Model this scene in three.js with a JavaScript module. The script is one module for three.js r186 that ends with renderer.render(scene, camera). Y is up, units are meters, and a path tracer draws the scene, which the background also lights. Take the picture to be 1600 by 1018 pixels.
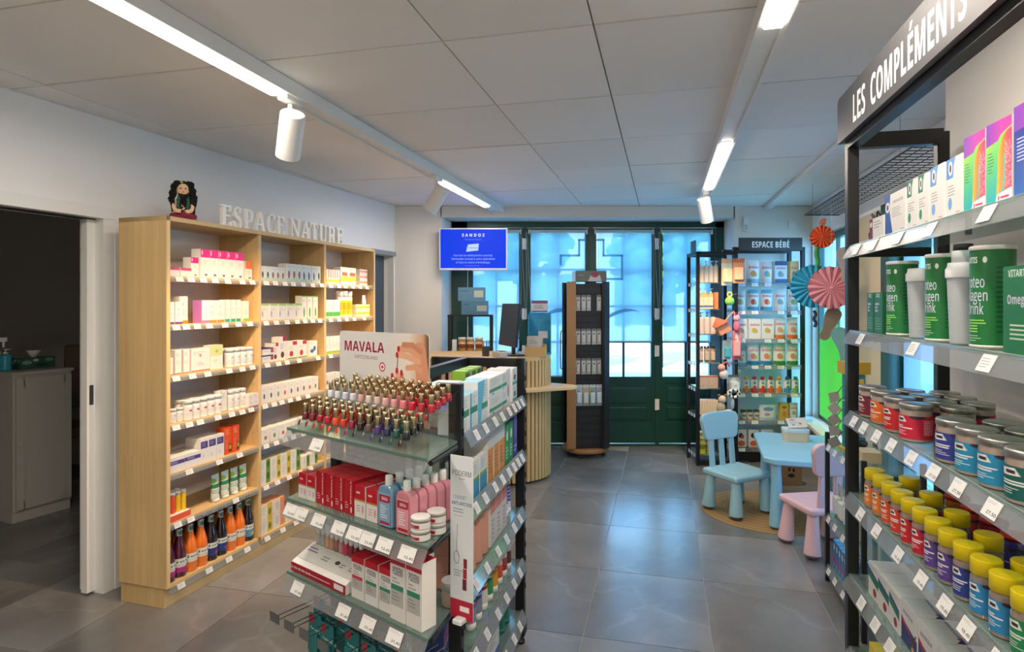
import * as THREE from 'three';
import { mergeGeometries, mergeVertices } from 'three/addons/utils/BufferGeometryUtils.js';
import { RoundedBoxGeometry } from 'three/addons/geometries/RoundedBoxGeometry.js';
import { TextGeometry } from 'three/addons/geometries/TextGeometry.js';
import { FontLoader } from 'three/addons/loaders/FontLoader.js';
import { RectAreaLightUniformsLib } from 'three/addons/lights/RectAreaLightUniformsLib.js';
RectAreaLightUniformsLib.init();

// ---------- camera, sky, sun, exposure ----------
const scene = new THREE.Scene();
const camera = new THREE.PerspectiveCamera(2 * Math.atan(509 / 950) * 180 / Math.PI, 1600 / 1018, 0.05, 200);
camera.position.set(0, 1.48, 0);
camera.lookAt(0, 1.48, -10);
camera.setViewOffset(1600, 1018, 0, 37, 1600, 1018);
const renderer = new THREE.WebGLRenderer({ antialias: true });
renderer.toneMapping = THREE.LinearToneMapping;
renderer.toneMappingExposure = 1.12;
renderer.shadowMap.enabled = true;
scene.background = new THREE.Color().setRGB(2.3, 5.8, 10.6);
const sun = new THREE.DirectionalLight(new THREE.Color().setRGB(1, 0.97, 0.92), 9);
sun.position.set(-6, 9, 3.5); sun.target.position.set(0, 0, -7);
sun.castShadow = true;
Object.assign(sun.shadow.camera, { left: -16, right: 16, top: 16, bottom: -16, near: 0.5, far: 50 });
sun.shadow.mapSize.set(2048, 2048);
scene.add(sun, sun.target);

// ---------- helpers ----------
let seed = 20240611;
const rnd = () => { seed = (seed * 1664525 + 1013904223) >>> 0; return seed / 4294967296; };
const rr = (a, b) => a + (b - a) * rnd();
const taken = {};
function numbered(n) { const k = taken[n] = (taken[n] ?? -1) + 1; return k ? n + '_' + String(k).padStart(3, '0') : n; }
const matCache = {};
function mat(color, rough = 0.55, o = {}) {
  const key = color + '|' + rough + '|' + JSON.stringify(o);
  if (!matCache[key]) matCache[key] = new THREE.MeshPhysicalMaterial({ color, roughness: rough, ...o });
  return matCache[key];
}
function M(name, geo, m, parent, x = 0, y = 0, z = 0, ry = 0) {
  const o = new THREE.Mesh(geo, m); o.name = name; o.position.set(x, y, z); o.rotation.y = ry;
  if (parent) parent.add(o); return o;
}
function tag(o, label, category, group, kind) {
  o.name = numbered(o.name); if (label) o.userData.label = label; if (category) o.userData.category = category;
  if (group) o.userData.group = group; if (kind) o.userData.kind = kind;
  if (!o.parent) scene.add(o); return o;
}
function G(name) { const g = new THREE.Group(); g.name = name; return g; }
function struct(o) { o.userData.kind = 'structure'; o.name = numbered(o.name); scene.add(o); return o; }
const geoCache = {};
const cached = (k, f) => geoCache[k] ??= f();
const box = (w, h, d) => cached(`b${w}_${h}_${d}`, () => new THREE.BoxGeometry(w, h, d));
const boxUp = (w, h, d) => cached(`u${w}_${h}_${d}`, () => new THREE.BoxGeometry(w, h, d).translate(0, h / 2, 0));
const rbox = (w, h, d, r = 0.004, s = 2) => cached(`r${w}_${h}_${d}_${r}_${s}`, () => new RoundedBoxGeometry(w, h, d, s, r));
const cyl = (r1, r2, h, s = 16) => cached(`c${r1}_${r2}_${h}_${s}`, () => new THREE.CylinderGeometry(r1, r2, h, s).translate(0, h / 2, 0));
const lathe = (pts, s = 16) => cached('l' + pts.flat().join('_') + '/' + s, () => new THREE.LatheGeometry(pts.map(p => new THREE.Vector2(p[0], p[1])), s));
const tube = (pts, r, s = 24, rs = 6, closed = false) => new THREE.TubeGeometry(new THREE.CatmullRomCurve3(pts.map(p => new THREE.Vector3(...p)), closed), s, r, rs, closed);
// plan polygons are [x, distance ahead of the entrance point]
function prism(pts, y0, y1) {
  const s = new THREE.Shape(pts.map(([x, d]) => new THREE.Vector2(x, d)));
  return new THREE.ExtrudeGeometry(s, { depth: y1 - y0, bevelEnabled: false }).rotateX(-Math.PI / 2).translate(0, y0, 0);
}
function bar(a, b, r, s = 6) {
  const A = new THREE.Vector3(...a), B = new THREE.Vector3(...b), g = new THREE.CylinderGeometry(r, r, A.distanceTo(B), s);
  g.applyQuaternion(new THREE.Quaternion().setFromUnitVectors(new THREE.Vector3(0, 1, 0), B.clone().sub(A).normalize()));
  return g.translate((A.x + B.x) / 2, (A.y + B.y) / 2, (A.z + B.z) / 2);
}
const merged = gs => mergeGeometries(gs.map(g => { g = g.index ? g.toNonIndexed() : g.clone(); for (const k of Object.keys(g.attributes)) if (!['position', 'normal', 'uv'].includes(k)) g.deleteAttribute(k); return g; }));
// a frame of reference on the floor plan: u runs along the front, v runs back from it
function frame(x, d, deg) { const t = deg * Math.PI / 180; return { x, z: -d, t, c: Math.cos(t), s: Math.sin(t) }; }
function at(F, u, v) { return [F.x + u * F.c - v * F.s, F.z - u * F.s - v * F.c]; }
function place(o, F, u, y, v, ry = 0) { const [x, z] = at(F, u, v); o.position.set(x, y, z); o.rotation.y = F.t + ry; return o; }
const ORD = 'first second third fourth fifth sixth seventh eighth ninth tenth eleventh twelfth thirteenth fourteenth fifteenth sixteenth seventeenth eighteenth nineteenth twentieth'.split(' ');

// ---------- printed surfaces ----------
let nTex = 0;
function canvasTex(W, H, fn) {
  const c = document.createElement('canvas'); c.width = W; c.height = H; const x = c.getContext('2d'); fn(x, W, H);
  const t = new THREE.CanvasTexture(c); t.colorSpace = THREE.SRGBColorSpace; nTex++; return t;
}
function lines(x, X, Y, w, n, col, gap = 7, h = 2) { x.fillStyle = col; for (let i = 0; i < n; i++) x.fillRect(X, Y + i * gap, w * rr(0.55, 1), h); }
function txt(x, s, X, Y, size, col, sx = 1, font = 'sans-serif', weight = 'bold', rot = 0) {
  x.save(); x.translate(X, Y); if (rot) x.rotate(rot); x.scale(sx, 1); x.fillStyle = col; x.font = `${weight} ${size}px ${font}`; x.textAlign = 'center'; x.textBaseline = 'middle'; x.fillText(s, 0, 0); x.restore();
}
function dot(x, X, Y, a, b, col) { x.fillStyle = col; x.beginPath(); x.ellipse(X, Y, a, b, 0, 0, 7); x.fill(); }
// art(base colour, steps): steps are [x0,y0,x1,y1,colour] in percent, ['l',x,y,w,n,colour], ['t',text,x,y,size,colour,(narrow)], ['o',x,y,a,b,colour], ['p',colour,points]
const artCache = {}, ATLAS = 2048;
const sheets = {}; // small prints share a few large canvases
function sheetCell(S) {
  let sh = sheets[S]; const per = ATLAS / S;
  if (!sh || sh.n >= per * per) { const c = document.createElement('canvas'); c.width = c.height = ATLAS; const t = new THREE.CanvasTexture(c); t.colorSpace = THREE.SRGBColorSpace; nTex++; sh = sheets[S] = { c, t, n: 0 }; }
  const i = sh.n++, X = (i % per) * S, Y = Math.floor(i / per) * S, t = sh.t.clone(), e = 1.5;
  t.repeat.set((S - 2 * e) / ATLAS, (S - 2 * e) / ATLAS); t.offset.set((X + e) / ATLAS, 1 - (Y + S - e) / ATLAS);
  return { x: sh.c.getContext('2d'), X, Y, t };
}
function art(base, steps = [], S = 128, rough = 0.45) {
  const key = base + JSON.stringify(steps) + S;
  if (artCache[key]) return artCache[key];
  const size = S < 128 ? 128 : S, { x, X, Y, t } = sheetCell(size), W = size, k = W / 100;
  x.save(); x.beginPath(); x.rect(X, Y, W, W); x.clip(); x.translate(X, Y);
  x.fillStyle = base; x.fillRect(0, 0, W, W);
  for (const s of steps) {
    if (s[0] === 'l') lines(x, s[1] * k, s[2] * k, s[3] * k, s[4], s[5], (s[6] ?? 6) * k, (s[7] ?? 1.6) * k);
    else if (s[0] === 't') txt(x, s[1], s[2] * k, s[3] * k, s[4] * k, s[5], s[6] ?? 1, 'sans-serif', 'bold', s[7] ?? 0);
    else if (s[0] === 'o') dot(x, s[1] * k, s[2] * k, s[3] * k, s[4] * k, s[5]);
    else if (s[0] === 'p') { x.fillStyle = s[1]; x.beginPath(); s[2].forEach(([a, b], i) => i ? x.lineTo(a * k, b * k) : x.moveTo(a * k, b * k)); x.fill(); }
    else { x.fillStyle = s[4]; x.fillRect(s[0] * k, s[1] * k, (s[2] - s[0]) * k, (s[3] - s[1]) * k); }
  }
  x.restore();
  return artCache[key] = new THREE.MeshPhysicalMaterial({ color: 0xe0e0e0, roughness: rough, map: t });
}
function noiseTex(S, fn, srgb = true) {
  const d = new Uint8Array(S * S * 4);
  for (let j = 0; j < S; j++) for (let i = 0; i < S; i++) { const c = fn(i / S, j / S); d.set([c[0], c[1], c[2], 255], (j * S + i) * 4); }
  const t = new THREE.DataTexture(d, S, S); t.wrapS = t.wrapT = THREE.RepeatWrapping; t.magFilter = THREE.LinearFilter; t.minFilter = THREE.LinearMipmapLinearFilter; t.generateMipmaps = true;
  if (srgb) t.colorSpace = THREE.SRGBColorSpace; t.needsUpdate = true; nTex++; return t;
}
const HG = Array.from({ length: 4096 }, rnd);
function vnoise(x, y, per) {
  const xi = Math.floor(x), yi = Math.floor(y), fx = x - xi, fy = y - yi, w = (a, b) => HG[((((a % per) + per) % per) * 67 + (((b % per) + per) % per) * 131) & 4095];
  const sx = fx * fx * (3 - 2 * fx), sy = fy * fy * (3 - 2 * fy);
  return (w(xi, yi) * (1 - sx) + w(xi + 1, yi) * sx) * (1 - sy) + (w(xi, yi + 1) * (1 - sx) + w(xi + 1, yi + 1) * sx) * sy;
}
const fbm = (x, y, p, o = 5) => { let s = 0, a = 0.5, k = 1; for (let i = 0; i < o; i++) { s += a * vnoise(x * p * k, y * p * k, p * k); a /= 2; k *= 2; } return s; };

// ---------- common materials ----------
const stoneTex = noiseTex(512, (u, v) => {
  const n = fbm(u, v, 4, 6), q = fbm(u + 0.37, v * 1.0 + 0.2, 8, 4), vein = Math.max(0, 1 - Math.abs(fbm(u, v + n * 0.0, 3, 5) - 0.5) * 34) * 16 * q;
  const b = 124 + (n - 0.5) * 52 + (q - 0.5) * 14 + vein; return [b, b - 1, b - 2];
});
const woodTex = noiseTex(512, (u, v) => {
  const g = fbm(u * 1, v * 0 + fbm(u, v, 2, 2) * 0.02, 64, 2), n = fbm(u, v, 4, 4), s = vnoise(u * 128, v * 6, 128);
  const k = 0.93 + (g - 0.4) * 0.1 + (n - 0.5) * 0.12 + (s - 0.5) * 0.05; return [224 * k, 190 * k, 134 * k];
});
const wallBump = noiseTex(256, (u, v) => { const b = 255 * fbm(u, v, 32, 3); return [b, b, b]; }, false);
wallBump.repeat.set(1, 1);
const paint = new THREE.MeshPhysicalMaterial({ color: 0xe9e9e8, roughness: 0.85, bumpMap: wallBump, bumpScale: 0.0008 });
const paintWarm = new THREE.MeshPhysicalMaterial({ color: 0xe2ded8, roughness: 0.85, bumpMap: wallBump, bumpScale: 0.0008 });
const paintBeige = mat(0xcfbf9c, 0.8), white = mat(0xe4e4e2, 0.5), whiteGloss = mat(0xeeeeec, 0.25), black = mat(0x151516, 0.45), darkMetal = mat(0x1d1e20, 0.42, { metalness: 0.3 });
const greenPaint = mat(0x16453a, 0.35), chrome = mat(0xc8c8c8, 0.22, { metalness: 1 }), silverLid = mat(0xc9c7c2, 0.38, { metalness: 1 }), gold = mat(0xcbbd98, 0.26, { metalness: 1 });
const wood = new THREE.MeshPhysicalMaterial({ map: woodTex, roughness: 0.5 });
const woodDark = mat(0x9c7248, 0.5), slatWood = mat(0xc9a873, 0.55);
const paneGlass = mat(0xf2fbfa, 0.02, { transmission: 1, thickness: 0, ior: 1.45 });
const acrylic = mat(0xf6fafa, 0.04, { transmission: 1, thickness: 0, ior: 1.35 });
const shelfGlass = mat(0xbfd6cf, 0.05, { transmission: 0.82, thickness: 0, ior: 1.5 });
const glassEdge = mat(0x6f8f86, 0.12, { transmission: 0.4, thickness: 0 });
const lipClear = mat(0xe6eaed, 0.3, { transmission: 0.9, thickness: 0, ior: 1.3, specularIntensity: 0.4 });
const tagMat = art('#f4f4f2', [['l', 8, 14, 62, 3, '#9a9a9a', 9, 2], ['t', '12.50', 66, 74, 26, '#555555']], 64);
const tagMatB = art('#f4f4f2', [['l', 8, 14, 70, 2, '#9a9a9a', 9, 2], ['t', '27.50', 62, 74, 26, '#555555']], 64);
// ---------- the room ----------
const CEIL = 2.42, AX = 14.04;
const FA = frame(0, 0, 0); // axis grid: s across the shop, t along it
const ax = (s, t) => [0.97 * s + 0.2425 * t, -0.2425 * s + 0.97 * t];
const LW = d => -3.1 + 0.328 * d, RW = d => 1.03 + 0.245 * d, NW = d => 1.42 + 0.255 * d;
{ // floor of large stone tiles
  const floor = G('floor'); struct(floor);
  M('grout_bed', box(10.6, 0.1, 8.6), mat(0xa8a49c, 0.9), floor, -1.3, -0.0535, -2.15);
  const variants = Array.from({ length: 6 }, (_, k) => {
    const g = new THREE.BoxGeometry(0.549, 0.02, 0.686); const uv = g.attributes.uv, p = g.attributes.position;
    for (let i = 0; i < uv.count; i++) uv.setXY(i, p.getX(i) / 1.6 + k * 0.37, p.getZ(i) / 1.6 + k * 0.61);
    return g;
  });
  const tints = [0xffffff, 0xf4f3f1, 0xeceae8, 0xfaf8f5].map(c => new THREE.MeshPhysicalMaterial({ map: stoneTex, color: c, roughness: 0.25, ior: 1.8, bumpMap: wallBump, bumpScale: 0.0004 }));
  for (let i = -12; i < 8; i++) for (let j = -9; j < 8; j++) {
    const [x, d] = ax(-0.349 + 0.553 * (i + 0.5), 2.695 + 0.69 * (j + 0.5));
    if (d > 6.35 || d < -1.9 || x > NW(d) + 0.35 || x < -5.2 || (x < LW(d) - 0.3 && (d < 0.6 || d > 5.6))) continue;
    M('tile', variants[Math.abs(i * 7 + j * 3) % 6], tints[Math.abs(i * 5 + j * 11) % 4], floor, x, -0.0102 + rr(0, 0.0004), -d, -AX * Math.PI / 180);
  }
}
{ // ceiling panels with fine joints between, closed by a slab above
  const c = G('ceiling'); struct(c);
  M('ceiling_slab', box(10.6, 0.14, 8.7), mat(0xb9b6b0, 0.9), c, -1.3, CEIL + 0.1, -2.15);
  const S = [-6.2, -5.0, -3.8, -2.6, -1.571, -0.776, -0.233, 0.325, 1.019, 2.2, 3.4], T = [-2.92, -2.19, -1.46, -0.73, 0.05, 0.8, 1.5, 2.07, 2.8, 3.54, 4.27, 4.97, 5.69, 6.42, 7.15];
  const pm = [0xe9e7e4, 0xe6e4e1, 0xebe9e7].map(k => mat(k, 0.75));
  for (let i = 0; i + 1 < S.length; i++) for (let j = 0; j + 1 < T.length; j++) {
    const [x, d] = ax((S[i] + S[i + 1]) / 2, (T[j] + T[j + 1]) / 2);
    if (d > 6.45 || d < -2.1 || x > NW(d) + 0.7 || x < -5.6) continue;
    M('panel', new THREE.BoxGeometry(S[i + 1] - S[i] - 0.006, 0.024, T[j + 1] - T[j] - 0.008), pm[(i * 2 + j) % 3], c, x, CEIL + 0.012 + (i === 8 || i === 9 ? 0.003 : rr(0, 0.003)), -d, -AX * Math.PI / 180);
  }
}
{ // left wall with the sliding-door opening and a second doorway near the back
  const o = d => [LW(d), d], q = d => [LW(d) - 0.133, d + 0.044], seg = (a, b, y0, y1) => prism([o(a), o(b), q(b), q(a)], y0, y1);
  const w = struct(M('wall_left', merged([seg(-1.9, 1.2, 0, CEIL), seg(1.2, 3.14, 1.93, CEIL), seg(3.14, 5.58, 0, CEIL), seg(5.58, 5.93, 1.93, CEIL), seg(5.93, 6.3, 0, CEIL)]), paint));
  const jamb = struct(G('door_1'));
  const fr = (a, b, y0, y1, e, n) => { // frame strip standing proud of the wall on both sides
    const P = (d, k) => [LW(d) + 0.95 * k, d - 0.31 * k]; return M(n, prism([P(a, e), P(b, e), P(b, -0.15), P(a, -0.15)], y0, y1), white, jamb);
  };
  fr(3.09, 3.15, 0, 1.905, 0.012, 'jamb'); fr(3.15, 3.185, 0, 1.965, 0.016, 'casing'); fr(1.2, 3.15, 1.905, 1.965, 0.016, 'lintel'); fr(1.2, 1.26, 0, 1.905, 0.012, 'jamb');
  const P = (d, k) => [LW(d) + 0.95 * k, d - 0.31 * k];
  const leaf = M('sliding_leaf', prism([P(3.05, -0.045), P(3.09, -0.045), P(3.09, -0.085), P(3.05, -0.085)], 0.012, 1.9), white, jamb);
  M('edge_lock', prism([P(3.062, -0.0435), P(3.082, -0.0435), P(3.082, -0.05), P(3.062, -0.05)], 0.96, 1.06), mat(0x4a4d50, 0.4, { metalness: 0.6 }), leaf);
  M('guide_rail', prism([P(1.26, -0.04), P(3.09, -0.04), P(3.09, -0.09), P(1.26, -0.09)], 1.9, 1.905), darkMetal, jamb);
  const d2 = struct(G('door_2'));
  M('door_leaf', prism([P(5.58, -0.1), P(5.93, -0.1), P(5.93, -0.14), P(5.58, -0.14)], 0, 1.93), mat(0x4b5a68, 0.5), d2);
  M('casing', merged([prism([P(5.53, 0.014), P(5.58, 0.014), P(5.58, -0.14), P(5.53, -0.14)], 0, 1.96), prism([P(5.53, 0.014), P(5.95, 0.014), P(5.95, -0.1), P(5.53, -0.1)], 1.93, 1.97)]), mat(0x8a959c, 0.4), d2);
  const tr = (a, b, n) => struct(M('baseboard_left', prism([P(a, 0.01), P(b, 0.01), P(b, 0), P(a, 0)], 0, 0.06), mat(0x77736d, 0.5)));
  tr(4.9, 5.53);
}
{ // back wall: piers and a header round the deep opening of the glazed doors
  struct(M('wall_back', merged([
    prism([[-1.3, 5.95], [-0.69, 5.95], [-0.6, 6.4], [-1.3, 6.4]], 0, CEIL), prism([[2.17, 5.95], [3.3, 5.95], [3.3, 6.4], [2.19, 6.4]], 0, CEIL),
    prism([[-0.7, 5.95], [2.18, 5.95], [2.18, 6.4], [-0.7, 6.4]], 2.31, CEIL)]), paintWarm));
  struct(M('wall_front', prism([[-6.6, -1.9], [0.7, -1.9], [0.7, -2.05], [-6.6, -2.05]], 0, CEIL), paintWarm));
  // right wall, then the window bay
  const seg = (a, b, y0, y1, t = 0.18) => prism([[NW(a), a], [NW(b), b], [NW(b) + t, b - 0.04], [NW(a) + t, a - 0.04]], y0, y1);
  struct(M('wall_right', prism([[RW(-2), -2], [RW(2.2), 2.2], [NW(2.2) + 0.2, 2.1], [NW(-2) + 0.2, -2]], 0, CEIL), paintWarm));
  struct(M('wall_bay', merged([seg(2.15, 6.0, 0, 0.36), seg(2.15, 6.0, 2.1, CEIL), seg(2.15, 2.75, 0.36, 2.1), seg(5.92, 6.0, 0.36, 2.1)]), paint));
  struct(M('wall_bay', seg(3.9, 4.7, 0.36, 2.1), paintBeige));
  const sill = struct(M('trim_sill', prism([[NW(4.68) - 0.13, 4.7], [NW(5.93) - 0.13, 5.93], [NW(5.93), 5.93], [NW(4.68), 4.7]], 0.34, 0.372), whiteGloss));
  // ceiling trim along the bay
  const TL = d => 1.06 + 0.236 * d;
  struct(M('trim_ceiling', prism([[TL(2.2), 2.2], [TL(5.95), 5.95], [TL(5.95) + 0.075, 5.95], [TL(2.2) + 0.075, 2.2]], CEIL - 0.03, CEIL), white));
  for (const [a, b, n] of [[2.75, 3.76, 'window_1'], [4.7, 5.92, 'window_2']]) {
    const w = struct(G(n)), Q = (d, k) => [NW(d) + k, d];
    const strip = (a, b, y0, y1, k0 = 0.05, k1 = 0.1) => prism([Q(a, k0), Q(b, k0), Q(b, k1), Q(a, k1)], y0, y1);
    M('frame', merged([strip(a, a + 0.06, 0.36, 2.1), strip(b - 0.05, b, 0.36, 2.1), strip(a, b, 0.36, 0.42), strip(a, b, 2.04, 2.1), strip((a + b) / 2 - 0.015, (a + b) / 2 + 0.015, 0.42, 2.04, 0.06, 0.09)]), greenPaint, w);
    M('pane', strip(a + 0.06, b - 0.05, 0.42, 2.04, 0.07, 0.076), paneGlass, w);
  }
  struct(M('window_3', prism([[NW(3.76) - 0.05, 3.76], [NW(3.9) - 0.05, 3.9], [NW(3.9) + 0.12, 3.9], [NW(3.76) + 0.12, 3.76]], 0.36, 2.1), greenPaint)).userData.label = 'dark green window post of the side bay';
}
// ---------- the little room behind the sliding door ----------
{
  const g = mat(0xa3a09c, 0.85);
  struct(M('wall_storage', merged([prism([[-5.4, 5.3], [LW(5.3) - 0.2, 5.3], [LW(5.3) - 0.2, 5.45], [-5.4, 5.45]], 0, CEIL), prism([[-5.4, 0.6], [-5.25, 0.6], [-5.25, 5.45], [-5.4, 5.45]], 0, CEIL), prism([[-5.4, 0.6], [LW(0.6) - 0.1, 0.6], [LW(0.6) - 0.1, 0.45], [-5.4, 0.45]], 0, CEIL)]), g));
  struct(M('baseboard_storage', prism([[-5.25, 5.28], [LW(5.28) - 0.2, 5.28], [LW(5.3) - 0.2, 5.3], [-5.25, 5.3]], 0, 0.07), mat(0x4b4a49, 0.5)));
}
// ---------- glazed doors at the back ----------
const DZ = 6.3; // distance to the door plane
{
  const cross = (x0, x1, y0, y1, t = 0.05, dz = 0) => new THREE.BoxGeometry(x1 - x0, y1 - y0, t).translate((x0 + x1) / 2, (y0 + y1) / 2, -DZ - dz);
  const fr = struct(G('door_3')); fr.userData.label = 'dark green glazed folding doors with muntins';
  M('door_frame', merged([cross(-0.62, -0.46, 0, 2.31, 0.08), cross(2.1, 2.2, 0, 2.31, 0.08), cross(-0.62, 2.2, 2.25, 2.33, 0.08), cross(-0.46, 2.1, 0, 0.02, 0.08)]), greenPaint, fr);
  const leaves = [[-0.455, 0.128], [0.137, 0.808], [0.817, 1.49], [1.499, 2.095]], glassY0 = 0.711;
  leaves.forEach(([a, b], i) => {
    const leaf = G('door_leaf'); fr.add(leaf);
    const s = 0.055, top = 2.245, yb = glassY0;
    const parts = [cross(a, a + s, 0.03, top), cross(b - s, b, 0.03, top), cross(a + s, b - s, top - 0.045, top, 0.048), cross(a + s, b - s, yb - 0.06, yb, 0.048), cross(a + s, b - s, 0.03, 0.24, 0.048), cross(a + s, b - s, 0.24, yb - 0.06, 0.026)];
    const m = (a + b) / 2; parts.push(cross(m - 0.011, m + 0.011, yb, top, 0.03)); for (const y of [1.07, 1.44, 1.818]) parts.push(cross(a + s, b - s, y - 0.011, y + 0.011, 0.028));
    M('leaf_frame', merged(parts), greenPaint, leaf);
    for (const [y0, y1] of [[0.44, 0.6], [0.27, 0.4]]) M('raised_panel', new RoundedBoxGeometry(b - a - 0.2, y1 - y0, 0.03, 2, 0.01), greenPaint, leaf, m, (y0 + y1) / 2, -DZ + 0.012);
    const xs = [[a + s, m - 0.011], [m + 0.011, b - s]], ys = [[yb, 1.059], [1.081, 1.429], [1.451, 1.807], [1.829, top - 0.045]];
    for (const [x0, x1] of xs) for (const [y0, y1] of ys) M('pane', cross(x0, x1, y0, y1, 0.006), paneGlass, leaf);
    for (const y of [2.08, 1.36, 0.98, 0.43]) if (i === 1 || i === 3) M('hinge', merged([box(0.035, 0.11, 0.02).clone().translate(0, 0, 0), cyl(0.009, 0.009, 0.115, 8).clone().translate(-0.02, -0.057, 0.01)]), white, leaf, a - 0.004, y, -DZ + 0.046);
  });
  for (const x of [0.1325, 0.8125, 1.4945]) M('cover_strip', cross(x - 0.02, x + 0.02, 0.02, 2.25, 0.012, -0.03), greenPaint, fr);
  // roller blinds hung on the leaves
  const blindMat = new THREE.MeshPhysicalMaterial({ color: new THREE.Color().setRGB(0.35, 0.58, 0.72), roughness: 1, transmission: 0.55, thickness: 0, transparent: true, opacity: 0.6 });
  const names = ['nearest the television', 'behind the card spinner', 'just past the spinner', 'beside the baby shelf'];
  leaves.forEach(([a, b], i) => {
    const t = G('roller_blind'); t.position.set((a + b) / 2, 0, -DZ + 0.05);
    const w = b - a - 0.11, bottom = i < 2 ? 0.72 : 1.075;
    M('fabric', new THREE.BoxGeometry(w, 2.2 - bottom, 0.0012), blindMat, t, 0, (2.2 + bottom) / 2, 0.0);
    M('roller', new THREE.CylinderGeometry(0.016, 0.016, w + 0.02, 14).rotateZ(Math.PI / 2), mat(0xbcc6c8, 0.6), t, 0, 2.21, 0);
    M('bottom_rail', box(w, 0.014, 0.012), mat(0x9fb2bd, 0.5), t, 0, bottom, 0);
    for (const k of [-1, 1]) M('bracket', rbox(0.012, 0.05, 0.035, 0.004), white, t, k * (w / 2 + 0.018), 2.205, -0.005);
    M('pull_chain', tube([[0, 2.2, 0.02], [0.01, 1.7, 0.02], [0.015, 1.33, 0.02], [0.035, 1.29, 0.02], [0.05, 1.36, 0.02], [0.03, 1.8, 0.02], [0.012, 2.2, 0.02]].map(([x, y, z]) => [x + (i % 2 ? -1 : 1) * (w / 2 + 0.03) - 0.02, y, z]), 0.0022, 40, 5), mat(0x9aa5a8, 0.5), t);
    tag(t, 'pale blue translucent roller blind ' + names[i], 'blind', 'roller blinds on the glazed doors');
  });
  // outline of a pharmacy cross and a wave, stuck on the blinds' room side
  const strip = mat(0x6fa0c0, 0.9, { transmission: 0.6, thickness: 0, transparent: true, opacity: 0.6 });
  const bend = pts => merged(pts.slice(1).map((p, i) => { const [x0, y0] = pts[i], [x1, y1] = p; const v = Math.abs(x0 - x1) < 1e-6; return new THREE.BoxGeometry(v ? 0.022 : Math.abs(x1 - x0) + 0.022, v ? Math.abs(y1 - y0) + 0.022 : 0.022, 0.002).translate((x0 + x1) / 2, (y0 + y1) / 2, 0); }));
  const cr = M('cross_outline', bend([[0.5, 1.87], [0.5, 1.96], [0.69, 1.96], [0.69, 2.12], [0.75, 2.12]]), strip); cr.position.z = -DZ + 0.054; tag(cr, 'thin blue outline, one half of a pharmacy cross on blind behind spinner', 'decal');
  const cr2 = M('cross_outline', bend([[0.875, 2.12], [0.94, 2.12], [0.94, 1.96], [1.13, 1.96], [1.13, 1.72], [0.94, 1.72]]), strip); cr2.position.z = -DZ + 0.054; tag(cr2, 'thin blue outline, other half of pharmacy cross on blind past spinner', 'decal');
  const wave = (x0, x1, ph) => { const s = new THREE.Shape(), n = 18, f = (k, o) => 1.3 + 0.1 * Math.sin(ph + k * 3.0) + o * Math.sin(Math.PI * Math.min(1, k + 0.15)); for (let i = 0; i <= n; i++) { const k = i / n; i ? s.lineTo(x0 + (x1 - x0) * k, f(k, 0.02)) : s.moveTo(x0, f(0, 0.02)); } for (let i = n; i >= 0; i--) { const k = i / n; s.lineTo(x0 + (x1 - x0) * k, f(k, -0.02)); } return new THREE.ExtrudeGeometry(s, { depth: 0.002, bevelEnabled: false }); };
  let w1 = M('wave_decal', wave(0.3, 0.745, 0.2), strip); w1.position.z = -DZ + 0.053; tag(w1, 'blue wave stripe across the blind behind the spinner', 'decal');
  w1 = M('wave_decal', wave(0.885, 1.4, -0.3), strip); w1.position.z = -DZ + 0.053; tag(w1, 'blue wave stripe across the blind just past the spinner', 'decal');
  // blind of the side bay
  const t = G('roller_blind'); M('fabric', prism([[NW(2.82) + 0.02, 2.82], [NW(3.7) + 0.02, 3.7], [NW(3.7) + 0.022, 3.7], [NW(2.82) + 0.022, 2.82]], 0.5, 2.03), blindMat, t); M('roller', bar([NW(2.82) + 0.01, 2.04, -2.82], [NW(3.7) + 0.01, 2.04, -3.7], 0.016, 12), mat(0xbcc6c8, 0.6), t);
  tag(t, 'pale blue blind seen behind the tall supplement rack', 'blind', 'roller blinds on the glazed doors');
}
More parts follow.
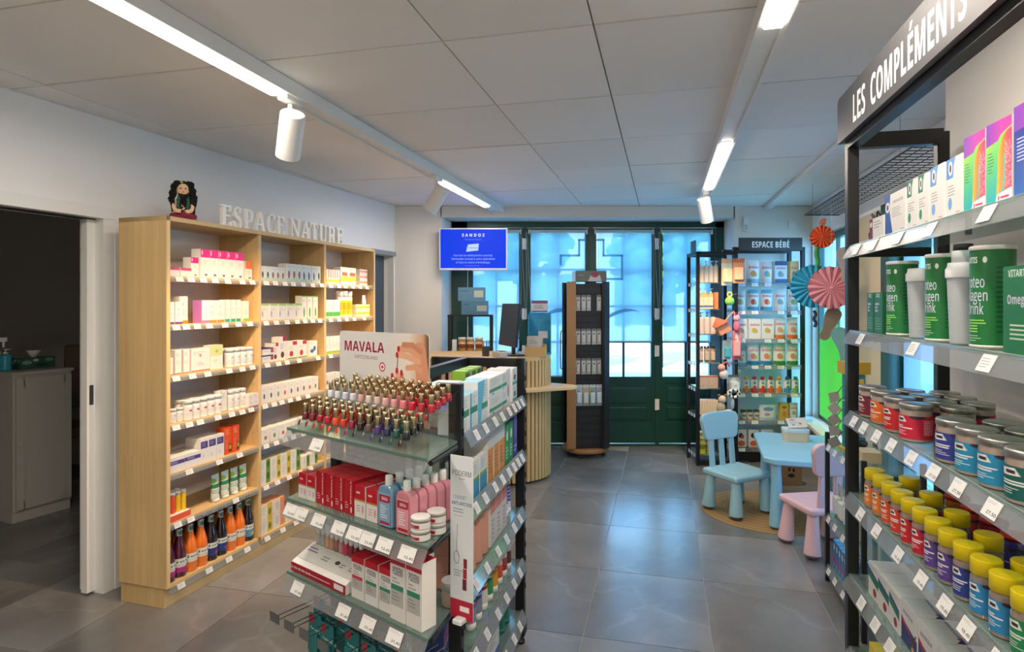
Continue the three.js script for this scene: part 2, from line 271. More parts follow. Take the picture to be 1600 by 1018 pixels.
// ---------- outside ----------
{
  struct(M('ground_outside', box(40, 0.1, 30), mat(0xb8b4ac, 0.9), null, 4, -0.08, -21.5)).userData.label = 'pale paved street outside';
  struct(M('ground_outside', box(14, 0.1, 12), mat(0xb8b4ac, 0.9), null, 10.2, -0.08, -2)).userData.label = 'pale paved street beside the shop';
  const f = G('house'); const wl = mat(0xcabfa8, 0.9);
  M('facade', box(14, 3.9, 0.4), wl, f, 0, 1.95, 0);
  for (const x of [-5, -2.4, 0.6, 3.4]) for (const y of [1.6]) { const w = M('window', box(0.95, 1.5, 0.1), mat(0x5c6a72, 0.3), f, x, y, 0.2); M('shutter', box(0.42, 1.55, 0.06), mat(0x50685c, 0.7), w, -0.72, 0, 0.05); M('shutter', box(0.42, 1.55, 0.06), mat(0x50685c, 0.7), w, 0.72, 0, 0.05); }
  M('roof', prism([[-7.3, -0.5], [7.3, -0.5], [7.3, 3], [-7.3, 3]], 3.9, 4.1), mat(0x7d4c3c, 0.8), f);
  f.position.set(3.5, -0.03, -19); tag(f, 'pale house across the street behind the blinds', 'house');
  const leafG = new THREE.IcosahedronGeometry(0.16, 0), lm = [mat(0x4f7a35, 0.8), mat(0x6e9a44, 0.8)];
  for (const [x, d, h, lab] of [[0.2, 12.5, 3.4, 'leafy tree outside behind the middle of the glazed doors'], [3.4, 14.2, 3.1, 'leafy tree outside, second of the street trees'], [6.8, 12, 3.6, 'leafy tree outside the far corner']]) {
    const t = G('tree'); M('trunk', cyl(0.09, 0.14, h * 0.6, 8), mat(0x5a4636, 0.9), t);
    const gs = []; for (let i = 0; i < 260; i++) { const a = rr(0, 6.28), b = Math.acos(rr(-1, 1)), r = 1.15 * Math.cbrt(rnd()); gs.push(leafG.clone().scale(rr(0.6, 1.3), rr(0.5, 1), rr(0.6, 1.3)).translate(r * Math.sin(b) * Math.cos(a), h * 0.85 + r * 0.85 * Math.cos(b), r * Math.sin(b) * Math.sin(a))); }
    M('crown', merged(gs), lm[lab.length % 2], t); t.position.set(x, -0.03, -d); tag(t, lab, 'tree', 'trees in the street');
  }
  // the storeys above the shop, which keep the sun off its doorstep
  struct(M('wall_upper', box(10.4, 3.2, 8.4), mat(0xc9c2b4, 0.9), null, -1.35, 4.2, -2.15));
}
// ---------- ceiling tracks, strip lamps and spotlights ----------
const axisUnit = [0.2425, 0.97];
function track(name, X0, d0, d1, label, leds, y = CEIL) {
  const P = d => [X0 + 0.25 * d, -d], t = G(name), ang = -AX * Math.PI / 180;
  const [xm, zm] = P((d0 + d1) / 2); t.position.set(xm, y, zm); t.rotation.y = ang;
  const L = (d1 - d0) / 0.97, prof = white;
  M('housing', new THREE.BoxGeometry(0.014, 0.062, L).translate(-0.04, -0.031, 0), prof, t); M('housing', new THREE.BoxGeometry(0.014, 0.062, L).translate(0.04, -0.031, 0), prof, t);
  M('cover', new THREE.BoxGeometry(0.066, 0.03, L).translate(0, -0.035, 0), white, t);
  M('end_cap', box(0.094, 0.062, 0.004), prof, t, 0, -0.031, -L / 2); M('end_cap', box(0.094, 0.062, 0.004), prof, t, 0, -0.031, L / 2);
  tag(t, label, 'ceiling track');
  for (const [a, b, lab, lum] of leds) {
    const l = G('strip_lamp'), [x, z] = P((a + b) / 2), w = (b - a) / 0.97; l.position.set(x, y, z); l.rotation.y = ang;
    M('diffuser', rbox(0.062, 0.022, w, 0.008), mat(0xffffff, 0.5, { emissive: 0xfff6ea, emissiveIntensity: 9 }), l, 0, -0.064, 0);
    M('lamp_base', box(0.06, 0.006, w), white, l, 0, -0.0535, 0);
    const R = new THREE.RectAreaLight(0xfff0de, lum, 0.06, w); R.rotation.x = -Math.PI / 2; R.position.set(0, -0.08, 0); l.add(R);
    tag(l, lab, 'lamp', 'strip lamps on the ceiling tracks');
  }
}
track('ceiling_track', -1.62, -1.5, 6.0, 'white ceiling track running above the wooden bookcase', [[-0.6, 2.55, 'long lit strip lamp above the wooden bookcase', 62], [4.45, 5.55, 'short lit strip lamp near the television', 62]]);
track('ceiling_track', 0.345, -1.6, 5.4, 'white ceiling track running towards the baby shelf', [[-1.2, 1.93, 'lit strip lamp on the track near the supplement rack', 62], [3.36, 4.7, 'lit strip lamp on the track above the childrens table', 62]]);
function spot(X, d, y, aim, lab, I) {
  const t = G('spotlight'); t.position.set(X, CEIL - 0.056, -d);
  const dir = new THREE.Vector3(aim[0] - X, aim[1] - y, -aim[2] + d).normalize(), q = new THREE.Quaternion().setFromUnitVectors(new THREE.Vector3(0, -1, 0), dir);
  const len = 0.2, r = 0.052, c = new THREE.Vector3(0, y - CEIL + 0.056, 0);
  M('adapter', rbox(0.05, 0.03, 0.12, 0.008), white, t, 0, -0.015, 0, -AX * Math.PI / 180);
  M('stem', merged([bar([0, -0.03, 0], [0, c.y + 0.03, 0], 0.011, 10)]), white, t);
  const body = M('body', lathe([[0.0, len / 2], [r - 0.006, len / 2], [r, len / 2 - 0.006], [r, -len / 2], [r - 0.005, -len / 2], [r - 0.006, -len / 2 + 0.03], [0.0, -len / 2 + 0.03]], 28), mat(0xe9e9e7, 0.4), t); body.position.copy(c); body.quaternion.copy(q);
  M('lens', new THREE.CylinderGeometry(r - 0.008, r - 0.008, 0.004, 24), mat(0xffffff, 0.3, { emissive: 0xffdcae, emissiveIntensity: 3 }), body, 0, -len / 2 + 0.036, 0);
  const s = new THREE.SpotLight(0xffd2a0, I, 0, 0.62, 0.6, 2), o = c.clone().addScaledVector(dir, len / 2 + 0.01); s.position.copy(o); s.target.position.copy(o.clone().addScaledVector(dir, 2)); s.castShadow = true; s.shadow.radius = 1.5; t.add(s, s.target);
  tag(t, lab, 'spotlight', 'white spotlights on the tracks');
}
spot(-0.955, 2.62, 2.2, [-1.5, 0.85, 3.55], 'white cylinder spotlight hanging next to the long strip lamp', 8.5);
spot(-0.53, 4.25, 2.2, [-1.32, 0.95, 4.4], 'tilted white spotlight on the track nearest the television', 7.5);
spot(1.545, 4.86, 2.22, [2.0, 0.9, 5.5], 'white cylinder spotlight at the end of the track by baby shelf', 6);
// ---------- makers for packaged goods: each returns a fresh clone standing on y = 0, front towards +z ----------
const proto = {};
function make(key, f) { return () => { const p = proto[key] ??= f(); return p.clone(); }; }
const plain = c => mat(c, 0.5);
const asMat = m => m && m.isMaterial ? m : plain(m);
// folding carton: front print, side and top colour
function carton(w, h, d, front, side = 0xf0eee8, top = side, name = 'carton') {
  const f = asMat(front), s = asMat(side), t = asMat(top);
  return make(`carton${name}${w}_${h}_${d}_${f.uuid}_${s.uuid}_${t.uuid}`, () => { const o = new THREE.Mesh(boxUp(w, h, d), [s, s, t, s, f, s]); o.name = name; return o; });
}
function wrapLabel(r, h, y, seg = 20) { return cached(`wl${r}_${h}_${y}_${seg}`, () => { const g = new THREE.CylinderGeometry(r, r, h, seg, 1, true, -Math.PI, Math.PI * 2); return g.translate(0, y + h / 2, 0); }); }
// round jar or tub with a lid and a printed wrap
function jar(r, h, bodyM, lidM, labelM, { lidH = 0.2, lidR = 1.02, neck = 0.92, name = 'jar', seg = 18, ribs = false } = {}) {
  const b = asMat(bodyM), l = asMat(lidM);
  return make(`jar${r}_${h}_${b.uuid}_${l.uuid}_${labelM ? asMat(labelM).uuid : 0}_${lidH}_${name}`, () => {
    const g = G(name), hb = h * (1 - lidH);
    M('body', lathe([[0, 0], [r * 0.9, 0], [r, r * 0.1], [r, hb - r * 0.3], [r * neck, hb], [r * neck * 0.98, hb + h * 0.02], [0, hb + h * 0.02]], seg), b, g);
    M('lid', lathe([[0, hb], [r * lidR, hb], [r * lidR, h - r * 0.08], [r * lidR * 0.94, h], [0, h]], seg), l, g);
    if (labelM) M('label', wrapLabel(r * 1.012, hb * 0.72, hb * 0.1, seg), asMat(labelM), g);
    return g;
  });
}
function juiceBottle(juice, labelM, neckM) {
  return make('juice' + asMat(juice).uuid + labelM.uuid, () => {
    const g = G('juice_bottle'), s = 1;
    M('glass', lathe([[0, 0], [0.034, 0], [0.037, 0.005], [0.037, 0.12], [0.034, 0.145], [0.022, 0.19], [0.0145, 0.225], [0.0135, 0.262], [0.0, 0.262]], 18), asMat(juice), g);
    M('cap', cyl(0.0145, 0.0145, 0.018, 14), asMat(0x1c2420), g, 0, 0.262, 0);
    M('neck_label', wrapLabel(0.0156, 0.04, 0.218, 14), neckM, g);
    M('label', wrapLabel(0.0376, 0.075, 0.028, 18), labelM, g);
    g.scale.setScalar(0.91); return g;
  });
}
// flat squeezy tube standing on its cap
function capTube(w, h, bodyM, capM, name = 'cosmetic_tube') {
  const b = asMat(bodyM), c = asMat(capM);
  return make(`tube${w}_${h}_${b.uuid}_${c.uuid}`, () => {
    const g = G(name), n = 16, rows = 7, pos = [], uv = [], idx = [], c0 = h * 0.13;
    for (let j = 0; j <= rows; j++) for (let i = 0; i <= n; i++) { const k = j / rows, a = i / n * Math.PI * 2 - Math.PI, rx = w / 2 * (1 + 0.06 * k), rz = w / 2 * 0.8 * Math.max(0.06, 1 - k ** 1.6); pos.push(Math.sin(a) * rx, c0 + (h - c0) * k, Math.cos(a) * rz); uv.push(Math.abs(i / n) , k); }
    for (let j = 0; j < rows; j++) for (let i = 0; i < n; i++) { const a = j * (n + 1) + i, e = a + n + 1; idx.push(a, a + 1, e, a + 1, e + 1, e); }
    const q = new THREE.BufferGeometry(); q.setAttribute('position', new THREE.Float32BufferAttribute(pos, 3)); q.setAttribute('uv', new THREE.Float32BufferAttribute(uv, 2)); q.setIndex(idx); q.computeVertexNormals();
    M('body', q, b, g); M('crimp', box(w * 1.05, h * 0.03, 0.003), b, g, 0, h * 0.99, 0); M('cap', lathe([[0, 0], [w * 0.4, 0], [w * 0.42, h * 0.13], [0, h * 0.135]], 16), c, g);
    return g;
  });
}
// bulging stand-up pouch
function pouch(w, h, d, frontM, edge = 0xdfe4e6, name = 'pouch') {
  const f = asMat(frontM);
  return make(`pouch${w}_${h}_${f.uuid}_${name}`, () => {
    const g = G(name), nx = 6, ny = 7;
    const face = (sgn) => { const p = new THREE.PlaneGeometry(w, h, nx, ny), a = p.attributes.position; for (let i = 0; i < a.count; i++) { const x = a.getX(i) / (w / 2), y = a.getY(i) / h + 0.5; const bulge = (1 - x ** 4) * (y < 0.82 ? 1 - 0.35 * y : Math.max(0.04, (1 - y) * 2.6)); a.setXYZ(i, a.getX(i) * (1 - 0.03 * Math.sin(y * 9)), y * h, d / 2 * bulge); } p.computeVertexNormals(); return sgn > 0 ? p : p.rotateY(Math.PI); };
    M('front', face(1), f, g); M('back', face(-1), plain(edge), g); M('base', new THREE.CylinderGeometry(w / 2 * 0.97, w / 2 * 0.97, 0.004, 16).scale(1, 1, d / w).translate(0, 0.002, 0), plain(edge), g); M('seal', box(w * 0.98, h * 0.03, 0.004), plain(edge), g, 0, h * 0.985, 0);
    return g;
  });
}
function pumpBottle(r, h, bodyM, pumpM, name = 'pump_bottle', flat = 1) {
  const b = asMat(bodyM), p = asMat(pumpM);
  return make(`pump${r}_${h}_${b.uuid}_${p.uuid}${flat}`, () => {
    const g = G(name), hb = h * 0.78;
    M('body', lathe([[0, 0], [r * 0.94, 0], [r, r * 0.12], [r, hb - r * 0.5], [r * 0.8, hb - r * 0.12], [r * 0.42, hb], [0, hb]], 18).clone().scale(1, 1, flat), b, g);
    M('collar', cyl(r * 0.4, r * 0.42, h * 0.06, 12), p, g, 0, hb, 0);
    M('pump', merged([bar([0, hb, 0], [0, h * 0.95, 0], r * 0.12, 8), box(r * 0.5, h * 0.05, r * 0.5).clone().translate(0, h * 0.96, 0), box(r * 0.9, h * 0.03, r * 0.22).clone().translate(r * 0.45, h * 0.965, 0)]), p, g);
    return g;
  });
}
function polish(color, capM = gold) {
  return make('polish' + color + capM.uuid, () => {
    const g = G('nail_polish');
    M('bottle', lathe([[0, 0], [0.0105, 0], [0.0112, 0.002], [0.0112, 0.019], [0.009, 0.0235], [0.0065, 0.025], [0, 0.025]], 8), mat(color, 0.08, { clearcoat: 1 }), g);
    M('cap', lathe([[0, 0.0235], [0.0078, 0.0235], [0.0084, 0.048], [0.0074, 0.052], [0, 0.052]], 10), capM, g); return g;
  });
}
function flatBottle(w, h, d, bodyM, labelM, capM) {
  const b = asMat(bodyM);
  return make('flat' + w + h + b.uuid, () => {
    const g = G('remover_bottle'), s = new THREE.Shape(), a = w / 2, H = h * 0.74;
    s.moveTo(-a + 0.006, 0); s.lineTo(a - 0.006, 0); s.quadraticCurveTo(a, 0, a, 0.006); s.lineTo(a, H - 0.018); s.quadraticCurveTo(a, H, a - 0.016, H); s.lineTo(-a + 0.016, H); s.quadraticCurveTo(-a, H, -a, H - 0.018); s.lineTo(-a, 0.006); s.quadraticCurveTo(-a, 0, -a + 0.006, 0);
    M('body', new THREE.ExtrudeGeometry(s, { depth: d - 0.012, bevelEnabled: true, bevelSize: 0.005, bevelThickness: 0.006, bevelSegments: 3 }).translate(0, 0.005, -d / 2 + 0.006), b, g);
    M('cap', lathe([[0, H], [w * 0.21, H], [w * 0.2, h - 0.003], [w * 0.17, h], [0, h]], 16), asMat(capM), g);
    M('label', box(w * 0.86, H * 0.86, 0.001), labelM, g, 0, H * 0.47, d / 2 + 0.0012); return g;
  });
}
function hangPack(w, h, t, frontM, backC = 0xe8e8e8, name = 'blister_pack') {
  const f = asMat(frontM);
  return make('hang' + name + w + h + f.uuid, () => {
    const g = G(name); const s = new THREE.Shape(); const a = w / 2; s.moveTo(-a, 0); s.lineTo(a, 0); s.lineTo(a, h - 0.008); s.quadraticCurveTo(a, h, a - 0.008, h); s.lineTo(-a + 0.008, h); s.quadraticCurveTo(-a, h, -a, h - 0.008); s.lineTo(-a, 0);
    const hole = new THREE.Path(); hole.absellipse(0, h - 0.009, 0.006, 0.0035, 0, Math.PI * 2); s.holes.push(hole);
    const q = new THREE.ExtrudeGeometry(s, { depth: 0.0015, bevelEnabled: false }); const uv = q.attributes.uv, p = q.attributes.position; for (let i = 0; i < uv.count; i++) uv.setXY(i, p.getX(i) / w + 0.5, p.getY(i) / h);
    M('card', q, f, g); M('content', rbox(w * 0.74, h * 0.5, t, Math.min(0.006, t * 0.4)), mat(backC, 0.3), g, 0, h * 0.38, t / 2 + 0.0015); return g;
  });
}
// one run of goods on a shelf
function stock(F, where, y, o) {
  const { mk, u, v = 0.06, n = 1, step = 0.06, rows = 1, rstep = 0.06, stack = 1, sh = 0.05, desc, cat, turn = 0, jig = 0.012, tilt = 0 } = o;
  for (let r = 0; r < rows; r++) for (let k = 0; k < stack; k++) for (let i = 0; i < n; i++) {
    const t = (Array.isArray(mk) ? mk[i % mk.length] : mk)(); const d = Array.isArray(desc) ? desc[i % desc.length] : desc;
    place(t, F, u + i * step, y + 0.0007 + k * (sh + 0.0004), v + r * rstep, turn + rr(-1, 1) * jig * 3); if (tilt) t.rotation.x = tilt;
    let lab = d + (n > 1 ? `, ${ORD[i]} from left` : '') + (rows > 1 ? `, ${r ? ORD[r] + ' row' : 'front row'}` : '') + (stack > 1 ? (stack === 2 ? (k ? ', upper' : ', lower') : `, ${ORD[k]} from below`) : '') + ', ' + where;
    tag(t, lab, cat, d.split(' ').slice(-3).join(' ') + 's, ' + where);
  }
}
// shelf edge: clear strip with price tags, children of the shelf
const tagPlain = art('#f2f2f0', [['l', 10, 22, 70, 4, '#a9a9a9', 16, 5]], 32);
function edge(shelf, L, tags, { h = 0.03, z = 0.004, y = -0.006, tilt = 0.35, tw = 0.045, th = 0.026, m = tagPlain, lip = lipClear, x0 = 0 } = {}) {
  const l = M('price_rail', box(L, h, 0.003), lip, shelf, x0 + L / 2, y - h * 0.1, z + 0.004); l.rotation.x = -tilt;
  for (const u of tags) { const t = M('price_tag', box(tw, th, 0.0012), m, shelf, u, y - h * 0.1 + rr(-0.001, 0.001), z + 0.0075); t.rotation.x = -tilt; }
}
// ---------- wooden bookcase on the left wall ----------
const BK = frame(-1.656, 2.93, 72.8), BAY = 0.647, BD = 0.3;
const LEV = [1.61, 1.372, 1.122, 0.882, 0.645, 0.402, 0.108];
const bkTags = [[[0.07, 0.14, 0.22, 0.3, 0.39, 0.5, 0.58], [0.05, 0.11, 0.18, 0.26, 0.37, 0.47, 0.56], [0.05, 0.15, 0.25, 0.4, 0.5, 0.58], [0.05, 0.13, 0.2, 0.32, 0.42, 0.5, 0.57], [0.13, 0.33, 0.48], [0.06, 0.14, 0.45], [0.08, 0.26, 0.4, 0.54]],
  [[0.05, 0.13, 0.22, 0.3, 0.4, 0.5, 0.6], [0.05, 0.14, 0.24, 0.34, 0.42, 0.5, 0.58], [0.06, 0.16, 0.24, 0.36, 0.56], [0.04, 0.12, 0.19, 0.27, 0.35, 0.45], [0.05, 0.14, 0.22, 0.3, 0.4], [0.05, 0.15, 0.26, 0.37, 0.48], [0.06, 0.2, 0.33]],
  [[0.06, 0.16, 0.24, 0.34, 0.44, 0.54], [0.06, 0.16, 0.26, 0.36, 0.5], [0.06, 0.2], [0.1], [0.1], [0.1], [0.1]]];
{
  const c = G('bookcase'); place(c, BK, 0, 0, 0); const H = 1.897, T = 0.022, L = BAY * 3 + T;
  const wp = (n, w, h, d, x, y, z) => { const g = new THREE.BoxGeometry(w, h, d), p = g.attributes.position, q = g.attributes.normal, uv = g.attributes.uv; for (let i = 0; i < p.count; i++) { const a = [p.getX(i), p.getY(i), p.getZ(i)]; const along = h >= w ? a[1] : a[0]; const other = Math.abs(q.getX(i)) > 0.5 ? a[2] : h >= w ? a[0] : Math.abs(q.getY(i)) > 0.5 ? a[2] : a[1]; uv.setXY(i, other / 0.8 + x * 0.31, along / 1.6 + y * 0.17); } return M(n, g, wood, c, x, y, z); };
  wp('side_panel', T, H - 0.1, BD, 0, 0.1 + (H - 0.1) / 2, -BD / 2); wp('side_panel', T, H - 0.1, BD, BAY * 3, 0.1 + (H - 0.1) / 2, -BD / 2);
  for (const k of [1, 2]) { const dv = wp('divider', T, H - 0.13, BD - 0.01, BAY * k, 0.11 + (H - 0.13) / 2, -BD / 2 - 0.003);
    M('peg_holes', merged(Array.from({ length: 26 }, (_, i) => new THREE.CylinderGeometry(0.0022, 0.0022, 0.002, 6).rotateZ(Math.PI / 2).translate(-T / 2, -0.72 + i * 0.056, 0.11))), mat(0x5a4024, 0.8), dv); }
  wp('top_panel', L, T, BD, BAY * 1.5, H - T / 2, -BD / 2); wp('plinth', L - 0.02, 0.1, BD - 0.03, BAY * 1.5, 0.05, -BD / 2 - 0.012);
  M('back_panel', box(L - 0.01, H - 0.12, 0.008), mat(0xdfd3c8, 0.7), c, BAY * 1.5, 0.1 + (H - 0.1) / 2, -BD + 0.008);
  for (let b = 0; b < 3; b++) LEV.forEach((y, k) => {
    const w = BAY - T, s = wp('shelf', w, 0.018, BD - 0.016, BAY * (b + 0.5), y - 0.009, -BD / 2 + 0.002 - 0.004);
    edge(s, w, bkTags[b][k].map(t => t - BAY / 2), { x0: -w / 2, z: BD / 2 - 0.009, y: k === 6 ? -0.016 : -0.004 });
  });
  tag(c, 'tall light maple bookcase of three bays along the wall', 'bookcase');
}
{
  const bay = ['near', 'middle', 'far'], nm = ['top', 'second', 'third', 'fourth', 'fifth', 'sixth', 'bottom'];
  const S = (b, k, o) => stock(BK, `${nm[k]} shelf, ${bay[b]} wooden bay`, LEV[k], { ...o, u: o.u + b * BAY });
  const A = {
    pink: art('#f4efe6', [[0, 0, 100, 30, '#ef1187'], ['o', 18, 14, 7, 9, '#ffd9ee'], ['l', 30, 42, 45, 3, '#c9b8b0'], [45, 86, 75, 94, '#6a7090']]), pinkLow: art('#f2ece4', [[0, 0, 100, 34, '#d94a78'], ['l', 40, 70, 40, 2, '#b9aeb0']]),
    orange: art('#f4efe6', [[0, 0, 100, 42, '#f47a24'], ['l', 20, 55, 50, 3, '#c9a890'], [45, 86, 80, 94, '#6a7090']]),
    pur: art('#f1eef0', [[0, 90, 100, 100, '#7a3f8e'], ['o', 40, 35, 5, 5, '#9a8ab0'], ['l', 20, 52, 60, 4, '#b3adb8']]), vio: art('#f1eef0', [[0, 88, 100, 100, '#c878c0'], ['o', 40, 35, 6, 6, '#c7b0c8'], ['l', 20, 52, 60, 4, '#c3b4bc']]),
    ora2: art('#f4ece6', [[0, 88, 100, 100, '#f08a2c'], ['o', 45, 30, 6, 6, '#e7a8a0'], ['l', 15, 50, 65, 4, '#dba79a']]), tealb: art('#f2f1ea', [[0, 86, 100, 100, '#2fa58e'], ['o', 45, 40, 5, 5, '#7a8a88'], ['l', 20, 55, 60, 3, '#b0b4b0'], [0, 0, 6, 100, '#58705c']]), limeb: art('#f2f1ea', [[0, 86, 100, 100, '#9acb2a'], ['l', 20, 45, 60, 4, '#b8bcb0']]),
    whiteOr: art('#f2eee8', [[0, 0, 7, 100, '#e0744a'], [93, 0, 100, 100, '#e0744a'], [0, 95, 100, 100, '#e0744a'], ['l', 20, 14, 55, 3, '#8fa2b8'], ['l', 20, 45, 60, 3, '#c4c0bb']]), wideP: art('#f1ebe4', [[0, 94, 100, 100, '#e4673c'], ['l', 10, 16, 80, 2, '#e0a090', 8], ['o', 48, 32, 5, 6, '#dd6d60'], ['l', 30, 60, 40, 3, '#8d9cc0']]),
    limeTop: art('#f1ece2', [[0, 0, 100, 45, '#d3dc9a'], ['o', 50, 26, 12, 7, '#a9bd5c'], ['l', 25, 62, 50, 2, '#b0b0a0']]), tub: art('#f0efec', [['o', 50, 25, 6, 9, '#b6c2e0'], ['l', 34, 45, 34, 4, '#9fb0c8', 8], [38, 80, 62, 86, '#a8b8c8']]), tub2: art('#f0efea', [['o', 50, 30, 7, 9, '#c05a80'], ['l', 32, 50, 36, 4, '#c0b6c0', 8]]),
    greenEdge: art('#eeece2', [[0, 0, 8, 100, '#5f8a62'], [92, 0, 100, 100, '#5f8a62'], [0, 96, 100, 100, '#5f8a62'], ['l', 22, 14, 50, 4, '#9aa49a']]), purBand: art('#efecec', [[0, 26, 100, 52, '#56428c'], ['l', 18, 33, 60, 2, '#c9c0e0', 7, 3]]), purSq: art('#efecea', [[8, 14, 92, 42, '#4b3b80'], ['l', 20, 20, 60, 3, '#bcb4dd', 6], ['o', 40, 74, 14, 9, '#dcdce0']]),
    flame: art('#e9551f', [[60, 62, 100, 92, '#463b22'], ['o', 82, 74, 14, 9, '#d8b43a'], ['l', 12, 10, 60, 4, '#f7c7a4', 5], ['l', 12, 46, 40, 6, '#f4a884', 6]]), salve: art('#e2ebdf', [[0, 40, 100, 56, '#2d8c5a'], ['o', 34, 26, 16, 11, '#88bf3a'], ['o', 68, 80, 15, 12, '#3b8a44'], ['l', 20, 62, 55, 3, '#5d6f62', 6]]),
    flora: art('#eef0ea', [[0, 78, 100, 100, '#cfe3d2'], ['o', 60, 60, 22, 22, '#3e9a55'], ['o', 58, 56, 13, 14, '#5a4a7a'], ['l', 20, 14, 55, 2, '#a8bba8']]), flora2: art('#eef0ea', [[0, 80, 100, 100, '#cfe3d2'], ['o', 58, 60, 24, 21, '#3e8a55'], ['o', 58, 60, 17, 14, '#d8507a'], ['l', 20, 14, 55, 2, '#a8bba8']]), flora3: art('#eef0ea', [[0, 82, 100, 100, '#c7dfcc'], ['o', 48, 62, 14, 24, '#7b62a8'], ['o', 66, 66, 9, 18, '#4c9a58'], ['l', 20, 14, 55, 2, '#a8bba8']]),
    tea: art('#edebe2', [[0, 0, 100, 14, '#a9c77c'], ['o', 22, 62, 9, 20, '#b7a7c4'], ['l', 12, 26, 70, 3, '#b9b5a8']]), aloe: art('#edefe4', [[0, 0, 100, 6, '#7fb83a'], ['o', 50, 72, 16, 22, '#4fa63c'], ['l', 22, 18, 55, 2, '#8a9a8a']]), red: art('#efece4', [[52, 0, 100, 22, '#c0223a'], ['o', 38, 70, 20, 16, '#c63a34'], ['l', 10, 30, 60, 3, '#b8b4a4'], [0, 92, 100, 100, '#6fa25c']]), nut: art('#efece6', [[50, 0, 100, 20, '#b8203a'], ['o', 44, 76, 26, 13, '#5d4430'], ['l', 10, 32, 60, 4, '#8a8f98']]), blueb: art('#efeee6', [['o', 36, 66, 22, 12, '#4c6aa8'], ['o', 66, 50, 14, 16, '#3f5f98'], ['l', 10, 14, 60, 2, '#b8b8b0']]), navy: art('#eceae6', [[0, 0, 100, 18, '#3a3f66'], [78, 20, 100, 70, '#c13a4a'], [0, 22, 14, 100, '#e29a34'], ['l', 22, 40, 50, 3, '#8d8f99']]),
    ing: art('#f0ede6', [['o', 50, 60, 13, 15, '#55604e'], ['l', 25, 20, 50, 2, '#b8b4ac']]), ing2: art('#f0ede6', [['o', 52, 62, 16, 13, '#d2643a'], ['l', 25, 20, 50, 2, '#b8b4ac']]), ing3: art('#f0ede6', [['o', 50, 62, 14, 16, '#6d9a4a'], ['l', 25, 20, 50, 2, '#b8b4ac']]), herb: art('#e9eae2', [[58, 0, 100, 100, '#7a9a48'], ['o', 78, 40, 14, 28, '#3f6f30'], ['l', 8, 20, 42, 6, '#9aa6a0', 9]]), herbY: art('#ebe8da', [[60, 0, 100, 100, '#dfc14a'], ['o', 80, 60, 13, 24, '#7f8a30'], ['l', 8, 20, 42, 6, '#9aa6a0', 9]]), peach: art('#e9e2d6', [[60, 0, 100, 100, '#ea9468'], ['o', 34, 50, 18, 28, '#cfd3c4'], ['l', 12, 22, 40, 3, '#c0b4a0']]),
    ampoule: art('#f2ede4', [[0, 68, 100, 88, '#d6dc50'], ['l', 10, 76, 70, 1, '#8a8a40', 6, 3], ...[12, 28, 44, 60, 76].map(x => [x, 0, x + 8, 60, '#c98a80'])]), limeG: art('#f2eee2', [[0, 52, 100, 82, '#c3dc4a'], [20, 30, 90, 50, '#e8664a'], ['l', 20, 10, 60, 2, '#c8b8a8']]), orStrip: art('#f3e8de', [[0, 30, 100, 60, '#ee8a60'], ['l', 12, 40, 60, 1, '#fff0e6', 6, 4]]), greenLow: art('#f3f4ee', [[0, 68, 100, 92, '#55bb3f'], ['l', 20, 20, 55, 3, '#b8c4b0']]), yel: art('#f2e21f', [['o', 50, 40, 26, 26, '#e0b800'], ['l', 20, 70, 60, 3, '#b09400']]), yelBand: art('#f1ecd4', [[0, 30, 100, 66, '#f0dc28'], ['l', 20, 44, 60, 1, '#b8a824', 6, 4]]),
    jb: art('#ecebe2', [['t', 'Biotta', 50, 24, 22, '#2c6a58'], [0, 62, 100, 100, '#b8378c'], ['l', 25, 44, 50, 2, '#9a9a9a']]), jo: art('#efece2', [['t', 'Biotta', 50, 24, 22, '#2c6a58'], [0, 62, 100, 100, '#e8873c'], ['l', 25, 44, 50, 2, '#9a9a9a']]), jn: art('#ecebe6', [['t', 'Biotta', 50, 20, 22, '#2c6a58'], [0, 40, 100, 100, '#27418c'], ['o', 60, 78, 14, 12, '#c04a4a']]), jl: art('#ecece6', [['t', 'Biotta', 50, 20, 22, '#2c6a58'], [0, 40, 100, 100, '#5a9ac8'], ['o', 60, 76, 16, 14, '#d8c04a']]), neck: art('#d8dcd4', [['o', 50, 50, 16, 34, '#4a7f70']], 64),
  };
  const W = 0xe0ded8;
  // near bay
  S(0, 0, { mk: carton(0.07, 0.042, 0.08, A.pinkLow, W), u: 0.05, n: 2, step: 0.074, desc: 'low white carton with a pink stripe', cat: 'carton' });
  S(0, 0, { mk: carton(0.05, 0.1, 0.05, A.pink, W), u: 0.195, desc: 'shorter white carton with a magenta top', cat: 'carton' });
  S(0, 0, { mk: carton(0.06, 0.148, 0.06, A.pink, W), u: 0.258, n: 5, step: 0.063, desc: 'tall white carton with a magenta top', cat: 'carton' });
  S(0, 0, { mk: carton(0.052, 0.105, 0.05, A.orange, W), u: 0.588, desc: 'white carton with an orange top', cat: 'carton' });
  S(0, 1, { mk: [carton(0.046, 0.11, 0.05, A.pur, W), carton(0.046, 0.11, 0.05, A.pur, W)], u: 0.045, n: 2, step: 0.05, desc: 'white carton with a purple foot', cat: 'carton' });
  S(0, 1, { mk: carton(0.05, 0.138, 0.05, A.ora2, W, 0x5f3c70), u: 0.155, v: 0.09, desc: 'taller white carton with pale orange print', cat: 'carton' });
  S(0, 1, { mk: carton(0.05, 0.118, 0.06, A.vio, 0xc07ac0), u: 0.262, desc: 'white carton with violet sides', cat: 'carton' });
  S(0, 1, { mk: carton(0.052, 0.118, 0.05, A.ora2, W), u: 0.318, n: 2, step: 0.055, desc: 'white carton with an orange foot', cat: 'carton' });
  S(0, 1, { mk: carton(0.034, 0.122, 0.04, A.tealb, W), u: 0.428, n: 3, step: 0.042, desc: 'narrow white carton with a teal foot', cat: 'carton' });
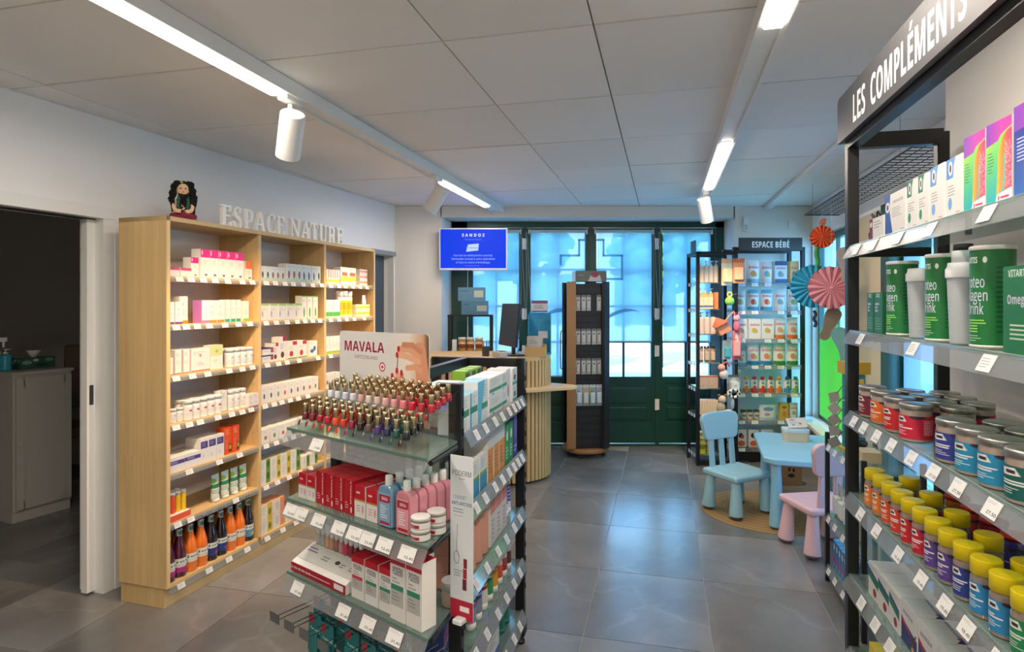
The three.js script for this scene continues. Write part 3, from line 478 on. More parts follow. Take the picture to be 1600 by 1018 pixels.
  S(0, 1, { mk: carton(0.045, 0.115, 0.045, A.limeb, W), u: 0.568, desc: 'white carton with a lime foot', cat: 'carton' });
  S(0, 2, { mk: carton(0.036, 0.085, 0.05, A.whiteOr, W), u: 0.045, desc: 'small white carton edged in orange', cat: 'carton' });
  S(0, 2, { mk: carton(0.046, 0.12, 0.05, A.whiteOr, W), u: 0.092, n: 2, step: 0.051, desc: 'tall white carton edged in orange', cat: 'carton' });
  S(0, 2, { mk: carton(0.125, 0.118, 0.05, A.wideP, W), u: 0.235, desc: 'wide cream carton with a red foot', cat: 'carton' });
  S(0, 2, { mk: carton(0.085, 0.128, 0.05, A.limeTop, W), u: 0.345, desc: 'cream carton with a pale lime top', cat: 'carton' });
  S(0, 2, { mk: jar(0.026, 0.1, white, white, A.tub, { name: 'supplement_tub' }), u: 0.45, n: 4, step: 0.05, rows: 2, rstep: 0.056, v: 0.05, desc: 'white round supplement tub', cat: 'tub' });
  S(0, 3, { mk: jar(0.018, 0.068, white, white, A.tub, { name: 'supplement_tub' }), u: 0.04, n: 3, step: 0.04, desc: 'small white supplement tub', cat: 'tub' });
  S(0, 3, { mk: jar(0.024, 0.1, white, white, A.tub2, { name: 'supplement_tub' }), u: 0.158, n: 5, step: 0.049, rows: 2, rstep: 0.054, v: 0.045, desc: 'white supplement tub with pink print', cat: 'tub' });
  S(0, 3, { mk: carton(0.05, 0.115, 0.045, A.greenEdge, W), u: 0.4, desc: 'white carton edged in green', cat: 'carton' });
  S(0, 3, { mk: jar(0.022, 0.11, white, white, A.tub, { name: 'supplement_tub' }), u: 0.455, n: 3, step: 0.046, rows: 2, rstep: 0.05, v: 0.05, desc: 'tall white supplement tub', cat: 'tub' });
  S(0, 3, { mk: carton(0.04, 0.072, 0.05, A.wideP, W), u: 0.572, n: 2, step: 0.0415, v: 0.03, desc: 'cream carton with a red foot', cat: 'carton' });
  S(0, 4, { mk: carton(0.1, 0.072, 0.11, A.purBand, W), u: 0.066, n: 2, step: 0.103, v: 0.075, desc: 'low white carton with a purple band', cat: 'carton' });
  S(0, 4, { mk: carton(0.053, 0.125, 0.1, A.purSq, W), u: 0.25, n: 3, step: 0.055, v: 0.075, desc: 'white carton with a purple panel', cat: 'carton' });
  S(0, 4, { mk: carton(0.048, 0.148, 0.06, A.flame, 0xe2551f), u: 0.422, n: 2, step: 0.06, desc: 'flame orange carton with dark fruit print', cat: 'carton' });
  S(0, 5, { mk: carton(0.13, 0.03, 0.12, mat(0xd4553c), 0xd8c8b8, 0xe8ddd0, 'display_tray'), u: 0.09, v: 0.08, desc: 'red cardboard tray holding fizzy tablet tubes', cat: 'tray' });
  S(0, 5, { mk: [0xd9523c, 0xd9523c, 0xe0b428, 0xe0b428].map(c => jar(0.0135, 0.1, mat(c, 0.35), white, null, { lidH: 0.14, name: 'tablet_tube', seg: 12 })), desc: ['red fizzy tablet tube', 'red fizzy tablet tube', 'yellow fizzy tablet tube', 'yellow fizzy tablet tube'], u: 0.042, n: 4, step: 0.033, v: 0.055, rows: 2, rstep: 0.04, cat: 'tube' });
  for (const o of scene.children.slice(-8)) o.position.y += 0.0305;
  S(0, 5, { mk: capTube(0.052, 0.148, A.salve, 0xd9ddd6), u: 0.36, n: 4, step: 0.069, v: 0.06, desc: 'white tube with a green wave', cat: 'tube' });
  const dk = mat(0x2a0d18, 0.08, { clearcoat: 1 }), bt = mat(0x4a0f2a, 0.1, { clearcoat: 1 }), oj = mat(0xe0701a, 0.12, { clearcoat: 1 }), bk = mat(0x1c1014, 0.08, { clearcoat: 1 });
  S(0, 6, { mk: [juiceBottle(bt, A.jb, A.neck), juiceBottle(bt, A.jb, A.neck), juiceBottle(oj, A.jo, A.neck), juiceBottle(oj, A.jo, A.neck), juiceBottle(bk, A.jn, A.neck), juiceBottle(bk, A.jn, A.neck), juiceBottle(oj, A.jo, A.neck), juiceBottle(oj, A.jo, A.neck), juiceBottle(bk, A.jl, A.neck)], desc: ['dark red juice bottle', 'dark red juice bottle', 'orange juice bottle', 'orange juice bottle', 'navy-labelled black juice bottle', 'navy-labelled black juice bottle', 'orange juice bottle', 'orange juice bottle', 'blue-labelled black juice bottle'], u: 0.047, n: 9, step: 0.0692, v: 0.055, rows: 2, rstep: 0.085, cat: 'bottle' });
  // middle bay
  S(1, 0, { mk: [A.flora, A.flora, A.flora2, A.flora2, A.flora2].map(a => carton(0.042, 0.085, 0.05, a, W)), u: 0.04, n: 5, step: 0.046, v: 0.05, desc: 'white carton with a small leaf print', cat: 'carton' });
  S(1, 0, { mk: [A.flora2, A.flora2, A.flora2, A.flora3, A.flora3, A.flora3, A.flora].map(a => carton(0.048, 0.112, 0.06, a, W)), u: 0.275, n: 7, step: 0.052, v: 0.05, desc: 'white carton with a bright flower print', cat: 'carton' });
  S(1, 1, { mk: carton(0.074, 0.1, 0.07, A.tea, W, 0xa9c77c), u: 0.05, n: 5, step: 0.079, v: 0.05, desc: 'cream herbal carton with a green top', cat: 'carton' });
  S(1, 1, { mk: carton(0.05, 0.15, 0.05, A.aloe, W, 0x8fbf4a), u: 0.445, n: 3, step: 0.062, v: 0.055, desc: 'tall cream carton with a green leaf', cat: 'carton' });
  S(1, 2, { mk: carton(0.115, 0.042, 0.09, A.navy, W, 0x33365a), u: 0.07, stack: 2, sh: 0.043, v: 0.06, desc: 'flat cream carton with a navy lid', cat: 'carton' });
  S(1, 2, { mk: carton(0.05, 0.11, 0.06, A.nut, W, 0x2c2f48), u: 0.16, v: 0.055, desc: 'cream carton with a dark lid and red badge', cat: 'carton' });
  S(1, 2, { mk: carton(0.06, 0.145, 0.06, A.nut, W), u: 0.22, v: 0.05, desc: 'tall cream carton with a red badge', cat: 'carton' });
  S(1, 2, { mk: carton(0.085, 0.11, 0.06, A.red, W), u: 0.315, n: 2, step: 0.1, v: 0.05, desc: 'cream carton with a red berry print', cat: 'carton' });
  S(1, 2, { mk: carton(0.085, 0.1, 0.06, A.blueb, W), u: 0.53, v: 0.05, desc: 'cream carton with blue flower print', cat: 'carton' });
  S(1, 3, { mk: [A.ing, A.ing, A.ing3, A.ing2, A.ing, A.ing, A.ing, A.ing2, A.ing3].map(a => carton(0.058, 0.1, 0.09, a, W)), u: 0.045, n: 9, step: 0.063, v: 0.06, desc: 'cream carton with one ingredient pictured', cat: 'carton' });
  S(1, 4, { mk: [A.ing2, A.ing3, A.ing2, A.ing2, A.ing, A.ing].map(a => carton(0.07, 0.085, 0.1, a, W)), u: 0.05, n: 6, step: 0.08, v: 0.06, desc: 'cream carton with a root pictured', cat: 'carton' });
  S(1, 5, { mk: [A.herb, A.herbY, A.herbY, A.herb].map(a => carton(0.088, 0.07, 0.1, a, W, 0xb9bba8)), u: 0.06, n: 4, step: 0.095, v: 0.07, stack: 2, sh: 0.0705, desc: 'herbal tea carton with a leafy edge', cat: 'carton' });
  S(1, 5, { mk: carton(0.07, 0.075, 0.09, A.herb, W, 0xd8d0c8), u: 0.445, n: 2, step: 0.09, v: 0.06, desc: 'low herbal tea carton with a pink stripe', cat: 'carton' });
  S(1, 6, { mk: [A.herbY, A.peach].map(a => carton(0.1, 0.085, 0.1, a, W, 0xdba070)), u: 0.07, n: 2, step: 0.115, v: 0.07, stack: 2, sh: 0.0855, desc: ['yellow edged tea carton', 'peach edged tea carton'], cat: 'carton' });
  S(1, 6, { mk: carton(0.09, 0.06, 0.09, A.peach, W), u: 0.3, v: 0.06, desc: 'white carton beside the peach tea', cat: 'carton' });
  // far bay
  S(2, 0, { mk: carton(0.17, 0.1, 0.06, A.ampoule, W), u: 0.115, v: 0.05, desc: 'cream tray carton of ampoules', cat: 'carton' });
  S(2, 0, { mk: jar(0.011, 0.135, mat(0x58a860, 0.3), black, null, { lidH: 0.35, name: 'dropper_bottle', seg: 10 }), u: 0.05, n: 3, step: 0.032, v: 0.13, desc: 'green dropper bottle with black cap', cat: 'bottle' });
  S(2, 0, { mk: carton(0.1, 0.125, 0.06, A.limeG, W), u: 0.27, n: 2, step: 0.105, v: 0.06, desc: 'cream carton with lime and coral bands', cat: 'carton' });
  S(2, 0, { mk: carton(0.11, 0.04, 0.08, A.orStrip, W), u: 0.52, stack: 3, sh: 0.0405, v: 0.06, desc: 'flat coral banded carton', cat: 'carton' });
  S(2, 1, { mk: carton(0.042, 0.125, 0.05, A.greenLow, W), u: 0.05, n: 4, step: 0.045, v: 0.05, desc: 'white carton with a bright green foot', cat: 'carton' });
  S(2, 1, { mk: jar(0.028, 0.19, white, white, A.yel, { lidH: 0.22, name: 'sun_spray_bottle' }), u: 0.25, n: 3, step: 0.06, v: 0.06, desc: 'white bottle with a yellow wrap', cat: 'bottle' });
  S(2, 1, { mk: carton(0.2, 0.045, 0.06, A.yelBand, W), u: 0.51, stack: 2, sh: 0.0455, v: 0.05, desc: 'long flat carton with a yellow band', cat: 'carton' });
  S(2, 1, { mk: capTube(0.04, 0.07, 0xf0efe8, 0xf0efe8), u: 0.57, v: 0.05, desc: 'small white tube on top of yellow banded cartons', cat: 'tube' });
  scene.children[scene.children.length - 1].position.y += 0.0915;
  S(2, 2, { mk: carton(0.045, 0.115, 0.05, A.limeb, W), u: 0.05, n: 6, step: 0.048, v: 0.05, desc: 'white carton with a lime lower edge', cat: 'carton' });
  S(2, 3, { mk: carton(0.06, 0.1, 0.05, A.ing, W), u: 0.05, n: 3, step: 0.064, v: 0.05, desc: 'plain cream carton', cat: 'carton' });
  // wooden letters on top
  const font = await new FontLoader().loadAsync('fonts/droid/droid_serif_bold.typeface.json');
  const word = 'ESPACE NATURE', uu = [0.4, 0.49, 0.572, 0.662, 0.765, 0.855, 0, 0.985, 1.1, 1.2, 1.295, 1.4, 1.505]; let n = 0;
  [...word].forEach((ch, i) => {
    if (ch === ' ') return; const g = new TextGeometry(ch, { font, size: 0.12, depth: 0.022, curveSegments: 6, bevelEnabled: true, bevelSize: 0.0015, bevelThickness: 0.0015, bevelSegments: 1 }); g.computeBoundingBox(); g.translate(0, -g.boundingBox.min.y, 0).scale(0.8, 1, 1);
    const m = M('wooden_letter', g, mat(0xf5f4f1, 0.6)); place(m, BK, uu[i], 1.8975, 0.08, rr(-0.03, 0.03)); const w = i < 6 ? 'first' : 'second', k = i < 6 ? i : i - 7;
    tag(m, `white wooden letter ${ch.toLowerCase()}, ${ORD[k]} of the ${w} word on the bookcase`, 'letter', 'white letters on the bookcase');
  });
  // crocheted doll
  const dl = G('crochet_doll'); const sk = mat(0xe8c09c, 0.9), hairM = mat(0x0c0b0d, 0.95);
  const S3 = (r, x, y, z, sx = 1, sy = 1, sz = 1) => new THREE.SphereGeometry(r, 16, 12).scale(sx, sy, sz).translate(x, y, z);
  M('body', merged([S3(0.034, 0, 0.15, 0.0, 1, 1.08, 0.95), S3(0.03, 0, 0.075, 0, 0.95, 1.3, 0.8), bar([0, 0.11, 0], [0, 0.13, 0], 0.012, 10), tube([[-0.027, 0.1, 0], [-0.046, 0.07, 0.01], [-0.035, 0.045, 0.028], [-0.008, 0.042, 0.036]], 0.0105, 14, 8), tube([[0.027, 0.1, 0], [0.046, 0.07, 0.01], [0.036, 0.045, 0.028], [0.01, 0.04, 0.036]], 0.0105, 14, 8), S3(0.006, 0, 0.148, 0.033)]), sk, dl);
  M('eye', S3(0.004, -0.012, 0.153, 0.0305), black, dl); M('eye', S3(0.004, 0.012, 0.153, 0.0305), black, dl); M('mouth', S3(0.004, 0, 0.136, 0.031, 1.4, 0.5, 0.6), mat(0xb5605a, 0.8), dl);
  M('waistcoat', merged([tube([[-0.02, 0.115, 0.018], [-0.024, 0.085, 0.024], [-0.022, 0.055, 0.024]], 0.009, 10, 7), tube([[0.02, 0.115, 0.018], [0.024, 0.085, 0.024], [0.022, 0.055, 0.024]], 0.009, 10, 7), S3(0.031, 0, 0.08, -0.006, 1, 1.2, 0.8)]), mat(0x2d5a48, 0.95), dl);
  M('trousers', merged([S3(0.034, 0, 0.03, 0, 1.1, 0.75, 0.9), tube([[-0.02, 0.025, 0.01], [-0.058, 0.02, 0.02], [-0.03, 0.014, 0.044], [0.012, 0.014, 0.046]], 0.0135, 16, 8), tube([[0.02, 0.025, 0.01], [0.058, 0.02, 0.02], [0.032, 0.016, 0.046], [-0.008, 0.026, 0.05]], 0.0135, 16, 8)]), mat(0x7c1f38, 0.95), dl);
  const hs = [S3(0.037, 0, 0.158, -0.008, 1.05, 1.02, 0.92)];
  for (let i = 0; i < 46; i++) { const a = (i / 46) * 4.3 + 2.56 - 4.3 / 2 - 2.56 - Math.PI / 2 + 0.0, s = rr(0.034, 0.05), L = rr(0.1, 0.165), p = []; const ca = Math.sin(a + Math.PI), sa = Math.cos(a + Math.PI); for (let k = 0; k <= 9; k++) { const q = k / 9; p.push([ca * (s * 0.55 + 0.03 * q) + Math.sin(k * 2.3 + i) * 0.005, 0.185 - q * L, sa * (s * 0.45 + 0.02 * q) - 0.012 + Math.cos(k * 2.3 + i) * 0.005]); } hs.push(tube(p, 0.0052, 18, 5)); }
  for (const k of [-1, 1]) for (let i = 0; i < 7; i++) { const p = []; for (let j = 0; j <= 9; j++) { const q = j / 9; p.push([k * (0.02 + 0.03 * Math.sqrt(q) + i * 0.003) + Math.sin(j * 2 + i) * 0.005, 0.19 - q * (0.15 - i * 0.01), 0.022 - q * 0.012 - i * 0.003]); } hs.push(tube(p, 0.0052, 18, 5)); }
  M('hair', merged(hs), hairM, dl); M('flower', S3(0.007, -0.008, 0.184, 0.028), mat(0xc9b25a, 0.8), dl); M('cushion', S3(0.06, 0, 0.006, 0.008, 1.25, 0.12, 0.8), mat(0x8d7f72, 0.95), dl);
  dl.scale.set(0.92, 1.06, 0.92); place(dl, BK, 0.185, 1.9, 0.1, -0.75); tag(dl, 'crocheted doll with long black curly hair sitting cross-legged on the bookcase', 'doll');
}
// ---------- tall rack of supplements on the right ----------
const RK = frame(1.164, 2.127, -104.04), RKL = 1.42, RKD = 0.29;
const RLEV = [1.672, 1.384, 1.108, 0.828, 0.548, 0.3];
{
  const t = G('display_rack'); place(t, RK, 0, 0, 0);
  const post = (x, z) => M('post', rbox(0.036, 2.03, 0.036, 0.003), darkMetal, t, x, 1.035, z);
  post(0.018, -0.018); post(0.018, -RKD); post(RKL, -0.018); post(RKL, -RKD);
  for (const x of [0.018, 0.5, RKL]) M('foot', merged([cyl(0.016, 0.02, 0.02, 12).clone().translate(x, 0, -0.03), cyl(0.016, 0.02, 0.02, 12).clone().translate(x, 0, -RKD)]), black, t);
  M('beam', box(RKL, 0.05, 0.036), darkMetal, t, RKL / 2, 2.035, -0.018); M('beam', box(0.036, 0.05, RKD), darkMetal, t, 0.018, 2.035, -RKD / 2); M('beam', box(0.036, 0.05, RKD), darkMetal, t, RKL, 2.035, -RKD / 2);
  M('beam', box(RKL, 0.04, 0.03), darkMetal, t, RKL / 2, 0.06, -0.018); M('beam', box(RKL, 0.04, 0.03), darkMetal, t, RKL / 2, 0.06, -RKD);
  const signArt = new THREE.MeshPhysicalMaterial({ roughness: 0.5, map: canvasTex(2048, 256, (x, W, H) => { x.fillStyle = '#47474a'; x.fillRect(0, 0, W, H); x.font = 'bold 205px sans-serif'; txt(x, 'LES  COMPLÉMENTS', W * 0.378, H * 0.56, 205, '#f2f1ec', 1090 / x.measureText('LES  COMPLÉMENTS').width); }) });
  const s = new THREE.Shape(), a = RKL + 0.03, h = 0.155; s.moveTo(-0.012, 0); s.lineTo(a, 0); s.lineTo(a, h); s.lineTo(0.012, h); s.quadraticCurveTo(-0.012, h, -0.012, h - 0.024); s.lineTo(-0.012, 0);
  const sg = new THREE.ExtrudeGeometry(s, { depth: 0.018, bevelEnabled: false }); const uv = sg.attributes.uv, p = sg.attributes.position; for (let i = 0; i < uv.count; i++) uv.setXY(i, p.getX(i) / a, p.getY(i) / h);
  M('sign', sg, [signArt, mat(0x3c3c3f, 0.5)], t, 0, 2.035, 0.002).userData.label = 'dark sign board with white hand lettering';
  const rails = [[0.16, 0.32, 0.52, 0.72, 0.98], [0.2, 0.62, 0.98], [0.13, 0.23, 0.35, 0.47, 0.61, 0.74, 0.86, 1.0], [0.2, 0.35, 0.52, 0.67, 0.8, 0.9, 1.02], [0.21, 0.34, 0.46, 0.56, 0.7, 0.85], [0.2, 0.4]];
  RLEV.forEach((y, k) => {
    const sh = M('shelf', box(RKL - 0.06, 0.008, RKD - 0.03), shelfGlass, t, RKL / 2, y - 0.004, -RKD / 2 + 0.012);
    edge(sh, RKL - 0.06, rails[k].map(u => u - RKL / 2), { x0: -(RKL - 0.06) / 2, z: RKD / 2 - 0.012, y: -0.012, h: 0.05, tw: 0.052, th: 0.036, tilt: 0.45, m: k === 2 ? tagMatB : k === 3 ? art('#f4f4f2', [['l', 8, 14, 70, 2, '#9a9a9a', 9, 2], ['t', '19.40', 62, 74, 26, '#555555']], 64) : tagPlain });
    for (const k of [-1, 1]) M('shelf_arm', box(0.012, 0.03, RKD - 0.06), darkMetal, sh, k * (RKL / 2 - 0.045), -0.0195, 0);
  });
  tag(t, 'tall black metal rack of supplements with lettered sign along its top', 'rack');
  const nm = ['top', 'second', 'third', 'fourth', 'fifth', 'lowest'], S = (k, o) => stock(RK, `${nm[k]} supplement rack shelf`, RLEV[k], o);
  const W = 0xeceae6;
  const bee = (c, c2) => art('#efede9', [['p', c, [[0, 0], [60, 0], [48, 14], [44, 34], [0, 34]]], ['o', 26, 17, 13, 12, '#f3f0f0'], ['o', 26, 17, 6, 7, '#2a1a1a'], ['l', 10, 46, 60, 4, '#9a9a9a', 5], ['o', 24, 76, 13, 10, c2], ['l', 60, 92, 30, 1, '#d07a7a']], 256);
  const small = art('#ece9e4', [[0, 0, 24, 100, '#7c1c34'], ['o', 12, 26, 9, 12, '#e9dada'], ['l', 34, 18, 50, 3, '#9a9490', 12, 4]], 128), ome = art('#efede9', [['p', '#1d52a6', [[0, 0], [28, 0], [24, 40], [40, 100], [0, 100]]], ['o', 14, 30, 11, 13, '#efeaf0'], ['o', 14, 30, 5, 7, '#2a1a2a'], ['t', 'OMEGAXIN', 64, 22, 10, '#8a8fa0', 0.9], ['l', 36, 36, 50, 5, '#a0a0a0', 5], ['l', 78, 90, 16, 1, '#d07a7a']], 256);
  const rainbow = (cool) => new THREE.MeshPhysicalMaterial({ roughness: 0.3, map: canvasTex(256, 256, (x, W) => {
    const g = x.createLinearGradient(0, 0, W * 0.3, W); (cool ? ['#2a2a86', '#1f3f96', '#1c66b0'] : ['#d8e02a', '#5cc06a', '#1aa6b8']).forEach((c, i) => g.addColorStop(i / 2, c)); x.fillStyle = g; x.fillRect(0, 0, W, W);
    const h = x.createLinearGradient(0, 0, W, 0); h.addColorStop(0, '#7a3fb0'); h.addColorStop(1, '#e83f9a'); x.fillStyle = h; x.beginPath(); x.moveTo(0, 0); x.lineTo(W, 0); x.lineTo(W, 30); x.lineTo(150, 46); x.lineTo(120, 62); x.lineTo(0, 70); x.fill();
    const b = x.createLinearGradient(90, 0, W, 0); (cool ? ['#1f4fb8', '#5a2aa0', '#d83fa0'] : ['#f0d020', '#f07a28', '#e8307a']).forEach((c, i) => b.addColorStop(i / 2, c)); x.fillStyle = b; x.beginPath(); x.moveTo(W, 36); x.bezierCurveTo(150, 44, 160, 70, 132, 92); x.bezierCurveTo(110, 120, 128, 150, 104, 226); x.lineTo(W, 214); x.fill();
    for (let i = 0; i < 150; i++) dot(x, 185 + rr(0, 70), 70 + rr(0, 140), 2, 2, cool ? '#e86ac0' : '#f0d0e0'); x.strokeStyle = cool ? '#2f8ad8' : '#3ab0b8'; x.lineWidth = 16; x.beginPath(); x.moveTo(190, 110); x.bezierCurveTo(180, 150, 196, 180, 160, 226); x.stroke();
    lines(x, 14, 92, 70, 7, cool ? '#d8dcf0' : '#3a6a50', 10, 3); x.fillStyle = '#f2efee'; x.beginPath(); x.moveTo(90, 256); x.lineTo(110, 228); x.lineTo(W, 216); x.lineTo(W, 256); x.fill(); dot(x, 128, 240, 8, 8, '#d23a5a'); x.fillStyle = '#d23a5a'; x.fillRect(144, 236, 84, 7);
  }) });
  S(0, { mk: carton(0.13, 0.07, 0.06, small, W), u: 0.245, v: 0.055, desc: 'small white carton with a dark red edge', cat: 'carton' });
  S(0, { mk: carton(0.165, 0.118, 0.06, ome, W), u: 0.415, v: 0.05, desc: 'white carton with a curved blue edge', cat: 'carton' });
  S(0, { mk: carton(0.066, 0.13, 0.06, bee('#14775c', '#148a62'), W), u: 0.538, n: 2, step: 0.072, v: 0.05, desc: 'white carton with a green badge', cat: 'carton' });
  S(0, { mk: carton(0.082, 0.134, 0.06, bee('#5d9be0', '#74aeee'), W), u: 0.69, n: 2, step: 0.088, v: 0.05, desc: 'white carton with a light blue badge', cat: 'carton' });
  S(0, { mk: carton(0.088, 0.162, 0.06, rainbow(false), 0xd8d4d0, 0xd84f9a), u: 0.868, n: 2, step: 0.096, v: 0.05, desc: 'rainbow coloured carton with a body outline', cat: 'carton' });
  S(0, { mk: carton(0.19, 0.17, 0.06, rainbow(true), 0xd8d4d0, 0xd84f9a), u: 1.112, v: 0.05, desc: 'large deep blue and magenta carton', cat: 'carton' });
  // ribboned charm beside the first carton
  { const g = G('gift_pouch'); M('bag', lathe([[0, 0], [0.024, 0.002], [0.028, 0.03], [0.012, 0.058], [0.02, 0.075], [0, 0.07]], 14), mat(0x5a1f30, 0.8), g); M('ribbon', merged([tube([[0, 0.06, 0], [0.02, 0.085, 0], [0.028, 0.1, 0.01], [0.01, 0.075, 0.005], [0, 0.06, 0]], 0.003, 20, 5), tube([[0, 0.06, 0], [-0.02, 0.085, 0], [-0.03, 0.098, 0.01], [-0.01, 0.075, 0.005], [0, 0.06, 0]], 0.003, 20, 5)]), mat(0x22263c, 0.5), g); place(g, RK, 0.145, RLEV[0] + 0.0007, 0.06); tag(g, 'dark red gift pouch with a navy ribbon on the top rack shelf', 'pouch'); }
  const can = new THREE.MeshPhysicalMaterial({ roughness: 0.4, map: canvasTex(1024, 512, (x, W, H) => { x.fillStyle = '#146b36'; x.fillRect(0, 0, W, H); for (const o of [-0.5, 0, 0.5]) { } const cx = W / 2; txt(x, 'VITARTIS', cx - 60, 52, 46, '#e8efe6', 0.95); dot(x, cx + 92, 52, 17, 17, '#dfe9dc'); txt(x, 'Proteo', cx - 20, 170, 84, '#cfc6e4', 0.9, 'sans-serif', 'normal'); txt(x, 'Collagen', cx - 30, 242, 84, '#cfc6e4', 0.9, 'sans-serif', 'normal'); txt(x, 'Drink', cx - 10, 314, 84, '#cfc6e4', 0.9, 'sans-serif', 'normal'); lines(x, cx - 130, 372, 240, 5, '#8fd05a', 15, 6); lines(x, cx - 130, 456, 240, 3, '#a8c8a0', 13, 4); lines(x, cx + 170, 90, 150, 14, '#0c4a26', 26, 10); lines(x, cx - 460, 90, 250, 14, '#3f8a58', 26, 5); }) });
  const canMk = make('protein_can', () => { const g = G('protein_can'); M('body', wrapLabel(0.039, 0.198, 0.005, 32), can, g); M('lid', lathe([[0, 0.203], [0.038, 0.203], [0.0405, 0.204], [0.0405, 0.211], [0.038, 0.213], [0.036, 0.21], [0, 0.21]], 32), mat(0xdcdad2, 0.4), g); M('rim', lathe([[0, 0], [0.0402, 0], [0.0402, 0.006], [0.039, 0.007], [0, 0.007]], 32), mat(0xdcdad2, 0.4), g); return g; });
  const shaker = (tall, r) => make('shaker' + tall, () => { const g = G('shaker_bottle'); const frost = mat(0xd4dbe0, 0.35, { transmission: 0.5, thickness: 0 }); M('cup', lathe([[0, 0], [r * 0.78, 0], [r * 0.82, 0.004], [r, 0.155], [r * 0.97, 0.155], [r * 0.8, 0.01], [0, 0.008]], 24), frost, g); M('lid', lathe([[r, 0.15], [r * 1.1, 0.152], [r * 1.1, 0.17], [r * 0.98, 0.176], [r * 0.95, 0.185], [0, 0.187]], 24), mat(0xdfe1e3, 0.4), g); if (tall) { M('spout', lathe([[0, 0.186], [r * 0.72, 0.186], [r * 0.7, 0.212], [0, 0.213]], 20), mat(0xd5d8da, 0.4), g); M('cap', lathe([[0, 0.213], [r * 0.62, 0.213], [r * 0.6, 0.227], [0, 0.228]], 20), mat(0x2a2a28, 0.5), g); } const w = new THREE.CylinderGeometry(r * 0.925, r * 0.84, 0.11, 10, 1, true, -0.28, 0.56).translate(0, 0.08, 0); M('print', w, art('#d4dbe0', [['t', 'VITARTIS', 50, 50, 17, '#7fb042', 1, -1.5708]], 128), g); return g; });
  const gb = art('#167040', [['t', 'VITARTIS', 46, 9, 12, '#e8efe6', 0.9], ['l', 14, 26, 50, 3, '#cfc6e4', 8, 5], [0, 55, 100, 56, '#0e5530'], ['l', 14, 62, 70, 5, '#7fb878', 6, 2]], 128);
  S(1, { mk: carton(0.066, 0.125, 0.07, gb, 0x0f5a34, 0x15703f), u: 0.22, n: 2, step: 0.072, v: 0.05, desc: 'small dark green carton', cat: 'carton' });
  for (const [u, lab] of [[0.375, 'tall green protein can nearest the small green cartons'], [0.645, 'tall green protein can between the two shakers'], [0.872, 'tall green protein can nearest the large green carton']]) { const c = canMk(); place(c, RK, u, RLEV[1] + 0.0007, 0.052, 0.25); tag(c, lab, 'can', 'green protein cans'); }
  S(1, { mk: shaker(false, 0.031), u: 0.51, v: 0.05, desc: 'frosted shaker bottle with a plain lid', cat: 'shaker', turn: 1.2 });
  S(1, { mk: shaker(true, 0.031), u: 0.76, v: 0.045, desc: 'frosted shaker bottle with a black cap', cat: 'shaker', turn: 0.1 });
  S(1, { mk: carton(0.16, 0.162, 0.07, art('#177843', [['t', 'VITARTIS', 32, 9, 11, '#e8efe6', 0.9], ['o', 60, 9, 4, 4, '#dfe9dc'], ['t', 'Omega-3', 34, 38, 15, '#d6cce8', 0.8], ['t', 'Oil', 52, 50, 15, '#d6cce8', 0.8], ['l', 14, 66, 60, 4, '#cfe0c8', 5, 2]], 256), 0x126038, 0x167040), u: 1.085, v: 0.045, desc: 'large green carton', cat: 'carton' });
  const jarLab = (c, t = '#f4f2ee') => art(c, [['p', '#f2efe9', [[36, 12], [52, 6], [56, 28], [40, 32]]], [44, 14, 52, 24, '#333344'], ['l', 36, 44, 26, 2, t, 8, 5], ['l', 38, 66, 20, 3, t, 7, 2.5], ['o', 66, 6, 8, 8, '#3a2a40'], ['l', 6, 20, 22, 9, t, 7, 2], ['l', 72, 20, 22, 9, t, 7, 2]], 128);
  const gj = (c) => jar(0.0385, 0.1, mat(0x9a8a80, 0.06, { clearcoat: 1 }), silverLid, jarLab(c), { lidH: 0.15, name: 'gummy_jar', seg: 28, neck: 0.96 });
  S(2, { mk: [gj('#7a2038'), gj('#e2671c'), gj('#c9202a'), gj('#d01c40')], u: 0.14, n: 4, step: 0.118, v: 0.045, desc: ['maroon gummy jar with steel lid', 'orange gummy jar with steel lid', 'scarlet gummy jar with steel lid', 'crimson gummy jar with steel lid'], cat: 'jar', turn: 0.3 });
  S(2, { mk: [gj('#c9202a'), gj('#d01c40')], u: 0.21, n: 4, step: 0.105, v: 0.13, desc: 'red gummy jar with steel lid, second row', cat: 'jar', turn: 0.3 });
  S(2, { mk: [gj('#d01c40')], u: 0.24, n: 3, step: 0.1, v: 0.212, desc: 'red gummy jar with steel lid, rear row', cat: 'jar', turn: 0.3 });
  S(2, { mk: [gj('#32409a'), gj('#2494c4'), gj('#2494c4'), gj('#12605a')], u: 0.72, n: 4, step: 0.1, v: 0.046, desc: ['violet blue gummy jar with steel lid', 'sky blue gummy jar with steel lid', 'sky blue gummy jar with steel lid', 'teal gummy jar with steel lid'], cat: 'jar', turn: 0.35 });
  S(2, { mk: [gj('#32409a'), gj('#2494c4')], u: 0.735, n: 3, step: 0.095, v: 0.135, desc: 'blue gummy jar with steel lid, second row', cat: 'jar', turn: 0.35 });
  const yl = mat(0xf4d90a, 0.4), yj = c => jar(0.028, 0.12, mat(0x8a7a70, 0.06, { clearcoat: 1 }), yl, jarLab(c), { lidH: 0.27, name: 'vitamin_jar', seg: 22, neck: 0.85, lidR: 1.0 });
  const yc = ['#e07a22', '#e07a22', '#dc5428', '#d83c30', '#c9202a', '#c81c3c', '#5c4494', '#5c4494', '#2c3f92', '#2f8cc8', '#2f8cc8', '#1f8a52', '#1f8a52'], yn = ['orange', 'orange', 'coral', 'vermilion', 'scarlet', 'crimson', 'purple', 'purple', 'navy', 'sky blue', 'sky blue', 'green', 'green'];
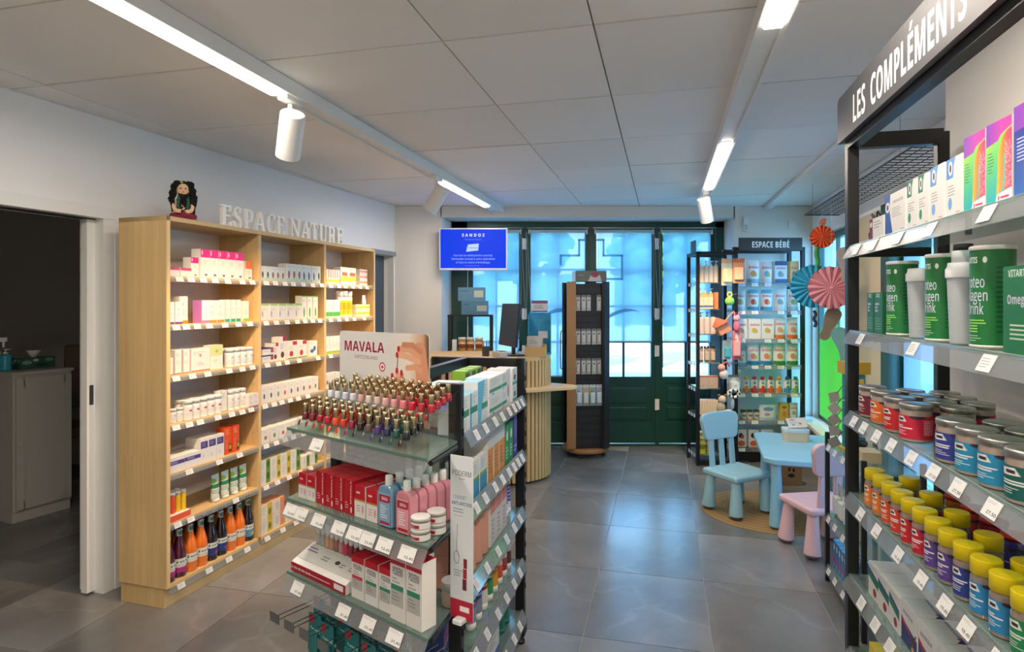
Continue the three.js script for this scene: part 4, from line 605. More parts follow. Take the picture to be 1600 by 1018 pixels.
  S(3, { mk: yc.map(yj), u: 0.185, n: 13, step: 0.077, v: 0.038, desc: yn.map(c => c + ' vitamin jar with yellow cap'), cat: 'jar', turn: 0.35 });
  S(3, { mk: [yc[1], yc[5], yc[6], yc[8], yc[9]].map(yj), u: 0.26, v: 0.11, n: 5, step: 0.155, desc: 'yellow-capped vitamin jar, second row', cat: 'jar', turn: 0.35 });
  S(3, { mk: ['#b86a2a', '#a82a24', '#a01c34', '#3a3a84'].map(c => jar(0.03, 0.1, mat(c, 0.2, { clearcoat: 1 }), mat(0xb0201c, 0.4), jarLab(c), { lidH: 0.12, name: 'vitamin_jar', seg: 18 })), u: 0.35, v: 0.2, n: 4, step: 0.1, desc: 'squat red-capped vitamin jar, rear row', cat: 'jar' });
  const sup = art('#eceae4', [['p', '#1f7a52', [[0, 22], [100, 44], [100, 62], [0, 44]]], ['p', '#23428c', [[0, 16], [100, 36], [100, 44], [0, 24]]], ['o', 62, 78, 16, 12, '#a81c34'], ['l', 16, 8, 60, 2, '#a8a8a8']], 128), magn = art('#e9e8e6', [['t', 'MAGNESIUM', 42, 26, 12, '#5a5f70', 0.85], ['p', '#24367e', [[0, 46], [100, 60], [100, 100], [0, 100]]], ['p', '#b8243c', [[0, 40], [60, 62], [66, 70], [0, 52]]], ['p', '#7a3a2c', [[56, 74], [70, 88], [96, 50], [90, 48], [70, 76], [62, 70]]], ['o', 74, 92, 9, 8, '#e0a060']], 256), magT = art('#e6e6e6', [['t', 'MAGNESIUM', 40, 40, 14, '#3a5a96', 0.8], ['p', '#24367e', [[62, 0], [100, 0], [100, 60], [80, 40]]], ['p', '#b8243c', [[58, 0], [66, 0], [84, 46], [78, 50]]]], 128);
  S(4, { mk: carton(0.084, 0.105, 0.1, sup, W, 0xdedcd6), u: 0.215, n: 3, step: 0.09, v: 0.075, desc: 'white carton with green and red swoosh', cat: 'carton' });
  S(4, { mk: carton(0.112, 0.115, 0.1, magn, W, magT), u: 0.503, n: 3, step: 0.118, v: 0.075, desc: 'white and navy magnesium carton', cat: 'carton' });
  S(4, { mk: carton(0.25, 0.13, 0.1, magn, W, magT), u: 0.95, v: 0.075, desc: 'large white and navy magnesium carton', cat: 'carton' });
  S(4, { mk: carton(0.1, 0.1, 0.08, sup, W, 0x9a9a98), u: 0.42, n: 3, step: 0.15, v: 0.19, desc: 'grey topped carton behind the magnesium cartons', cat: 'carton' });
  S(5, { mk: carton(0.1, 0.1, 0.12, art('#e6c81e', [['o', 50, 46, 30, 18, '#d86a24'], ['l', 18, 74, 60, 2, '#7a6a10', 8, 4]], 128), 0xdcbc1c, 0xe6c81e), u: 0.24, n: 3, step: 0.11, v: 0.08, desc: 'yellow carton with orange print', cat: 'carton' });
  // small camera and bracket on the rack's rear post
  const cam = G('web_camera'); M('body', rbox(0.11, 0.022, 0.025, 0.008), black, cam); M('arm', box(0.012, 0.06, 0.012), black, cam, 0.045, 0.03, -0.012); place(cam, RK, 0.2, 1.585, 0.25, 0.3); tag(cam, 'slim black camera bar under the top rack shelf', 'camera');
}
// ---------- low gondola in the middle with goods facing the aisle ----------
const GR = frame(-0.145, 1.84, 75.96), GL = 0.815, GD = 0.255;
const GLEV = [1.07, 0.838, 0.595, 0.372, 0.15];
{
  const t = G('gondola'); place(t, GR, 0, 0, 0); const H = 1.236, W = 0.41;
  const post = (x, z) => M('post', rbox(0.03, H - 0.03, 0.04, 0.003), darkMetal, t, x, (H + 0.03) / 2, z);
  post(-0.015, -0.02); post(GL + 0.015, -0.02); post(GL + 0.015, -W); post(0.29, -0.27); post(GL + 0.015, -0.27);
  for (const x of [-0.015, GL + 0.015]) M('slot_strip', merged(Array.from({ length: 16 }, (_, i) => box(0.004, 0.022, 0.008).clone().translate(x - Math.sign(x - 0.3) * 0.0, 0.25 + i * 0.06, -0.0005 - 0.0 + 0.0005))), mat(0x060606, 0.8), t);
  const beam = (w, d, x, z, y = H - 0.02) => M('beam', rbox(w, 0.04, d, 0.003), darkMetal, t, x, y, z);
  beam(0.03, W, GL + 0.015, -W / 2 - 0.01); beam(0.03, 0.045, -0.015, -0.055); beam(GL - 0.3, 0.03, GL / 2 + 0.15, -0.27);
  M('back_panel', box(GL - 0.31, 0.98, 0.006), mat(0x232426, 0.6), t, GL / 2 + 0.155, 0.62, -0.27);
  M('base_frame', merged([box(GL + 0.06, 0.05, 0.05).clone().translate(GL / 2, 0.06, -0.04), box(0.05, 0.05, W + 0.02).clone().translate(GL + 0.03, 0.06, -W / 2 - 0.01)]), darkMetal, t);
  M('foot_arm', rbox(0.2, 0.045, 0.06, 0.006), darkMetal, t, GL + 0.12, 0.075, -0.09);
  for (const [x, z] of [[GL + 0.015, -0.02], [GL + 0.2, -0.09], [-0.015, -0.02], [GL + 0.015, -W]]) M('levelling_foot', lathe([[0, 0], [0.02, 0], [0.02, 0.012], [0.006, 0.018], [0.006, 0.045], [0, 0.045]], 12), black, t, x, 0.0, z);
  GLEV.forEach((y, k) => {
    const s = M('shelf', prism([[0.01, 0], [GL - 0.01, 0], [GL - 0.01, GD - 0.01], [0.12, GD - 0.01], [0.01, 0.12]], -0.01, 0), shelfGlass, t, 0, y, 0);
    edge(s, GL - 0.03, [0.1, 0.2, 0.32, 0.42, 0.52, 0.6, 0.67, 0.74].slice(0, k > 1 ? 6 : 8).map((u, i) => u + (k > 1 ? i * 0.02 : 0)), { x0: 0.015, z: 0.002, y: -0.006, h: 0.05, tw: 0.04, th: 0.034, tilt: 0.5, lip: mat(0xc4c9ce, 0.08, { transmission: 0.75, thickness: 0 }) });
  });
  tag(t, 'low black metal gondola rack facing the aisle', 'rack');
  const nm = ['top', 'second', 'third', 'fourth', 'lowest'], S = (k, o) => stock(GR, `${nm[k]} gondola shelf`, GLEV[k], { jig: 0.006, ...o });
  const W8 = 0xeceef0;
  const bandage = art('#e8eef0', [[0, 0, 26, 100, '#59b4d4'], [0, 40, 100, 58, '#2d8a74'], ['l', 36, 12, 50, 4, '#8aa8b4', 6], ['l', 36, 66, 50, 4, '#a8b8bc', 6]], 128), cyan = art('#dfeaf0', [['p', '#6ac0e4', [[0, 0], [70, 0], [30, 100], [0, 100]]], [40, 56, 100, 70, '#2f9a7c'], ['l', 46, 14, 44, 5, '#7aa8c0', 6]], 128), green = art('#8fc43a', [[10, 6, 90, 22, '#2f4a3a'], ['o', 52, 60, 24, 16, '#4f9a2a'], ['l', 16, 34, 60, 2, '#f0f4e0', 8, 4]], 128), stri = art('#e6eae8', [[0, 60, 100, 78, '#3f9a78'], ['l', 14, 14, 70, 5, '#9aa4a4', 7], ['o', 30, 88, 8, 6, '#6aa0c0']], 128), pinkc = art('#eaeaea', [['o', 50, 60, 22, 18, '#d87a9a'], ['l', 20, 16, 60, 4, '#a8a8b0', 7]], 128), eye = art('#e8eaea', [['o', 50, 55, 24, 18, '#3f6a78'], [0, 80, 100, 100, '#5fa89a'], ['l', 20, 14, 60, 3, '#98a4a8', 7]], 128);
  S(0, { mk: carton(0.085, 0.115, 0.075, bandage, W8, 0x8ccbe0), u: 0.062, n: 2, step: 0.09, v: 0.055, desc: 'white carton with teal stripes', cat: 'carton' });
  S(0, { mk: carton(0.085, 0.132, 0.09, bandage, W8, 0xdfe9ee), u: 0.165, n: 2, step: 0.09, v: 0.15, desc: 'taller white carton with teal stripes, rear row', cat: 'carton' });
  S(0, { mk: carton(0.12, 0.14, 0.06, cyan, W8, 0x9fd4ea), u: 0.262, v: 0.05, desc: 'large white and cyan carton', cat: 'carton' });
  S(0, { mk: carton(0.16, 0.068, 0.09, stri, W8), u: 0.412, v: 0.06, stack: 2, sh: 0.0685, desc: 'wide white dressing carton with green band', cat: 'carton' });
  S(0, { mk: carton(0.075, 0.068, 0.09, stri, W8), u: 0.535, v: 0.06, stack: 2, sh: 0.0685, desc: 'narrow white dressing carton with green band', cat: 'carton' });
  S(0, { mk: carton(0.062, 0.152, 0.05, green, 0x86b83a, 0x9acb44), u: 0.43, v: 0.155, n: 3, step: 0.075, desc: 'tall lime green carton in the rear row', cat: 'carton' });
  S(0, { mk: carton(0.06, 0.142, 0.08, pinkc, W8), u: 0.615, v: 0.06, desc: 'tall white carton with a pink dot', cat: 'carton' });
  S(0, { mk: carton(0.08, 0.068, 0.08, eye, W8), u: 0.705, v: 0.055, stack: 2, sh: 0.0685, desc: 'small white and teal carton', cat: 'carton' });
  const grey = art('#dcdad8', [['l', 12, 18, 70, 5, '#8a8a90', 8, 3], [78, 0, 100, 100, '#4a5f9a']], 128), orangeC = art('#e29a4a', [[0, 0, 100, 30, '#d8dce0'], ['l', 16, 44, 60, 5, '#b06a24', 8, 4]], 128), blueC = art('#e2e6e8', [[0, 52, 100, 100, '#3f9ac8'], [0, 46, 100, 54, '#8ab43a'], ['l', 14, 12, 60, 4, '#8a949c', 7]], 128), tealC = art('#dfe6e4', [[0, 0, 100, 34, '#2f8a78'], [0, 70, 100, 100, '#b8d4dc'], ['l', 14, 44, 60, 3, '#8a9a9c', 7]], 128), greenC = art('#2f9a5a', [['o', 50, 30, 24, 12, '#e6efe6'], ['l', 18, 56, 60, 4, '#cfe6cf', 8, 4]], 128), indigo = art('#4a4aa8', [['o', 50, 40, 22, 22, '#8a6ac8'], ['l', 20, 74, 60, 2, '#d8d4f0', 8, 4]], 128);
  S(1, { mk: carton(0.095, 0.105, 0.09, tealC, W8, 0xdcdad6), u: 0.068, v: 0.06, desc: 'white carton with dark teal top stripe', cat: 'carton' });
  S(1, { mk: carton(0.085, 0.12, 0.09, blueC, W8, 0xdedcd8), u: 0.163, n: 2, step: 0.09, v: 0.06, desc: 'white carton with a blue foot', cat: 'carton' });
  S(1, { mk: carton(0.1, 0.14, 0.08, grey, 0xdad8d4), u: 0.19, n: 3, step: 0.105, v: 0.172, desc: 'pale grey carton in the rear row', cat: 'carton' });
  S(1, { mk: carton(0.075, 0.17, 0.1, orangeC, 0xdad8d4, 0xdcdad6), u: 0.343, n: 3, step: 0.08, v: 0.065, desc: 'white carton with an orange lower half', cat: 'carton' });
  S(1, { mk: carton(0.06, 0.16, 0.09, greenC, 0x2f8a55, 0x2a7a48), u: 0.58, n: 2, step: 0.064, v: 0.06, desc: 'bright green carton', cat: 'carton' });
  S(1, { mk: carton(0.06, 0.19, 0.09, indigo, 0x44449a), u: 0.715, v: 0.06, desc: 'tall indigo carton', cat: 'carton' });
  const peach = mat(0xe0a58c, 0.5), peachL = art('#e0a58c', [['l', 38, 18, 24, 6, '#b07a68', 11, 5]], 128);
  S(2, { mk: carton(0.1, 0.05, 0.1, mat(0xe8a896, 0.5), 0xe2a08e), u: 0.07, v: 0.06, stack: 3, sh: 0.0505, desc: 'flat peach pink carton', cat: 'carton' });
  S(2, { mk: pumpBottle(0.033, 0.2, peachL, 0xe4e2de, 'lotion_bottle'), u: 0.168, n: 3, step: 0.074, v: 0.05, desc: 'peach lotion bottle with white pump', cat: 'bottle' });
  S(2, { mk: carton(0.075, 0.19, 0.08, art('#dcd8d4', [[0, 0, 100, 40, '#d8806e'], ['l', 26, 52, 46, 5, '#8a7a8a', 8, 3]], 128), 0xdcd4d0, 0xd87f6c), u: 0.395, n: 3, step: 0.08, v: 0.06, desc: 'coral topped tall white carton', cat: 'carton' });
  S(2, { mk: capTube(0.034, 0.165, art('#2c3f9e', [['l', 30, 20, 40, 6, '#b8c4ea', 10, 4], [0, 80, 100, 100, '#e8eaf0']], 64), 0xe8e8ec), u: 0.65, n: 3, step: 0.045, v: 0.055, desc: 'royal blue hand cream tube', cat: 'tube' });
  const tubes = [['#8a8fa0', '#4a3fa8'], ['#8a8fa0', '#3a4fa8'], ['#e4e2dc', '#c0303c'], ['#3f9a5a', '#2a7a44'], ['#e0a02c', '#c07a1c'], ['#d8552c', '#e8e0dc'], ['#a83f34', '#e4dcd8'], ['#5a3f3a', '#dcd4d0']];
  S(3, { mk: tubes.map(([a, b]) => capTube(0.044, 0.19, art(a, [[0, 30, 100, 70, b], ['l', 30, 36, 40, 4, '#f0ece8', 8, 3]], 64), 0xdcdcda)), u: 0.22, n: 8, step: 0.07, v: 0.05, desc: ['grey tube with purple band', 'grey tube with blue band', 'white tube with red band', 'green cream tube', 'amber cream tube', 'vermilion cream tube', 'brick red cream tube', 'brown cream tube'], cat: 'tube', turn: -0.3 });
  S(3, { mk: carton(0.07, 0.14, 0.07, art('#3a4f9c', [['p', '#c85a8a', [[0, 60], [100, 30], [100, 50], [0, 80]]], ['p', '#e0a0c0', [[0, 84], [100, 54], [100, 64], [0, 94]]], ['l', 16, 8, 60, 3, '#c8d0f0', 7]], 128), 0x34488e), u: 0.09, v: 0.12, desc: 'blue carton with pink diagonal stripes', cat: 'carton' });
  S(4, { mk: carton(0.12, 0.14, 0.1, art('#4aa8d8', [['p', '#2f86c0', [[0, 40], [100, 20], [100, 34], [0, 56]]], ['l', 14, 70, 60, 4, '#d8ecf8', 7, 3]], 128), 0x4a9fce, 0x6abce4), u: 0.1, v: 0.07, desc: 'sky blue carton', cat: 'carton' });
  S(4, { mk: carton(0.05, 0.16, 0.09, art('#2a55b8', [['o', 50, 16, 22, 9, '#e8ecf4'], ['l', 22, 36, 56, 5, '#a8c0f0', 9, 4]], 128), 0x2548a0), u: 0.2, v: 0.06, desc: 'narrow royal blue carton', cat: 'carton' });
  S(4, { mk: carton(0.16, 0.12, 0.09, art('#dfe0de', [['l', 12, 14, 66, 3, '#8a9096', 9, 4], [0, 60, 100, 84, '#3f5fa8']], 128), 0xdcdcda), u: 0.38, v: 0.06, desc: 'wide white carton with navy writing', cat: 'carton' });
  S(4, { mk: capTube(0.06, 0.17, art('#dfe6e4', [[0, 60, 100, 100, '#1f7a6c'], [10, 20, 90, 36, '#25404a']], 64), 0x1f7068), u: 0.54, n: 3, step: 0.08, v: 0.06, desc: 'white tube with teal foot', cat: 'tube' });
}
// ---------- nail care display on the gondola's end ----------
const EC = frame(-0.72, 1.95, -38), ELEV = [1.08, 0.855, 0.62];
{
  const t = G('end_display'); place(t, EC, 0, 0, 0);
  const quad = (y, th, pts) => prism(pts.map(([u, v]) => [u, v]), y - th, y);
  const poly = [[0, 0.0], [0.64, 0.0], [0.56, 0.195], [-0.09, 0.24]];
  M('post', rbox(0.035, 1.03, 0.035, 0.003), darkMetal, t, -0.1, 0.555, -0.262);
  M('back_panel', box(0.31, 0.98, 0.006), mat(0x1f2022, 0.6), t, 0.125, 0.575, -0.25);
  M('base', rbox(0.5, 0.05, 0.18, 0.006), darkMetal, t, 0.22, 0.05, -0.12);
  for (const [x, z] of [[0.02, -0.06], [0.42, -0.06], [0.02, -0.18], [0.42, -0.18]]) M('levelling_foot', cyl(0.018, 0.02, 0.026, 10), black, t, x, 0, z);
  const tags = [[0.18], [0.04, 0.1, 0.19, 0.29, 0.36, 0.42, 0.49, 0.58], [0.08, 0.31, 0.42, 0.53]];
  ELEV.forEach((y, k) => {
    const s = M('shelf', quad(y, 0.008, poly), shelfGlass, t); M('glass_edge', box(0.64, 0.008, 0.002), glassEdge, s, 0.32, y - 0.004, 0.0015); 
    const r = M('price_rail', box(0.64, 0.05, 0.003), lipClear, s, 0.32, y - 0.03, 0.012); r.rotation.x = -0.5;
    const tm = art('#f4f4f2', [['l', 8, 10, 74, 2, '#9a9a9a', 9, 2], ['t', ['7.90', '12.45', '31.40'][k], 66, 74, 24, '#555555']], 64);
    for (const u of tags[k]) { const q = M('price_tag', box(k === 1 ? 0.058 : 0.056, 0.036, 0.0012), tm, s, u, y - 0.028, 0.0155); q.rotation.x = -0.5; }
    M('shelf_arm', merged([bar([0.56, y - 0.018, -0.19], [0.63, y - 0.018, -0.02], 0.008, 6)]), darkMetal, s); M('shelf_arm', bar([-0.04, y - 0.018, -0.24], [0.0, y - 0.018, -0.02], 0.008, 6), darkMetal, s);
  });
  tag(t, 'black end display with glass shelves of nail care goods', 'rack');
  const at2 = (k, o) => stock(EC, `${['top', 'middle', 'lower'][k]} nail shelf`, ELEV[k], { jig: 0.004, ...o });
  // stepped acrylic stand with its printed header
  const st = G('polish_stand'); place(st, EC, 0.02, ELEV[0] + 0.001, 0.022);
  const side = new THREE.Shape(); [[0.0, 0], [0, 0.035], [-0.1, 0.075], [-0.1, 0.105], [-0.192, 0.14], [-0.192, 0]].forEach(([z, y], i) => i ? side.lineTo(z, y) : side.moveTo(z, y));
  for (const x of [0, 0.527]) M('side_panel', new THREE.ExtrudeGeometry(side, { depth: 0.003, bevelEnabled: false }).rotateY(-Math.PI / 2).translate(x + 0.003, 0, 0), acrylic, st);
  const step = (n, z0, z1, y) => M(n, box(0.52, 0.003, z0 - z1), acrylic, st, 0.265, y, (z0 + z1) / 2);
  const rowY = []; for (const [z, y] of [[-0.015, 0.022], [-0.041, 0.03], [-0.067, 0.038], [-0.11, 0.082], [-0.133, 0.09], [-0.156, 0.098], [-0.179, 0.106]]) { step('tier', z + 0.0112, z - 0.0112, y); rowY.push([z, y + 0.0017]); }
  for (const [z, y] of [[0.006, 0.018], [-0.091, 0.074]]) { const l = M('front_lip', box(0.524, 0.03, 0.002), acrylic, st, 0.265, y, z); l.rotation.x = -0.4; }
  const cols1 = [0x6d0f22, 0x7e1024, 0xa8142c, 0xb01428, 0xe0522a, 0xc83028, 0x8a1838, 0x2a1016, 0x5f4a44, 0x4a2a78, 0x1c2450, 0x12504a, 0x1a1c1a], cols2 = [0xdfe4ea, 0xd8dde6, 0xccd4e6, 0xd8d8e6, 0xd0a8a0, 0xd8cfc6, 0xd8c0b8, 0xe0aeb0, 0xdca0a4, 0xe07a8a, 0xc81c3c, 0xb01430, 0xa8102c];
  const word1 = ['dark red', 'garnet', 'cherry', 'ruby', 'orange', 'coral red', 'wine', 'near black', 'taupe', 'violet', 'navy', 'deep green', 'black'], word2 = ['clear', 'milky', 'pale blue', 'pearl', 'nude', 'beige', 'shell', 'blush', 'rose', 'pink', 'raspberry', 'poppy', 'crimson'];
  for (const [z, y] of [[0.008, 0.018], [-0.089, 0.074]]) (z > 0 ? cols1 : cols2).forEach((c, i) => { const s = M('colour_chip', new THREE.SphereGeometry(0.008, 10, 8).scale(0.7, 1.15, 0.25), mat(c, 0.12, { clearcoat: 1 }), st, 0.025 + i * 0.0395, y, z + 0.001); s.rotation.x = -0.4; });
  const hd = new THREE.MeshPhysicalMaterial({ roughness: 0.4, map: canvasTex(1024, 640, (x, W, H) => {
    x.fillStyle = '#c9c8c6'; x.fillRect(0, 0, W, H); const g = x.createLinearGradient(W * 0.6, 0, W, 0); g.addColorStop(0, '#c9c8c6'); g.addColorStop(0.5, '#d8cdc4'); g.addColorStop(0.86, '#c39a78'); g.addColorStop(1, '#5a3a28'); x.fillStyle = g; x.fillRect(W * 0.6, 0, W * 0.4, H);
    txt(x, 'MAVALA', 300, 112, 104, '#8a1a34', 1.18); txt(x, 'SWITZERLAND', 330, 190, 34, '#7a4a5a', 1.3, 'sans-serif', 'normal'); dot(x, 524, 250, 34, 34, '#a81c3c'); dot(x, 524, 250, 24, 24, '#f2eeee'); x.fillStyle = '#a81c3c'; x.fillRect(518, 234, 12, 32); x.fillRect(508, 244, 32, 12);
    const fin = (pts, w, c) => { x.strokeStyle = c; x.lineWidth = w; x.lineCap = 'round'; x.lineJoin = 'round'; x.beginPath(); pts.forEach(([a, b], i) => i ? x.lineTo(a, b) : x.moveTo(a, b)); x.stroke(); }, sk = '#d0987a', s2 = '#b97f62';
    fin([[800, 420], [900, 560], [960, 640]], 150, sk); fin([[640, 320], [690, 440], [740, 560]], 42, sk); fin([[690, 280], [730, 400], [770, 540]], 42, '#d6a184'); fin([[740, 290], [770, 420], [800, 540]], 40, s2); fin([[600, 430], [690, 520], [760, 600]], 38, sk);
    fin([[930, 120], [960, 300], [1000, 420]], 130, '#c88f70'); fin([[720, 110], [820, 110], [920, 150]], 46, sk); fin([[700, 150], [800, 160], [920, 190]], 44, '#d6a184'); fin([[760, 80], [860, 80], [940, 120]], 40, s2); fin([[800, 240], [880, 230], [940, 250]], 40, sk);
    for (const [a, b] of [[636, 306], [688, 266], [738, 278], [706, 112], [690, 154]]) dot(x, a, b, 15, 22, '#b01c2c'); fin([[700, 160], [690, 250]], 8, '#3a2a20');
  }) });
  const hs = new THREE.Shape(), hw = 0.445, hh = 0.29, r = 0.014; hs.moveTo(0, 0); hs.lineTo(hw, 0); hs.lineTo(hw, hh - r); hs.quadraticCurveTo(hw, hh, hw - r, hh); hs.lineTo(r, hh); hs.quadraticCurveTo(0, hh, 0, hh - r); hs.lineTo(0, 0);
  const hg = new THREE.ExtrudeGeometry(hs, { depth: 0.004, bevelEnabled: false }); const uv = hg.attributes.uv, pp = hg.attributes.position; for (let i = 0; i < uv.count; i++) uv.setXY(i, pp.getX(i) / hw, pp.getY(i) / hh);
  M('header_card', hg, [hd, mat(0xc9c8c6, 0.5)], st, -0.045, 0.01, -0.2).userData.label = 'printed header card with lettering and painted hands';
  tag(st, 'clear stepped stand of nail polish with a lettered header card', 'display stand');
  rowY.forEach(([z, y], r) => { for (let i = 0; i < 13; i++) {
    const low = r < 3, c = low ? cols1[i] : cols2[i]; if (r > 3 && rnd() < 0.06) continue;
    const b = polish(c)(); place(b, EC, 0.02 + 0.025 + i * 0.0395 + rr(-0.001, 0.001), ELEV[0] + 0.001 + y + 0.0005, 0.022 - z, rr(-1, 1)); b.rotation.x = 0;
    tag(b, `${low ? word1[i] : word2[i]} nail polish, ${low ? 'lower' : 'upper'} tier, ${low ? ['front', 'second', 'third'][r] : ['front', 'second', 'third', 'fourth'][r - 3]} row`, 'nail polish', 'small nail polishes with gold caps');
  } });
  // middle shelf
  const W = 0xe9e7e3, RD = 0xb81024;
  const rw = art('#e9e6e2', [[0, 0, 100, 44, '#c4122a'], [0, 44, 100, 49, '#b89a50'], ['l', 18, 20, 62, 1, '#f0d8d8', 9, 6], ['l', 20, 62, 50, 3, '#d89aa4', 8, 3], ['o', 78, 72, 6, 13, '#d8707e']], 128), rd = art('#b81024', [['t', 'MAVALA', 72, 36, 17, '#f4e4e4', 1, -1.5708], ['l', 12, 66, 40, 3, '#e8b8bc', 7, 3], ['o', 76, 86, 8, 9, '#f0dcdc']], 128);
  at2(1, { mk: carton(0.043, 0.078, 0.04, rw, W, RD), u: 0.045, n: 2, step: 0.046, v: 0.045, desc: 'small white carton with red rounded top', cat: 'carton' });
  at2(1, { mk: carton(0.044, 0.1, 0.04, rd, RD, 0xc8142a), u: 0.142, n: 4, step: 0.0465, v: 0.045, rows: 3, rstep: 0.043, desc: 'red nail care carton', cat: 'carton' });
  at2(1, { mk: carton(0.048, 0.092, 0.04, rw, W, RD), u: 0.333, n: 2, step: 0.054, v: 0.045, rows: 3, rstep: 0.044, desc: 'white nail care carton with red top', cat: 'carton' });
  const rl = (c, c2) => art(c, [['p', '#b01838', [[2, 6], [98, 6], [98, 24], [84, 28], [2, 28]]], ['t', 'MAVALA', 52, 17, 14, '#f6e6ea', 1], ['l', 12, 38, 70, 6, '#f2f4f6', 7, 2.6], [6, 86, 94, 95, '#b01838']], 256);
  const bl = mat(0x86b4d4, 0.12, { transmission: 0.35, thickness: 0, clearcoat: 1 }), pk = mat(0xe79aa8, 0.12, { transmission: 0.35, thickness: 0, clearcoat: 1 });
  at2(1, { mk: flatBottle(0.052, 0.142, 0.03, bl, rl('#86aece'), white), u: 0.45, v: 0.035, rows: 5, rstep: 0.038, desc: 'light blue remover bottle with white cap', cat: 'bottle' });
  at2(1, { mk: flatBottle(0.052, 0.142, 0.03, pk, rl('#e8a0ac'), white), u: 0.53, v: 0.03, rows: 5, rstep: 0.034, desc: 'pink remover bottle with white cap', cat: 'bottle' });
  at2(1, { mk: jar(0.026, 0.03, white, art('#ecebe8', [['o', 50, 50, 22, 14, '#d8a0a8'], ['l', 34, 44, 30, 2, '#8a3a4a', 8, 3]], 64), art('#efeeeb', [[40, 20, 60, 84, '#b01830'], ['l', 43, 40, 14, 2, '#f0dce0', 14, 6]], 128), { lidH: 0.4, name: 'cream_pot' }), u: 0.588, v: 0.025, rows: 2, rstep: 0.058, stack: 2, sh: 0.0305, desc: 'white round cream pot', cat: 'pot' });
  at2(1, { mk: pumpBottle(0.026, 0.13, mat(0x4a1626, 0.15, { clearcoat: 1 }), mat(0x3a1220, 0.3), 'cream_bottle'), u: 0.05, n: 4, step: 0.058, v: 0.205, desc: 'burgundy bottle in the rear', cat: 'bottle' });
  // lower shelf
  const tray = G('tester_tray'); { const s = new THREE.Shape(); [[0, 0], [0.0, 0.028], [-0.012, 0.034], [-0.075, 0.062], [-0.15, 0.07], [-0.15, 0]].forEach(([z, y], i) => i ? s.lineTo(z, y) : s.moveTo(z, y)); const g = new THREE.ExtrudeGeometry(s, { depth: 0.28, bevelEnabled: false }).rotateY(-Math.PI / 2).translate(0.28, 0, 0); M('tray_body', g, mat(0xe6e4e0, 0.5), tray, 0, 0, 0);
    M('front_strip', box(0.28, 0.027, 0.0015), art('#a81430', [['t', 'PODERM', 14, 52, 34, '#f2e0e4', 0.34], ['l', 30, 50, 44, 1, '#e8b8c4', 9, 12], [80, 20, 96, 80, '#eee8ea']], 256), tray, 0.14, 0.014, 0.0012); const tp = M('top_print', box(0.272, 0.001, 0.06), art('#e8e6e2', [['l', 4, 16, 22, 2, '#9a7ab0', 18, 9], ['l', 36, 40, 16, 2, '#8a8a8e', 16, 6], ['o', 64, 46, 4, 12, '#3a3a3c'], ['l', 70, 42, 10, 2, '#8a8a8e', 14, 6], ['l', 86, 42, 10, 2, '#8a8a8e', 14, 6]], 256), tray, 0.14, 0.0505, -0.044); tp.rotation.x = 0.418; }
  place(tray, EC, 0.005, ELEV[2] + 0.0007, 0.012); tag(tray, 'white tester tray with a red lettered front strip', 'tray');
  const capW = mat(0xe2e1de, 0.4), vc = [0xb8b8b8, 0xb0b0b0, 0xd0a088, 0xc89480, 0x9a6a60, 0xc08890, 0xc01c50, 0x8a1430, 0x6a1024, 0x4a0c18], vn = ['silver', 'grey', 'nude', 'tan', 'mocha', 'mauve', 'fuchsia', 'ruby', 'wine', 'burgundy'];
  vc.forEach((c, i) => { for (let r = 0; r < 3; r++) { const b = polish(c, capW)(); b.scale.set(1, 1.45, 1); place(b, EC, 0.03 + i * 0.0245, ELEV[2] + 0.0015 + 0.0645 + r * 0.0028 + (r ? 0.0015 : 0), 0.012 + 0.085 + r * 0.026); tag(b, `${vn[i]} tester varnish with long white cap, ${['front', 'second', 'third'][r]} row on tray`, 'nail polish', 'tester varnishes with white caps'); } });
  const pd = (c, k) => art('#e6e4e1', [[0, 0, 100, 16, '#c0142c'], ['t', 'PODERM', 50, 26, 17, '#4a4c58', 0.95], ['l', 14, 36, 50, 2, '#a0a0a8', 5, 2], [6, 46, 88, 54, c], [6, 54, 88, 78, '#b8b8b6'], ['l', 12, 58, 50, 3, '#8a8a8a', 5, 1.6]], 256);
  at2(2, { mk: [pd('#c23a52'), pd('#2f8a6c'), pd('#2f8a6c')].map(a => carton(0.057, 0.122, 0.05, a, W, 0xc0142c)), u: 0.33, n: 3, step: 0.0615, v: 0.045, rows: 3, rstep: 0.055, desc: ['red-topped treatment carton with pink band', 'red-topped treatment carton with green band', 'red-topped treatment carton with green band'], cat: 'carton' });
  at2(2, { mk: carton(0.06, 0.178, 0.052, pd('#2f8a6c'), W, 0xc0142c), u: 0.515, n: 2, step: 0.064, v: 0.035, desc: 'tall white treatment carton with red top', cat: 'carton' });
  at2(2, { mk: jar(0.03, 0.07, mat(0xb09a88, 0.2), mat(0xb8b6b2, 0.4), null, { lidH: 0.36, name: 'balm_pot' }), u: 0.565, v: 0.168, desc: 'clay coloured balm pot with grey lid', cat: 'pot' });
